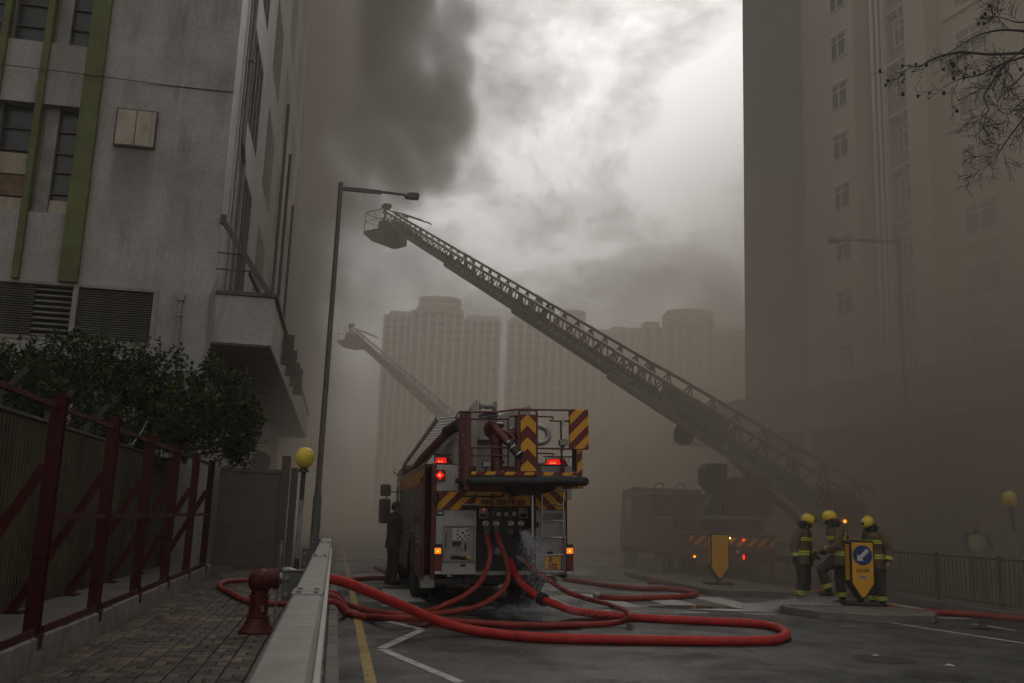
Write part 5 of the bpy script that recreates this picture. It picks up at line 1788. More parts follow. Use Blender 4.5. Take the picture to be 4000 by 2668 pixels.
def hose(pts, r, label, mat, n=12):
    """pts in street coordinates"""
    w_ = bezier([ST.w(*p) for p in pts], 9)
    o = thing('fire_hose', label, 'fire hose', w_[0], 0, 'fire hoses')
    c = [p - w_[0] for p in w_]
    rr_ = [r * (1 + .05 * mnoise.noise(p_ * 2.3) + .03 * mnoise.noise(p_ * 9)) for p_ in w_]
    MB().tube(c, rr_, n).build('jacket', mat, o, 'all')
    d0 = (c[1] - c[0]).normalized()
    MB().lathe([(r * 1.05, -.05), (r * 1.25, -.03), (r * 1.25, .04), (r * 1.08, .06), (r * 1.08, .10)], c[0], d0, 14).build('coupling', M_GALV, o, True)
    return o, c


def tkst(zx, zy, y):
    p = q4(zx, zy, y)
    return ST.l(TK.w(p.x, p.y, p.z))


oC = ST.l(TK.w(*q6(1065, 905, .12)))
oA, oB, oD = ST.l(TK.w(*q6(785, 560, .16))), ST.l(TK.w(*q6(905, 560, .16))), ST.l(TK.w(*q6(1180, 880, .14)))
g_ = lambda px, py, z: tuple(ST.gr(px, py, z))
big = [(-.50, 11.29, .79), (-.2, 11.36, .77), (.16, 11.55, .70), (.75, 12.0, .46), (1.35, 12.45, .20), (1.85, 12.5, .075), g_(2100, 2490, .06), g_(2500, 2500, .06), g_(2900, 2504, .06), g_(3045, 2494, .06), g_(3062, 2462, .06),
       g_(2960, 2437, .06), g_(2700, 2424, .06), g_(2480, 2412, .06), g_(2250, 2388, .09)]
for (zx, zy, y) in ((1620, 1440, -1.0), (1450, 1370, -.75), (1230, 1205, -.35), (1120, 1040, -.05)):
    p = q6(zx, zy, y)
    big.append(tuple(ST.l(TK.w(*p))))
big.append(tuple(oC))
hb_, cbig = hose(big, .062, 'thick bright red hose looping from the hydrant across the road to the engine', M_HOSE, 16)
k_ = Vector(ST.w(*ST.l(TK.w(*q6(1465, 1385, -.78))))) - hb_.location
ci = min(range(len(cbig)), key=lambda i: (cbig[i] - k_).length)
MB().lathe([(.07, -.07), (.10, -.06), (.105, -.02), (.085, -.01), (.085, .01), (.105, .02), (.10, .06), (.07, .07)], cbig[ci], (cbig[ci + 1] - cbig[ci - 1]), 18).build('mid_coupling', M_EBLK, hb_, True)
hA = [tuple(oA)] + [tuple(ST.l(TK.w(*q6(zx, zy, y)))) for zx, zy, y in ((800, 680, -.04), (830, 800, -.12), (810, 950, -.2), (700, 1180, -.38), (500, 1345, -.62), (300, 1440, -.85))] + [g_(1690, 2382, .05), g_(1580, 2400, .045), g_(1440, 2385, .045), g_(1350, 2355, .045), (.02, 15.6, .26), (-.55, 15.5, .20)]
hose(hA, .044, 'red hose hanging from the left engine outlet, sweeping to the guard rail', M_HOSE2)
hB = [tuple(oB)] + [tuple(ST.l(TK.w(*q6(zx, zy, y)))) for zx, zy, y in ((925, 640, -.04), (980, 780, -.12), (1035, 950, -.2), (1050, 1130, -.3), (980, 1270, -.45), (820, 1400, -.75), (600, 1495, -1.0))] + [g_(1720, 2395, .045), g_(1600, 2412, .045), g_(1440, 2412, .045), g_(1355, 2395, .045), (.22, 14.2, .10), (.05, 14.0, .26), (-.5, 13.9, .20)]
hose(hB, .044, 'red hose hanging from the second engine outlet, curving back under the guard rail', M_HOSE2)
hD = [tuple(oD)] + [tuple(ST.l(TK.w(*q6(zx, zy, y)))) for zx, zy, y in ((1400, 1040, -.1), (1700, 1250, -.3), (1900, 1340, -.5))] + [g_(2380, 2362, .05), g_(2445, 2385, .15), g_(2462, 2408, .17), g_(2420, 2430, .06), g_(2300, 2440, .045), g_(2050, 2442, .045), g_(1850, 2432, .045), g_(1700, 2420, .045), g_(1550, 2415, .14), g_(1420, 2405, .045), (.30, 14.9, .045), (.05, 15.0, .26), (-.5, 15.0, .20)]
hose(hD, .042, 'red hose in a wide loop beside the thick hose, from the right engine outlet', M_HOSE2)
hE = [(-.50, 14.3, .20), g_(985, 2352, .195), g_(905, 2318, .195), g_(858, 2292, .195), g_(880, 2272, .195), g_(980, 2266, .195), (-.9, 19.2, .195), (-.3, 20, .195)]
hose(hE, .045, 'dull red hose curling over the brick pavement behind the hydrant', M_HOSE2)
hF = [g_(4300, 2455, .05), g_(4000, 2420, .05), g_(3780, 2400, .05), g_(3560, 2386, .05), g_(3450, 2362, .05), g_(3380, 2330, .05), (11.0, 22.5, .05), (8, 24, .05)]
hose(hF, .055, 'dark red hose lying on the far carriageway behind the bollard', M_HOSE2)
hG = [g_(2330, 2330, .05), g_(2420, 2338, .05), g_(2560, 2335, .05), g_(2690, 2328, .05), g_(2715, 2316, .05), g_(2600, 2300, .05), g_(2470, 2298, .05), (5.8, 24, .05)]
hose(hG, .06, 'dark red hose looped on the crossing by the far island', M_HOSE2)
hH = [g_(1340, 2268, .05), g_(1440, 2258, .05), g_(1540, 2252, .05), (1.2, 27, .05)]
hose(hH, .05, 'dim red hose lying on the road beside the cab', M_HOSE2)

# ------------------------------------------------------------------ water
def water_mat(name, rough, col=(.8, .8, .8), tr=.6):
    m, t, b = new_mat(name)
    b.inputs['Base Color'].default_value = tuple(col) + (1,)
    b.inputs['Roughness'].default_value = rough
    b.inputs['Transmission Weight'].default_value = tr
    b.inputs['IOR'].default_value = 1.33
    return m


M_DROP = water_mat('water drops', .12, (.92, .93, .95), .35)
M_FOAM = pm('white water foam', (.55, .54, .52), .7, var=.25, scale=20)


def streak(mb, p, r, d):
    p, d = Vector(p), Vector(d).normalized() * r * 5
    a = d.cross(Vector((.3, 1, .2))).normalized() * r * .7
    b = d.cross(a).normalized() * r * .7
    mb.add([p - d, p + a, p + b, p - a, p - b, p + d * .5], [(0, 1, 2), (0, 2, 3), (0, 3, 4), (0, 4, 1), (5, 2, 1), (5, 3, 2), (5, 4, 3), (5, 1, 4)])


def drop(mb, p, r):
    x, y, z = p
    mb.add([(x + r, y, z), (x - r, y, z), (x, y + r, z), (x, y - r, z), (x, y, z + r * 1.3), (x, y, z - r * 1.6)],
           [(0, 2, 4), (2, 1, 4), (1, 3, 4), (3, 0, 4), (2, 0, 5), (1, 2, 5), (3, 1, 5), (0, 3, 5)])


rnd = random.Random(3)
sp_ = MB()
p0 = q6(1215, 560, .05)
for i in range(11000):
    t = rnd.random() ** 1.25 * .85
    ang = rnd.gauss(0, .42)
    v = Vector((.62 + .42 * rnd.gauss(0, 1), -1.0 + .35 * rnd.gauss(0, 1), -.15 + .55 * rnd.gauss(0, .8)))
    p = Vector((p0.x, p0.y, p0.z)) + v * t + Vector((0, 0, -4.9 * t * t * .9))
    if p.z < .01:
        p.z = abs(rnd.gauss(0, .05)) + .005
        p += Vector((rnd.gauss(0, .35), rnd.gauss(0, .3), 0))
    streak(sp_, p, rnd.uniform(.0012, .0036) * (1.2 if t < .25 else 1), v + Vector((0, 0, -9.0 * t)))
ws = sp_.build('water_spray', M_DROP, None, fix=False)
ws.matrix_basis = TK.m
tag(ws, 'water spraying from the open outlet at the back of the engine', kind='stuff')
sp_ = MB()
for i in range(10000):
    px = rnd.uniform(2900, 3290)
    hgt = max(0, 1 - abs(px - 3160) / 190)
    b_ = ST.l(on_ground(px, 2385 - (px - 2900) * .045 + rnd.uniform(-22, 10), .0))
    z = abs(rnd.gauss(0, .02 + .075 * hgt)) + .01
    drop(sp_, (b_.x, b_.y, z + (.10 if b_.x > 8.4 and b_.y < 17.0 else 0)), rnd.uniform(.0025, .007))
fs = sp_.build('splash', M_FOAM, None, fix=False)
fs.rotation_euler = (0, 0, ST.a)
tag(fs, 'white water splashing over the crossing round the firefighters boots', kind='stuff')


def puddle(cx, cy, rx, ry, seed, mat, name, z=.006):
    r_ = random.Random(seed)
    n = 40
    ph = [r_.uniform(0, 6.28) for _ in range(4)]
    pts = []
    for i in range(n):
        a = 2 * math.pi * i / n
        k = 1 + .22 * math.sin(2 * a + ph[0]) + .16 * math.sin(3 * a + ph[1]) + .10 * math.sin(5 * a + ph[2]) + .06 * math.sin(9 * a + ph[3])
        pts.append((cx + rx * k * math.cos(a), cy + ry * k * math.sin(a), z))
    o = MB().add(pts, [tuple(range(n))]).build(name, mat)
    if o.data.polygons[0].normal.z < 0:
        o.data.flip_normals()
    o.rotation_euler = (0, 0, ST.a)
    o['kind'] = 'structure'
    return o


m_, t_, b_ = new_mat('puddle water')
b_.inputs['Base Color'].default_value = (.020, .019, .018, 1)
b_.inputs['Roughness'].default_value = .10
bump(t_, b_, _noise(t_, objco(t_), 14, 3), .10, .01)
puddle(3.9, 14.9, 1.6, .55, 4, m_, 'puddle')
puddle(2.2, 13.6, 1.1, .35, 9, m_, 'puddle')
puddle(6.9, 17.3, .9, .5, 12, m_, 'puddle')
puddle(7.3, 16.95, .75, .16, 5, M_FOAM, 'foam_patch', .010)

# ------------------------------------------------------------------ litter on the road
M_LITA, M_LITB = pm('pale litter', (.5, .47, .38), .7, var=.2), pm('dark litter', (.03, .028, .026), .8, var=.3)
for i, (px, py, s, m, lab) in enumerate(((2924, 2461, .05, M_SIGNY, 'small yellow scrap lying inside the thick hose loop'), (3708, 2602, .10, M_LITA, 'pale paper scrap on the bare asphalt near the right edge'), (2040, 2545, .03, M_SIGNY, 'tiny tan leaf on the asphalt before the thick hose'),
                                         (3835, 2456, .28, M_LITB, 'dark crumpled rag by the dashed lane lines'), (1430, 2362, .06, M_LITB, 'small black scrap beside the yellow line under the hoses'), (3420, 2562, .07, M_LITA, 'small pale chip beside the dark road stain'))):
    g0 = on_ground(px, py, .004)
    r_ = random.Random(i)
    m2 = MB()
    n = 7
    rim = [(s * (.5 + .4 * r_.random()) * math.cos(6.283 * k / n), s * (.3 + .2 * r_.random()) * math.sin(6.283 * k / n), .002 + .12 * s * r_.random()) for k in range(n)]
    m2.add(rim + [(0, 0, s * .28)], [(k, (k + 1) % n, n) for k in range(n)] + [tuple(range(n))[::-1]])
    o = m2.build('litter', m)
    o.location = g0
    tag(o, lab, 'litter', 'litter on the road')
# manhole covers seen as dark rounds in the asphalt
M_IRON = pm('cast iron cover', (.028, .027, .026), .55, metal=.5, var=.3, bmp=.4, bscale=60)
for (px, py, r_) in ((3447, 2575, .36), (3660, 2640, .34)):
    g0 = on_ground(px, py, .003)
    o = MB().lathe([(r_, -.002), (r_, .0015), (.02, .0015)], (0, 0, 0), (0, 0, 1), 28).build('manhole_cover', M_IRON)
    o.location = g0
    o['kind'] = 'structure'

# ------------------------------------------------------------------ people
def remesh(mb, voxel, name, mat, parent, smooth=3, wrinkle=0.0, seed=0):
    me = mb.mesh(name, [], False)
    o = bpy.data.objects.new(name, me)
    r = o.modifiers.new('r', 'REMESH')
    r.mode, r.voxel_size = 'VOXEL', voxel
    s = o.modifiers.new('s', 'SMOOTH')
    s.factor, s.iterations = .5, smooth
    m2 = evaluated(o)
    bpy.data.objects.remove(o)
    if wrinkle:
        nrm = [v.normal.copy() for v in m2.vertices]
        for v, nv in zip(m2.vertices, nrm):
            k = mnoise.noise(Vector((v.co.x * 9 + seed, v.co.y * 9, v.co.z * 5))) + .5 * mnoise.noise(Vector((v.co.x * 22, v.co.y * 22 + seed, v.co.z * 13)))
            v.co += nv * k * wrinkle
    m2.materials.clear()
    m2.materials.append(mat)
    m2.polygons.foreach_set('use_smooth', [True] * len(m2.polygons))
    return link(name, m2, parent)


M_SKIN = pm('skin', (.30, .17, .11), .55, var=.12)
M_HAIR = pm('black hair', (.015, .013, .012), .6, var=.3)
M_COAT = pm('brown fire tunic', (.165, .105, .058), .85, var=.25, scale=7, dirt=(.05, .036, .026), dirt_amt=.6, dirt_scale=5, bmp=.3, bscale=90)
M_TROU = pm('dark fire trousers', (.050, .040, .032), .85, var=.3, scale=7, bmp=.3, bscale=90)
M_LIME = pm('lime reflective band', (.70, .76, .02), .5, var=.15, dirt=(.25, .26, .04), dirt_amt=.4, dirt_scale=9)
M_SILV = pm('grey reflective band', (.30, .31, .22), .4, var=.15)
M_HELM = pm('yellow helmet', (.80, .56, .006), .36, var=.14, scale=6, dirt=(.30, .20, .02), dirt_amt=.45, dirt_scale=6, coat=.3)
M_BOOT = pm('black boot', (.016, .015, .014), .5, var=.3)
M_GLOVE = pm('dark glove', (.025, .024, .026), .75, var=.3)
M_NAVY = pm('dark uniform', (.022, .023, .027), .85, var=.3, bmp=.2, bscale=80)
M_VEST = pm('pale green vest', (.30, .42, .22), .7, var=.15)
V = Vector


def hand(mb, wr, d, out, curl=.5, sc=1.0):
    """palm with five fingers, pointing along d; out = side of the thumb"""
    d, out = V(d).normalized(), V(out).normalized()
    nrm = d.cross(out).normalized()
    mb.tube([wr - d * .02, wr + d * .03, wr + d * .085], [.026 * sc, .036 * sc, .036 * sc], 8)
    for i, L in enumerate((.068, .078, .074, .060)):
        b_ = wr + d * .08 + out * (.027 - i * .018)
        m_ = b_ + d * L * .55 + nrm * curl * .02
        mb.tube([b_, m_, m_ + d * L * .35 + nrm * curl * .035], [.0105 * sc, .0100 * sc, .008 * sc], 6)
    b_ = wr + d * .025 + out * .03
    mb.tube([b_, b_ + out * .025 + d * .03, b_ + out * .032 + d * .065 + nrm * curl * .02], [.0125, .0115, .009], 6)


def person(name, label, loc, face, J, kind='firefighter', group=None, seed=0, h=1.0):
    """J: pose, x to the figure's right, y forward, z up, metres"""
    o = thing(name, label, 'person', loc, face, group)
    o.scale = (h, h, h)
    pel, che, nek, hed = V(J['pelvis']), V(J['chest']), V(J['neck']), V(J['head'])
    hy_, ht_ = J.get('yaw', 0), J.get('tilt', 0)
    rot = Matrix.Rotation(hy_, 3, 'Z') @ Matrix.Rotation(-ht_, 3, 'X') @ Matrix.Rotation(J.get('roll', 0), 3, 'Y')
    H = lambda x, y, z: hed + rot @ V((x, y, z))
    # body: one continuous figure
    b = MB()
    b.loft([(pel - V((0, 0, .08)), (.13, 0, 0), (0, .09, 0)), (pel, (.15, 0, 0), (0, .105, 0)), (pel.lerp(che, .5), (.135, 0, 0), (0, .095, 0)), (che, (.155, 0, 0), (0, .105, 0)), (che.lerp(nek, .75), (.10, 0, 0), (0, .07, 0)), (nek, (.055, 0, 0), (0, .055, 0))], 14)
    b.tube([nek - V((0, 0, .04)), nek.lerp(hed, .6)], [.06, .055], 10)
    X, Y, Z = rot @ V((1, 0, 0)), rot @ V((0, 1, 0)), rot @ V((0, 0, 1))
    b.loft([(H(0, .01, -.125), X * .030, Y * .034), (H(0, .012, -.105), X * .048, Y * .056), (H(0, .006, -.05), X * .066, Y * .082), (H(0, 0, .0), X * .074, Y * .094), (H(0, -.004, .05), X * .073, Y * .095), (H(0, -.004, .09), X * .056, Y * .074), (H(0, -.004, .112), X * .024, Y * .034)], 16)
    b.tube([H(0, .092, .005), H(0, .118, -.035), H(0, .092, -.045)], [.010, .016, .010], 7)          # nose
    b.sphere(H(0, .083, -.075), .022, 8, 6, 1.2, .6, .5)                                            # lips
    for s in (-1, 1):
        b.sphere(H(s * .076, -.005, -.01), .026, 8, 6, .45, .8, 1.2)                                # ears
        sh = V(J['sho%d' % s])
        el, wr = V(J['elb%d' % s]), V(J['wri%d' % s])
        b.tube([che.lerp(sh, .4), sh, sh.lerp(el, .5), el, el.lerp(wr, .4), wr], [.07, .058, .05, .042, .042, .028], 9)
        hand(b, wr, wr - el, V(J.get('thumb%d' % s, (0, 1, 0))), J.get('curl%d' % s, .5))
        hp, kn, an = V(J['hip%d' % s]), V(J['kne%d' % s]), V(J['ank%d' % s])
        b.tube([hp + V((0, 0, .05)), hp.lerp(kn, .3), kn, kn.lerp(an, .35), an], [.085, .082, .058, .056, .038], 10)
        td = V(J.get('toe%d' % s, (0, 1, 0)))
        b.tube([an - V((0, 0, .03)) - td * .04, an - V((0, 0, .05)) + td * .08, an - V((0, 0, .055)) + td * .15], [.04, .036, .028], 8)
    remesh(b, .011, 'body', M_SKIN, o, 2)
    for s in (-1, 1):
        e = MB().sphere(H(s * .031, .083, .008), .012, 8, 6, 1, .6, .8).build('eye', M_BOOT, o, 'all')
    ff = kind == 'firefighter'
    ck = 1.25 if ff else 1.0
    mc = M_COAT if ff else (M_NAVY if kind != 'vest' else M_NAVY)
    mt = M_TROU if ff else M_NAVY
    # trousers and boots
    t = MB()
    t.loft([(pel + V((0, 0, .06)), (.165 * ck, 0, 0), (0, .12 * ck, 0)), (pel - V((0, 0, .06)), (.17 * ck, 0, 0), (0, .125 * ck, 0)), (pel - V((0, 0, .14)), (.13, 0, 0), (0, .10, 0))], 14)
    for s in (-1, 1):
        hp, kn, an = V(J['hip%d' % s]), V(J['kne%d' % s]), V(J['ank%d' % s])
        sh_ = (an - kn).normalized()
        t.tube([hp + V((0, 0, .02)), hp.lerp(kn, .35), kn, kn.lerp(an, .5), an - sh_ * .05], [.10 * ck, .098 * ck, .080 * ck, .078 * ck, .076 * ck], 11)
        td = V(J.get('toe%d' % s, (0, 1, 0)))
        up = -sh_
        bt = MB().tube([an - sh_ * .16, an, an - V((0, 0, .02))], [.07, .062, .058], 10)
        bt.tube([an - V((0, 0, .045)) - td * .07, an - V((0, 0, .05)) + td * .05, an - V((0, 0, .058)) + td * .17, an - V((0, 0, .062)) + td * .20], [.050, .052, .046, .03], 9)
        remesh(bt, .014, 'boot', M_BOOT, o, 2)
    tr = remesh(t, .016, 'trousers', mt, o, 3, .010, seed)
    # coat
    c = MB()
    hem = J.get('hem', .16)
    fw = V(J.get('lean', (0, 0, 0)))
    k = ck
    c.loft([(pel - V((0, 0, hem)), (.215 * k, 0, 0), (0, .165 * k, 0)), (pel + V((0, 0, .02)), (.185 * k, 0, 0), (0, .145 * k, 0)), (pel.lerp(che, .5) + fw * .3, (.175 * k, 0, 0), (0, .135 * k, 0)), (che, (.19 * k, 0, 0), (0, .14 * k, 0)), (che.lerp(nek, .6), (.165 * k, 0, 0), (0, .11 * k, 0)), (nek + V((0, 0, -.01)), (.085, 0, 0), (0, .085, 0)), (nek + V((0, 0, .045)), (.078, 0, 0), (0, .08, 0))], 18)
    for s in (-1, 1):
        sh, el, wr = V(J['sho%d' % s]), V(J['elb%d' % s]), V(J['wri%d' % s])
        c.tube([che.lerp(sh, .35), sh, sh.lerp(el, .5), el, el.lerp(wr, .5), wr - (wr - el).normalized() * .03], [.10 * k, .080 * k, .072 * k, .066 * k, .060 * k, .056 * k], 11)
    ct = remesh(c, .014, 'coat', mc, o, 3, .013 if ff else .006, seed + 5)

    def ring(parent, p, ax, r, w_, mat, name='band', e=None):
        ax = V(ax).normalized()
        if e is None:
            MB().lathe([(r - .004, -w_ / 2), (r, -w_ / 2), (r, w_ / 2), (r - .004, w_ / 2)], p, ax, 18).build(name, mat, parent, True)
        else:
            n, vs, fs = 24, [], []
            for z, q in ((-w_ / 2, 0), (-w_ / 2, .006), (w_ / 2, .006), (w_ / 2, 0)):
                vs += [(p[0] + (e[0] + q) * math.cos(6.2832 * i / n), p[1] + (e[1] + q) * math.sin(6.2832 * i / n), p[2] + z) for i in range(n)]
            for kk in range(3):
                fs += [(kk * n + i, kk * n + (i + 1) % n, (kk + 1) * n + (i + 1) % n, (kk + 1) * n + i) for i in range(n)]
            MB().add(vs, fs).build(name, mat, parent, True)

    if ff:
        for s in (-1, 1):
            el, wr = V(J['elb%d' % s]), V(J['wri%d' % s])
            d = (wr - el).normalized()
            for q, m_ in ((.10, M_LIME), (.06, M_LIME), (.08, M_SILV)):
                ring(ct, wr - d * q, d, .0765 if m_ is M_LIME else .0755, .022, m_)
            kn, an = V(J['kne%d' % s]), V(J['ank%d' % s])
            d = (an - kn).normalized()
            for q, m_ in ((.13, M_LIME), (.08, M_LIME), (.105, M_SILV)):
                ring(tr, an - d * q, d, .100 if m_ is M_LIME else .099, .025, m_)
            g2 = MB().tube([V(J['wri%d' % s]) - (V(J['wri%d' % s]) - V(J['elb%d' % s])).normalized() * .03, V(J['wri%d' % s]) + (V(J['wri%d' % s]) - V(J['elb%d' % s])).normalized() * .03], [.052, .046], 9)
            hand(g2, V(J['wri%d' % s]), V(J['wri%d' % s]) - V(J['elb%d' % s]), V(J.get('thumb%d' % s, (0, 1, 0))), J.get('curl%d' % s, .5), 1.15)
            if J.get('glove%d' % s, True):
                remesh(g2, .011, 'glove', M_GLOVE, o, 1)
        mid = pel + V((0, 0, .07)) + fw * .1
        for dz, m_ in ((.03, M_LIME), (-.03, M_LIME), (0, M_SILV)):
            ring(ct, mid + V((0, 0, dz)), (0, 0, 1), 0, .032, m_, 'band', (.238 if m_ is M_LIME else .237, .186 if m_ is M_LIME else .185))
        cm = che + V((0, 0, -.03))
        for dz, m_ in ((.02, M_LIME), (-.02, M_LIME)):
            ring(ct, cm + V((0, 0, dz)), (0, 0, 1), 0, .025, m_, 'band', (.245, .184))
        extra = J.get('extra', '')
        if 'open' in extra:                                # coat hanging open over a dark lining
            MB().loft([(pel + V((.03, .13, -.2)), (.10, 0, 0), (0, .085, 0)), (pel + V((.02, .12, .1)), (.085, 0, 0), (0, .075, 0)), (che + V((.0, .10, -.02)), (.075, 0, 0), (0, .085, 0)), (nek + V((0, .06, -.05)), (.045, 0, 0), (0, .05, 0))], 12).build('lining', M_NAVY, ct, 'all')
        if 'harness' in extra:
            for s in (-1, 1):
                MB().bar(che + V((s * .10, -.175, -.10)), che + V((s * .10, -.16, .10)), .03, .012, (0, 1, 0)).build('harness_strap', M_LIME, ct)
            MB().box(che + V((-.05, -.215, -.12)), che + V((.05, -.165, .03)), .015).build('back_pouch', M_GLOVE, ct)
        MB().box(che + V((.07, .155, .0)), che + V((.125, .20, .12)), .012).cyl(che + V((.10, .178, .11)), che + V((.10, .178, .20)), .008, n=6).build('radio', M_BOOT, ct)
        MB().tube(bezier([che + V((.10, .18, .12)), che + V((.06, .17, .18)), nek + V((.06, .07, .02))], 5), .006, 5).build('radio_cord', M_BOOT, ct)
        MB().box(pel + V((-.20, .135, -.10)), pel + V((-.06, .20, .02)), .02).build('pocket', mc, ct)
        # collar flap, helmet, visor, ear piece
        MB().loft([(nek + V((0, 0, -.01)), (.115, 0, 0), (0, .115, 0)), (nek + V((0, -.01, .09)), (.105, 0, 0), (0, .115, 0))], 16).build('collar', M_GLOVE, ct, True)
        n, vs, fs = 22, [], []
        rows = 9
        for j in range(rows + 1):
            a = (math.pi * .60) * j / rows
            for i in range(n):
                ph = 6.2832 * i / n
                fr_ = math.cos(ph)                        # 1 at front
                zz_ = math.cos(a)
                drop_ = 1.0
                if a > math.pi * .42:
                    drop_ = 1.0 + (.35 * max(0, -fr_) - .18 * max(0, fr_)) * (a - math.pi * .42)
                vs.append(H(.122 * math.sin(a) * math.sin(ph), .005 + .152 * math.sin(a) * math.cos(ph), .055 + .118 * zz_ * drop_ - (.03 * max(0, -fr_) * math.sin(a) if a > 1.4 else 0)))
        for j in range(rows):
            fs += [(j * n + i, j * n + (i + 1) % n, (j + 1) * n + (i + 1) % n, (j + 1) * n + i) for i in range(n)]
        hm = MB().add(vs, fs).build('helmet', M_HELM, o, 'all')
        sd_ = hm.modifiers.new('shell', 'SOLIDIFY')
        sd_.thickness, sd_.offset = .012, -1
        MB().tube([H(0, .135, .085), H(0, .09, .155), H(0, .0, .182), H(0, -.09, .155), H(0, -.14, .07)], [.008, .016, .019, .016, .008], 7).build('crest', M_HELM, hm, True)
        vv = []
        for j, (z, q) in enumerate(((.03, .126), (-.03, .132), (-.06, .124))):
            vv += [H(.105 * math.sin(R(a)) * q / .126, q * math.cos(R(a)), z) for a in range(-70, 71, 20)]
        nn = 8
        MB().add(vv, [(j * nn + i, j * nn + i + 1, (j + 1) * nn + i + 1, (j + 1) * nn + i) for j in range(2) for i in range(nn - 1)]).build('visor', M_GLS2, hm, 'all')
        MB().lathe([(.03, .10), (.034, .13), (.02, .135)], H(0, .02, .085), rot @ V((.0, 1, .25)), 10).build('badge', M_BOOT, hm, True)
        for s in (-1, 1):
            MB().sphere(H(s * .118, -.01, -.015), .04, 10, 7, .5, 1.1, 1.2).build('ear_guard', M_BOOT, hm, 'all')
            MB().tube([H(s * .10, .03, -.01), H(s * .075, .06, -.09), H(0, .055, -.135)], .007, 5).build('chin_strap', M_LIME, hm)
        fl = [H(.118 * math.sin(R(a)), -.01 + .135 * math.cos(R(a)), -.005) for a in range(105, 256, 15)]
        f2 = [H(.135 * math.sin(R(a)), -.02 + .155 * math.cos(R(a)), -.13) for a in range(105, 256, 15)]
        nn = len(fl)
        nf = MB().add(fl + f2, [(i, i + 1, nn + i + 1, nn + i) for i in range(nn - 1)]).build('neck_flap', M_GLOVE, hm, 'all')
        nf.modifiers.new('thick', 'SOLIDIFY').thickness = .008
    else:
        hr_ = MB().loft([(H(0, -.025, -.05), X * .070, Y * .070), (H(0, -.018, .03), X * .082, Y * .088), (H(0, -.008, .08), X * .074, Y * .090), (H(0, -.006, .118), X * .045, Y * .055), (H(0, -.006, .128), X * .015, Y * .02)], 16).build('hair', M_HAIR, o, 'all')
        if kind == 'vest':
            vz = MB().loft([(pel + V((0, 0, -.02)), (.215, 0, 0), (0, .172, 0)), (pel.lerp(che, .5), (.20, 0, 0), (0, .16, 0)), (che, (.212, 0, 0), (0, .163, 0)), (che.lerp(nek, .6), (.17, 0, 0), (0, .125, 0))], 20).build('vest', M_VEST, o, 'all')
            ring(vz, pel.lerp(che, .4), (0, 0, 1), 0, .05, M_SILV, 'band', (.212, .170))
        if kind == 'helmeted':
            MB().sphere(H(0, 0, .06), .125, 16, 10, .95, 1.1, .95).build('helmet', M_HELM, o, 'all')
    return o


STAND = {'pelvis': (0, 0, .93), 'chest': (0, .0, 1.30), 'neck': (0, .0, 1.47), 'head': (0, .02, 1.62),
         'sho-1': (-.20, 0, 1.42), 'sho1': (.20, 0, 1.42), 'elb-1': (-.27, -.02, 1.12), 'elb1': (.27, -.02, 1.12), 'wri-1': (-.28, .06, .87), 'wri1': (.28, .06, .87),
         'hip-1': (-.10, 0, .90), 'hip1': (.10, 0, .90), 'kne-1': (-.12, .03, .49), 'kne1': (.12, .03, .49), 'ank-1': (-.13, -.01, .105), 'ank1': (.13, -.01, .105)}


def pose(**kw):
    d = dict(STAND)
    for k, v in kw.items():
        d[k.replace('L', '-1').replace('R', '1') if k[:-1] in ('sho', 'elb', 'wri', 'hip', 'kne', 'ank', 'toe', 'thumb', 'curl', 'glove') else k] = v
    return d


def stand_at(px, py, z=0.0, D=None):
    p = at_depth(px, py, D) if D else on_ground(px, py, z)
    p.z = z
    return p


# three firefighters by the keep-left bollard: facing is the turn of +y (left is +)
GF = 'firefighters talking at the crossing'
person('person', 'firefighter with his back arm hanging and glove in hand, coat open, beside the splash', stand_at(3138, 2340, .0, 20.6), R(-128),
       pose(chest=(0, .02, 1.31), neck=(0, .05, 1.48), head=(0, .10, 1.61), tilt=.45, yaw=.25, extra='open', elbR=(.29, -.06, 1.13), wriR=(.31, -.02, .88), elbL=(-.26, .02, 1.13), wriL=(-.20, .20, .95)), group=GF, seed=1, h=1.03)
person('person', 'firefighter seen from behind with a black neck flap, one foot raised onto the island kerb', stand_at(3288, 2350, .0, 20.1), R(68),
       pose(chest=(0, .06, 1.32), neck=(0, .12, 1.49), head=(0, .17, 1.63), tilt=.35, yaw=.15, extra='harness', elbR=(.30, .02, 1.15), wriR=(.22, .25, 1.02), elbL=(-.30, .04, 1.14), wriL=(-.20, .28, 1.03),
            kneL=(-.13, .36, .66), ankL=(-.12, .22, .27), hipL=(-.10, .03, .91)), group=GF, seed=2, h=1.06)
person('person', 'firefighter looking down behind the amber bollard, bare hand hanging', stand_at(3428, 2372, .0, 19.7), R(112),
       pose(chest=(0, .03, 1.31), neck=(0, .09, 1.48), head=(0, .16, 1.60), tilt=.55, yaw=.15, elbL=(-.33, -.04, 1.14), wriL=(-.36, .03, .90), gloveL=False, elbR=(.28, .02, 1.13), wriR=(.20, .24, 1.0)), group=GF, seed=3, h=1.03)
person('person', 'person in a pale green vest standing behind the pedestrian railing in the smoke', ST.w(14.3, 19.6, .13), R(150),
       pose(elbR=(.27, .05, 1.14), wriR=(.12, .24, 1.05), elbL=(-.27, .05, 1.14), wriL=(-.12, .25, 1.03), tilt=.25), 'vest', None, 4)
person('person', 'person in dark uniform standing by the cab side of the red engine', ST.w(1.28, 21.2, 0), R(-60),
       pose(elbR=(.24, .08, 1.15), wriR=(.10, .27, 1.10), elbL=(-.27, .02, 1.14), wriL=(-.16, .22, 1.02), tilt=.1), 'uniform', None, 6, 1.02)
_bw = lt.matrix_basis @ bk.matrix_local
_pb = _bw @ Vector((.15, .1, -.85))
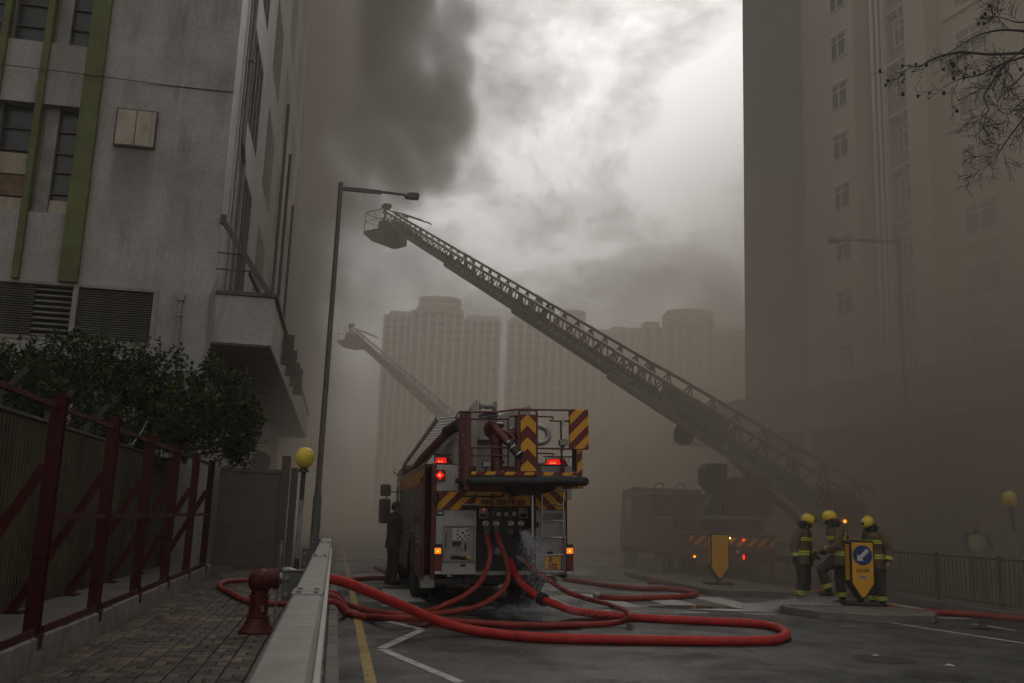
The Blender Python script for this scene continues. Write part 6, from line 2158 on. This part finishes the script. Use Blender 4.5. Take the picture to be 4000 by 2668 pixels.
person('person', 'helmeted figure standing in the raised ladder basket', _pb, R(40), pose(), 'helmeted', None, 8)
person('person', 'second figure crouched against the rail of the raised ladder basket', _bw @ Vector((.55, .55, -.95)), R(110), pose(chest=(0, .06, 1.28), neck=(0, .12, 1.45), head=(0, .18, 1.58), tilt=.3), 'helmeted', None, 10)
_pb2 = lt2.matrix_basis @ bk.matrix_local @ Vector((.15, .1, -.85))
person('person', 'helmeted figure in the distant basket behind the lamp pole', _pb2, R(40), pose(), 'helmeted', None, 9)

# ------------------------------------------------------------------ trees
M_BARK = pm('dark bark', (.045, .036, .028), .9, var=.35, scale=9, bmp=.6, bscale=30)


def leaf_mat():
    m, t, b = new_mat('evergreen leaf')
    ge = t.nodes.new('ShaderNodeNewGeometry')
    c = _ramp(t, ge.outputs['Random Per Island'], [(0, (.012, .024, .006)), (.5, (.022, .040, .009)), (.8, (.046, .072, .014)), (1.0, (.11, .125, .022))])
    setc(t, b.inputs['Base Color'], c)
    b.inputs['Roughness'].default_value = .55
    b.inputs['Specular IOR Level'].default_value = .06
    b.inputs['Subsurface Weight'].default_value = 0
    return m


M_LEAF = leaf_mat()


def leaf(vs, fs, p, d, n, L, W):
    """folded pointed leaf"""
    s = d.cross(n).normalized()
    b = len(vs)
    m = p + d * L * .5 - n * L * .06
    vs += [p, m + s * W * .5 + n * L * .05, p + d * L - n * L * .12, m - s * W * .5 + n * L * .05, m]
    fs += [(b, b + 1, b + 4), (b + 1, b + 2, b + 4), (b + 2, b + 3, b + 4), (b + 3, b, b + 4)]


def evergreen():
    o = in_frame('evergreen_tree', ST, -5.2, 17.6, .385, 'dense dark evergreen tree spilling over the hoarding in front of the louvres', 'tree')
    base = Vector((-5.2, 17.6, .385))
    r_ = random.Random(11)
    tr = MB()
    tr.tube(bezier([(0, 0, -.03), (.05, 0, .8), (-.05, .1, 1.7), (.05, 0, 2.5)], 4), [.15 - .006 * i for i in range(13)], 9)
    tr.build('trunk', M_BARK, o, True)
    cl = []
    for (px, py, al, rx, ry, rz) in ((40, 1500, 16.2, .9, .8, .75), (170, 1520, 17.0, .8, .9, .85), (330, 1430, 17.5, .9, .9, .7), (400, 1560, 17.6, 1.2, 1.0, .8), (580, 1480, 17.6, .75, .8, .75), (640, 1600, 17.4, .9, .9, .7),
                                     (830, 1530, 18.3, .65, .7, .75), (880, 1640, 18.0, .75, .8, .65), (760, 1690, 17.6, .8, .8, .5), (960, 1640, 18.2, .35, .5, .45), (560, 1700, 17.2, 1.1, .8, .5), (-150, 1560, 16.4, 1.2, 1.0, 1.0), (930, 1750, 18.0, .35, .4, .4), (250, 1640, 16.9, 1.1, .9, .6)):
        c = ST.alo(px, py, al) - base
        cl.append((c, rx, ry, rz))
    lim = MB()
    for c, rx, ry, rz in cl:
        mid = Vector((0, 0, 2.0)).lerp(c, .5) + Vector((0, 0, -.25))
        lim.tube(bezier([(0, 0, 1.9), mid, c], 4), [.06, .055, .05, .045, .04, .034, .028, .022, .015], 6)
    lim.build('limb', M_BARK, o, True)
    vs, fs = [], []
    twig = MB()
    for c, rx, ry, rz in cl:
        nt_ = int(330 * (rx * ry * rz) ** .6 + 40)
        for _ in range(nt_):
            u = Vector((r_.gauss(0, 1), r_.gauss(0, 1), r_.gauss(0, 1))).normalized()
            if u.z < -.2 and r_.random() < .4:
                u.z = -u.z
            rad = (.45 + .62 * r_.random() ** .6)
            lump = 1 + .25 * mnoise.noise(u * 2.2 + c)
            tip = c + Vector((u.x * rx, u.y * ry, u.z * rz)) * rad * lump
            d = (u * .8 + Vector((r_.gauss(0, .4), r_.gauss(0, .4), .45 + r_.gauss(0, .3)))).normalized()
            L = r_.uniform(.22, .42)
            st_ = tip - d * L
            if r_.random() < .45:
                twig.tube([st_, tip], [.006, .003], 3, cap=False)
            for k in range(r_.randint(8, 13)):
                t = .1 + .95 * k / 11
                p = st_ + d * L * t
                side = Vector((r_.gauss(0, 1), r_.gauss(0, 1), r_.gauss(0, .7))).normalized()
                ld_ = (d * .55 + side * .8).normalized()
                nn = (Vector((0, 0, 1)) + side.cross(d) * .5 + Vector((r_.gauss(0, .3), r_.gauss(0, .3), 0))).normalized()
                leaf(vs, fs, p, ld_, nn, r_.uniform(.065, .125), r_.uniform(.032, .055))
    cr = MB()
    cr.v, cr.f, cr.m = [tuple(v) for v in vs], fs, [0] * len(fs)
    cr.build('crown', M_LEAF, o, fix=False)
    twig.build('twigs', M_BARK, o, fix=False)
    # a pale broken twig sticking out in front
    p, q = ST.lat(515, 1738, -3.15) - base, ST.lat(575, 1645, -3.1) - base
    MB().tube([p, p.lerp(q, .5) + Vector((.02, 0, 0)), q], [.008, .007, .004], 5).build('dead_twig', M_PIPE, o)
    return o


evergreen()


def twigs(mb, pts, r0, rnd_, depth, pods=None, D=None):
    """a limb along pts with random side twigs"""
    P = bezier(pts, 5)
    n = len(P)
    mb.tube(P, [max(.0035, r0 * (1 - .8 * i / (n - 1))) for i in range(n)], 6 if depth == 0 else 4, cap=False)
    if depth >= 3:
        return
    for i in range(2, n - 1):
        if rnd_.random() < (.42, .36, .22)[depth]:
            d = (P[min(i + 1, n - 1)] - P[i - 1]).normalized()
            s = Vector((rnd_.gauss(0, 1), rnd_.gauss(0, .7), rnd_.gauss(0, 1)))
            s = (s - d * s.dot(d)).normalized()
            L = (.38, .26, .14)[depth] * rnd_.uniform(.5, 1.3)
            q = [P[i]]
            dd = (d * .8 + s * .8).normalized()
            for k in range(3):
                dd = (dd + Vector((rnd_.gauss(0, .16), rnd_.gauss(0, .16), rnd_.gauss(0, .16) - .02))).normalized()
                q.append(q[-1] + dd * L / 3)
            twigs(mb, q, max(.004, r0 * (1 - .8 * i / n) * .5), rnd_, depth + 1, pods)
            if pods is not None and rnd_.random() < .10:
                pods.append(q[-1])


def bare_tree():
    rt = ST.w(14.2, 12.3, .13)
    o = thing('bare_tree', 'leafless tree with dark seed pods reaching in over the far pavement', 'tree', rt, 0)
    r_ = random.Random(5)

    def z8(x, y, D):
        return at_depth(2850 + x / 1.7426, y / 1.7426, D) - rt
    crot = Vector((-.6, .1, 5.6))
    MB().tube(bezier([(0, 0, -.05), (.05, .05, 1.6), (-.08, 0, 3.4), crot], 5), [.21 - .007 * i for i in range(16)], 12).build('trunk', M_BARK, o, True)
    pods = []
    lim = [[(2004, 360, 13.2), (1770, 370, 13.4), (1560, 356, 13.5), (1380, 402, 13.6), (1290, 450, 13.6), (1180, 447, 13.6)],
           [(2004, 385, 13.2), (1850, 440, 13.0), (1700, 510, 12.9), (1560, 540, 12.9), (1450, 595, 12.9)],
           [(2004, 210, 13.6), (1850, 205, 13.8), (1720, 230, 13.9), (1600, 290, 13.9), (1440, 395, 13.9)],
           [(2060, 700, 12.6), (2004, 800, 12.5), (1900, 940, 12.5), (1820, 1060, 12.5), (1795, 1120, 12.5)],
           [(2004, 330, 12.8), (1880, 440, 12.8), (1780, 570, 12.8), (1730, 660, 12.8), (1765, 750, 12.8), (1710, 810, 12.8), (1700, 940, 12.8)],
           [(2030, 150, 14.0), (1950, 150, 14.0), (1850, 120, 14.0), (1760, 110, 14.0)],
           [(2030, 470, 13.0), (1950, 560, 13.0), (1890, 600, 13.0), (1910, 660, 13.0)],
           [(2030, 650, 12.7), (1960, 720, 12.7), (1880, 775, 12.7), (1730, 665, 12.7)]]
    for k, L in enumerate(lim):
        m = MB()
        pts = [z8(*q) for q in L]
        a = pts[0]
        lead = [crot, crot.lerp(a, .35) + Vector((0, 0, .35)), crot.lerp(a, .75) + Vector((0, 0, .2))]
        m.tube(bezier(lead + [a], 5), [.075 - .0034 * i for i in range(16)], 7, cap=False)
        twigs(m, pts, (.024, .020, .02, .016, .016, .015, .013, .012)[k], r_, 0, pods)
        m.build('limb', M_BARK, o, True, fix=False)
    for s in ((1.4, .6, 8.2), (.6, 1.6, 9.0), (1.6, -1.2, 7.6), (.2, .3, 9.6)):
        m = MB()
        twigs(m, [crot, crot.lerp(Vector(s), .5) + Vector((.2, 0, .2)), Vector(s)], .07, r_, 0, None)
        m.build('limb', M_BARK, o, True, fix=False)
    pod = MB().sphere((0, 0, 0), .026, 7, 5, 1, 1, 1.35).mesh('seed_pod', M_HAIR, 'all')
    for p in pods[:34]:
        c = link('seed_pod', pod, o, p)
        c.scale = (r_.uniform(.7, 1.1),) * 3
    return o


bare_tree()


def small_bare(px, D, h, seed, label):
    b = at_depth(px, 2050, D)
    b.z = 0
    o = thing('bare_tree', label, 'tree', b, 0, 'bare trees down the street')
    r_ = random.Random(seed)
    MB().tube([(0, 0, -.05), (.1, 0, h * .25), (0, .1, h * .45)], [.18, .14, .11], 8).build('trunk', M_BARK, o, True)
    m = MB()
    for k in range(8):
        a = k * .8 + r_.random()
        e = Vector((math.cos(a) * h * .38, math.sin(a) * h * .38, h * r_.uniform(.7, 1.0)))
        s = Vector((0, .1, h * r_.uniform(.3, .44)))
        P = bezier([s, s.lerp(e, .5) + Vector((0, 0, h * .05)), e], 5)
        m.tube(P, [.07 - .005 * i for i in range(len(P))], 5, cap=False)
        for i in range(2, len(P)):
            for _ in range(3):
                d = Vector((r_.gauss(0, 1), r_.gauss(0, 1), r_.gauss(.4, .7))).normalized() * h * .13
                m.tube([P[i], P[i] + d * .5 + Vector((0, 0, .05)), P[i] + d], [.022, .016, .008], 4, cap=False)
    m.build('branches', M_BARK, o, True, fix=False)


small_bare(2500, 74, 9.5, 2, 'small bare tree faint in the smoke right of the engine platform')
small_bare(2700, 82, 10.0, 3, 'small bare tree faint in the smoke below the boom reel')
HAZE, BANK_H, BANK_L, BANK_R, BANK_RR, BANK_BASE, PLUME = .0018, 5.0, .045, .155, .42, .006, .28

# ------------------------------------------------------------------ haze and smoke
def volume_mat(name, col, density, aniso):
    m = bpy.data.materials.new(name)
    m.use_nodes = True
    t = m.node_tree
    t.nodes.clear()
    out = t.nodes.new('ShaderNodeOutputMaterial')
    v = t.nodes.new('ShaderNodeVolumePrincipled')
    t.links.new(v.outputs[0], out.inputs['Volume'])
    v.inputs['Color'].default_value = tuple(col) + (1,)
    v.inputs['Density'].default_value = density
    v.inputs['Anisotropy'].default_value = aniso
    return m


tag(MB().box((-2720, -2720, -1.2), (2720, 2720, 118)).build('haze', volume_mat('haze', (.85, .80, .74), HAZE, .3)),
    'thin brown-grey smoke haze filling the street', kind='stuff')


def sstep(t, x, a, b):
    n = t.nodes.new('ShaderNodeMapRange')
    n.interpolation_type = 'SMOOTHSTEP'
    n.inputs[1].default_value, n.inputs[2].default_value = a, b
    t.links.new(x, n.inputs[0])
    return n.outputs[0]


def smoke_cloud(name, lo, hi, res, field, mat, label):
    """a cloud of uneven density: a voxel grid filled from a field"""
    t = bpy.data.node_groups.new(name, 'GeometryNodeTree')
    t.interface.new_socket('Geometry', in_out='OUTPUT', socket_type='NodeSocketGeometry')
    out = t.nodes.new('NodeGroupOutput')
    vc = t.nodes.new('GeometryNodeVolumeCube')
    vc.inputs['Min'].default_value, vc.inputs['Max'].default_value = lo, hi
    for k, r in zip('XYZ', res):
        vc.inputs['Resolution ' + k].default_value = r
    p = t.nodes.new('GeometryNodeInputPosition').outputs[0]
    s = t.nodes.new('ShaderNodeSeparateXYZ')
    t.links.new(p, s.inputs[0])
    t.links.new(field(t, p, *s.outputs), vc.inputs['Density'])
    sm = t.nodes.new('GeometryNodeSetMaterial')
    sm.inputs['Material'].default_value = mat
    t.links.new(vc.outputs[0], sm.inputs['Geometry'])
    t.links.new(sm.outputs[0], out.inputs[0])
    o = link(name, bpy.data.meshes.new(name))
    o.data.materials.append(mat)
    o.modifiers.new('smoke', 'NODES').node_group = t
    return tag(o, label, kind='stuff')


def scale3(t, v, s):
    n = t.nodes.new('ShaderNodeVectorMath')
    n.operation = 'MULTIPLY'
    t.links.new(v, n.inputs[0])
    n.inputs[1].default_value = s
    return n.outputs[0]


# low bank of smoke rolling over the road behind the engine, thicker to the right
def bank_field(t, P, X, Y, Z):
    n = _noise(t, scale3(t, P, (1, 1, 1.6)), .075, 3, .5)
    h = _math(t, 'POWER', 2.718, _math(t, 'MULTIPLY', Z, -1 / BANK_H))
    side = _math(t, 'ADD', BANK_L, _math(t, 'MULTIPLY', sstep(t, X, 0, 10), BANK_R - BANK_L))
    near = _math(t, 'MULTIPLY', sstep(t, Y, 17, 25), _math(t, 'SUBTRACT', 1.0, _math(t, 'MULTIPLY', sstep(t, Y, 88, 109), .96)))
    top = _math(t, 'SUBTRACT', 1.0, sstep(t, Z, 30, 45))
    base = _math(t, 'ADD', BANK_BASE, _math(t, 'ADD', _math(t, 'MULTIPLY', sstep(t, X, 9, 18), .014), _math(t, 'MULTIPLY', sstep(t, Y, 62, 76), .002)))
    d = _math(t, 'MULTIPLY', _math(t, 'ADD', _math(t, 'MULTIPLY', h, side), _math(t, 'MULTIPLY', _math(t, 'SUBTRACT', 1.0, _math(t, 'MULTIPLY', sstep(t, Z, 14, 38), .8)), base)), near)
    rgt = _math(t, 'MULTIPLY', _math(t, 'MULTIPLY', sstep(t, X, 8.6, 10.6), _math(t, 'MULTIPLY', sstep(t, Y, 14.5, 18.5), _math(t, 'SUBTRACT', 1.0, _math(t, 'MULTIPLY', sstep(t, Y, 23, 34), .95)))), _math(t, 'MULTIPLY', _math(t, 'POWER', 2.718, _math(t, 'MULTIPLY', Z, -1 / 5.0)), BANK_RR))
    d = _math(t, 'ADD', d, rgt)
    return _math(t, 'MULTIPLY', _math(t, 'MULTIPLY', d, top), _math(t, 'ADD', .35, _math(t, 'MULTIPLY', n, 1.3)))


smoke_cloud('smoke_bank', (-60, 16.5, -.9), (75, 110, 46), (110, 88, 36), bank_field, volume_mat('brown smoke', (.85, .735, .61), 1.0, .3),
            'bank of brown smoke rolling low across the road behind the engine')


# dark smoke rolling along the side of the burning building
def drift_field(t, P, X, Y, Z):
    lat = _math(t, 'ADD', _math(t, 'MULTIPLY', X, math.cos(R(10))), _math(t, 'MULTIPLY', Y, math.sin(R(10))))
    nw = _noise(t, scale3(t, P, (1, .7, 1)), .13, 5, .6, .5)
    lat = _math(t, 'ADD', lat, _math(t, 'MULTIPLY', _math(t, 'SUBTRACT', nw, .5), _math(t, 'MULTIPLY', sstep(t, Y, 20, 45), 15.0)))
    d = sstep(t, lat, -.7, -4.0)
    for s, a, b, inv in ((Y, 20.8, 27, 0), (Y, 50, 60, 1), (Z, 36, 44, 1), (Z, 0, 9, 0)):
        k = sstep(t, s, a, b)
        d = _math(t, 'MULTIPLY', d, _math(t, 'SUBTRACT', 1.0, k) if inv else k)
    return _math(t, 'MULTIPLY', _math(t, 'MULTIPLY', d, _math(t, 'ADD', .35, _math(t, 'MULTIPLY', nw, 1.3))), .26)


smoke_cloud('smoke_drift', (-26, 20.5, .2), (3, 61, 45), (40, 50, 56), drift_field, volume_mat('grey smoke', (.60, .545, .485), 1.0, .35),
            'dark grey smoke clinging to the street side of the tiled building')


# the plume pouring over the roof of the burning building
LOBES = ((1050, -250, 520), (1250, 60, 360), (1120, 330, 330), (1440, 560, 240), (1610, 460, 190), (1700, 640, 130), (1762, 250, 105), (1740, 430, 140), (1660, 120, 110), (1800, 560, 75),
         (1480, 330, 170), (1560, 150, 150), (1560, -150, 260), (1250, 700, 200), (1560, 700, 140), (900, 100, 420), (1790, 60, 90), (1420, 800, 120))


def plume_field(t, P, X, Y, Z):
    n2 = _noise(t, scale3(t, P, (1, .5, 1)), .10, 6, .60, .4)
    val = None
    for px, py, rp in LOBES:                               # billows laid out by direction, 80 m off
        c = at_depth(px, py, 80.0)
        v = t.nodes.new('ShaderNodeVectorMath')
        v.operation = 'SUBTRACT'
        t.links.new(P, v.inputs[0])
        v.inputs[1].default_value = c
        ln = t.nodes.new('ShaderNodeVectorMath')
        ln.operation = 'LENGTH'
        t.links.new(scale3(t, v.outputs[0], (1, .55, 1)), ln.inputs[0])
        k = _math(t, 'SUBTRACT', 1.0, _math(t, 'DIVIDE', ln.outputs['Value'], rp * 80.0 / F * 1.05))
        val = k if val is None else _math(t, 'SMOOTH_MAX', val, k, .12)
    val = _math(t, 'ADD', val, _math(t, 'MULTIPLY', _math(t, 'SUBTRACT', n2, .5), 1.5))
    d = sstep(t, val, 0.0, .42)
    for s, a, b, inv in ((Z, 22, 31, 0), (Z, 54, 63, 1), (Y, 62.5, 68, 0), (Y, 92, 99, 1), (X, 3, 7, 1)):
        k = sstep(t, s, a, b)
        d = _math(t, 'MULTIPLY', d, _math(t, 'SUBTRACT', 1.0, k) if inv else k)
    return _math(t, 'MULTIPLY', _math(t, 'MULTIPLY', d, _math(t, 'ADD', .3, _math(t, 'MULTIPLY', n2, 1.4))), PLUME)


smoke_cloud('smoke_plume', (-50, 62, 16), (8, 100, 64), (96, 34, 80), plume_field, volume_mat('dark smoke', (.48, .445, .41), 1.0, .4),
            'dense dark smoke plume billowing above the tiled building')
SC.cycles.volume_step_rate = 1.6
SC.cycles.volume_max_steps = 96
SC.cycles.volume_step_rate = 2.5
SC.cycles.volume_max_steps = 64
SC.cycles.volume_bounces = 1
SC.cycles.use_adaptive_sampling = True
SC.cycles.adaptive_threshold = 0.03
SC.cycles.adaptive_min_samples = 12
bpy.data.scenes.remove(TMP)
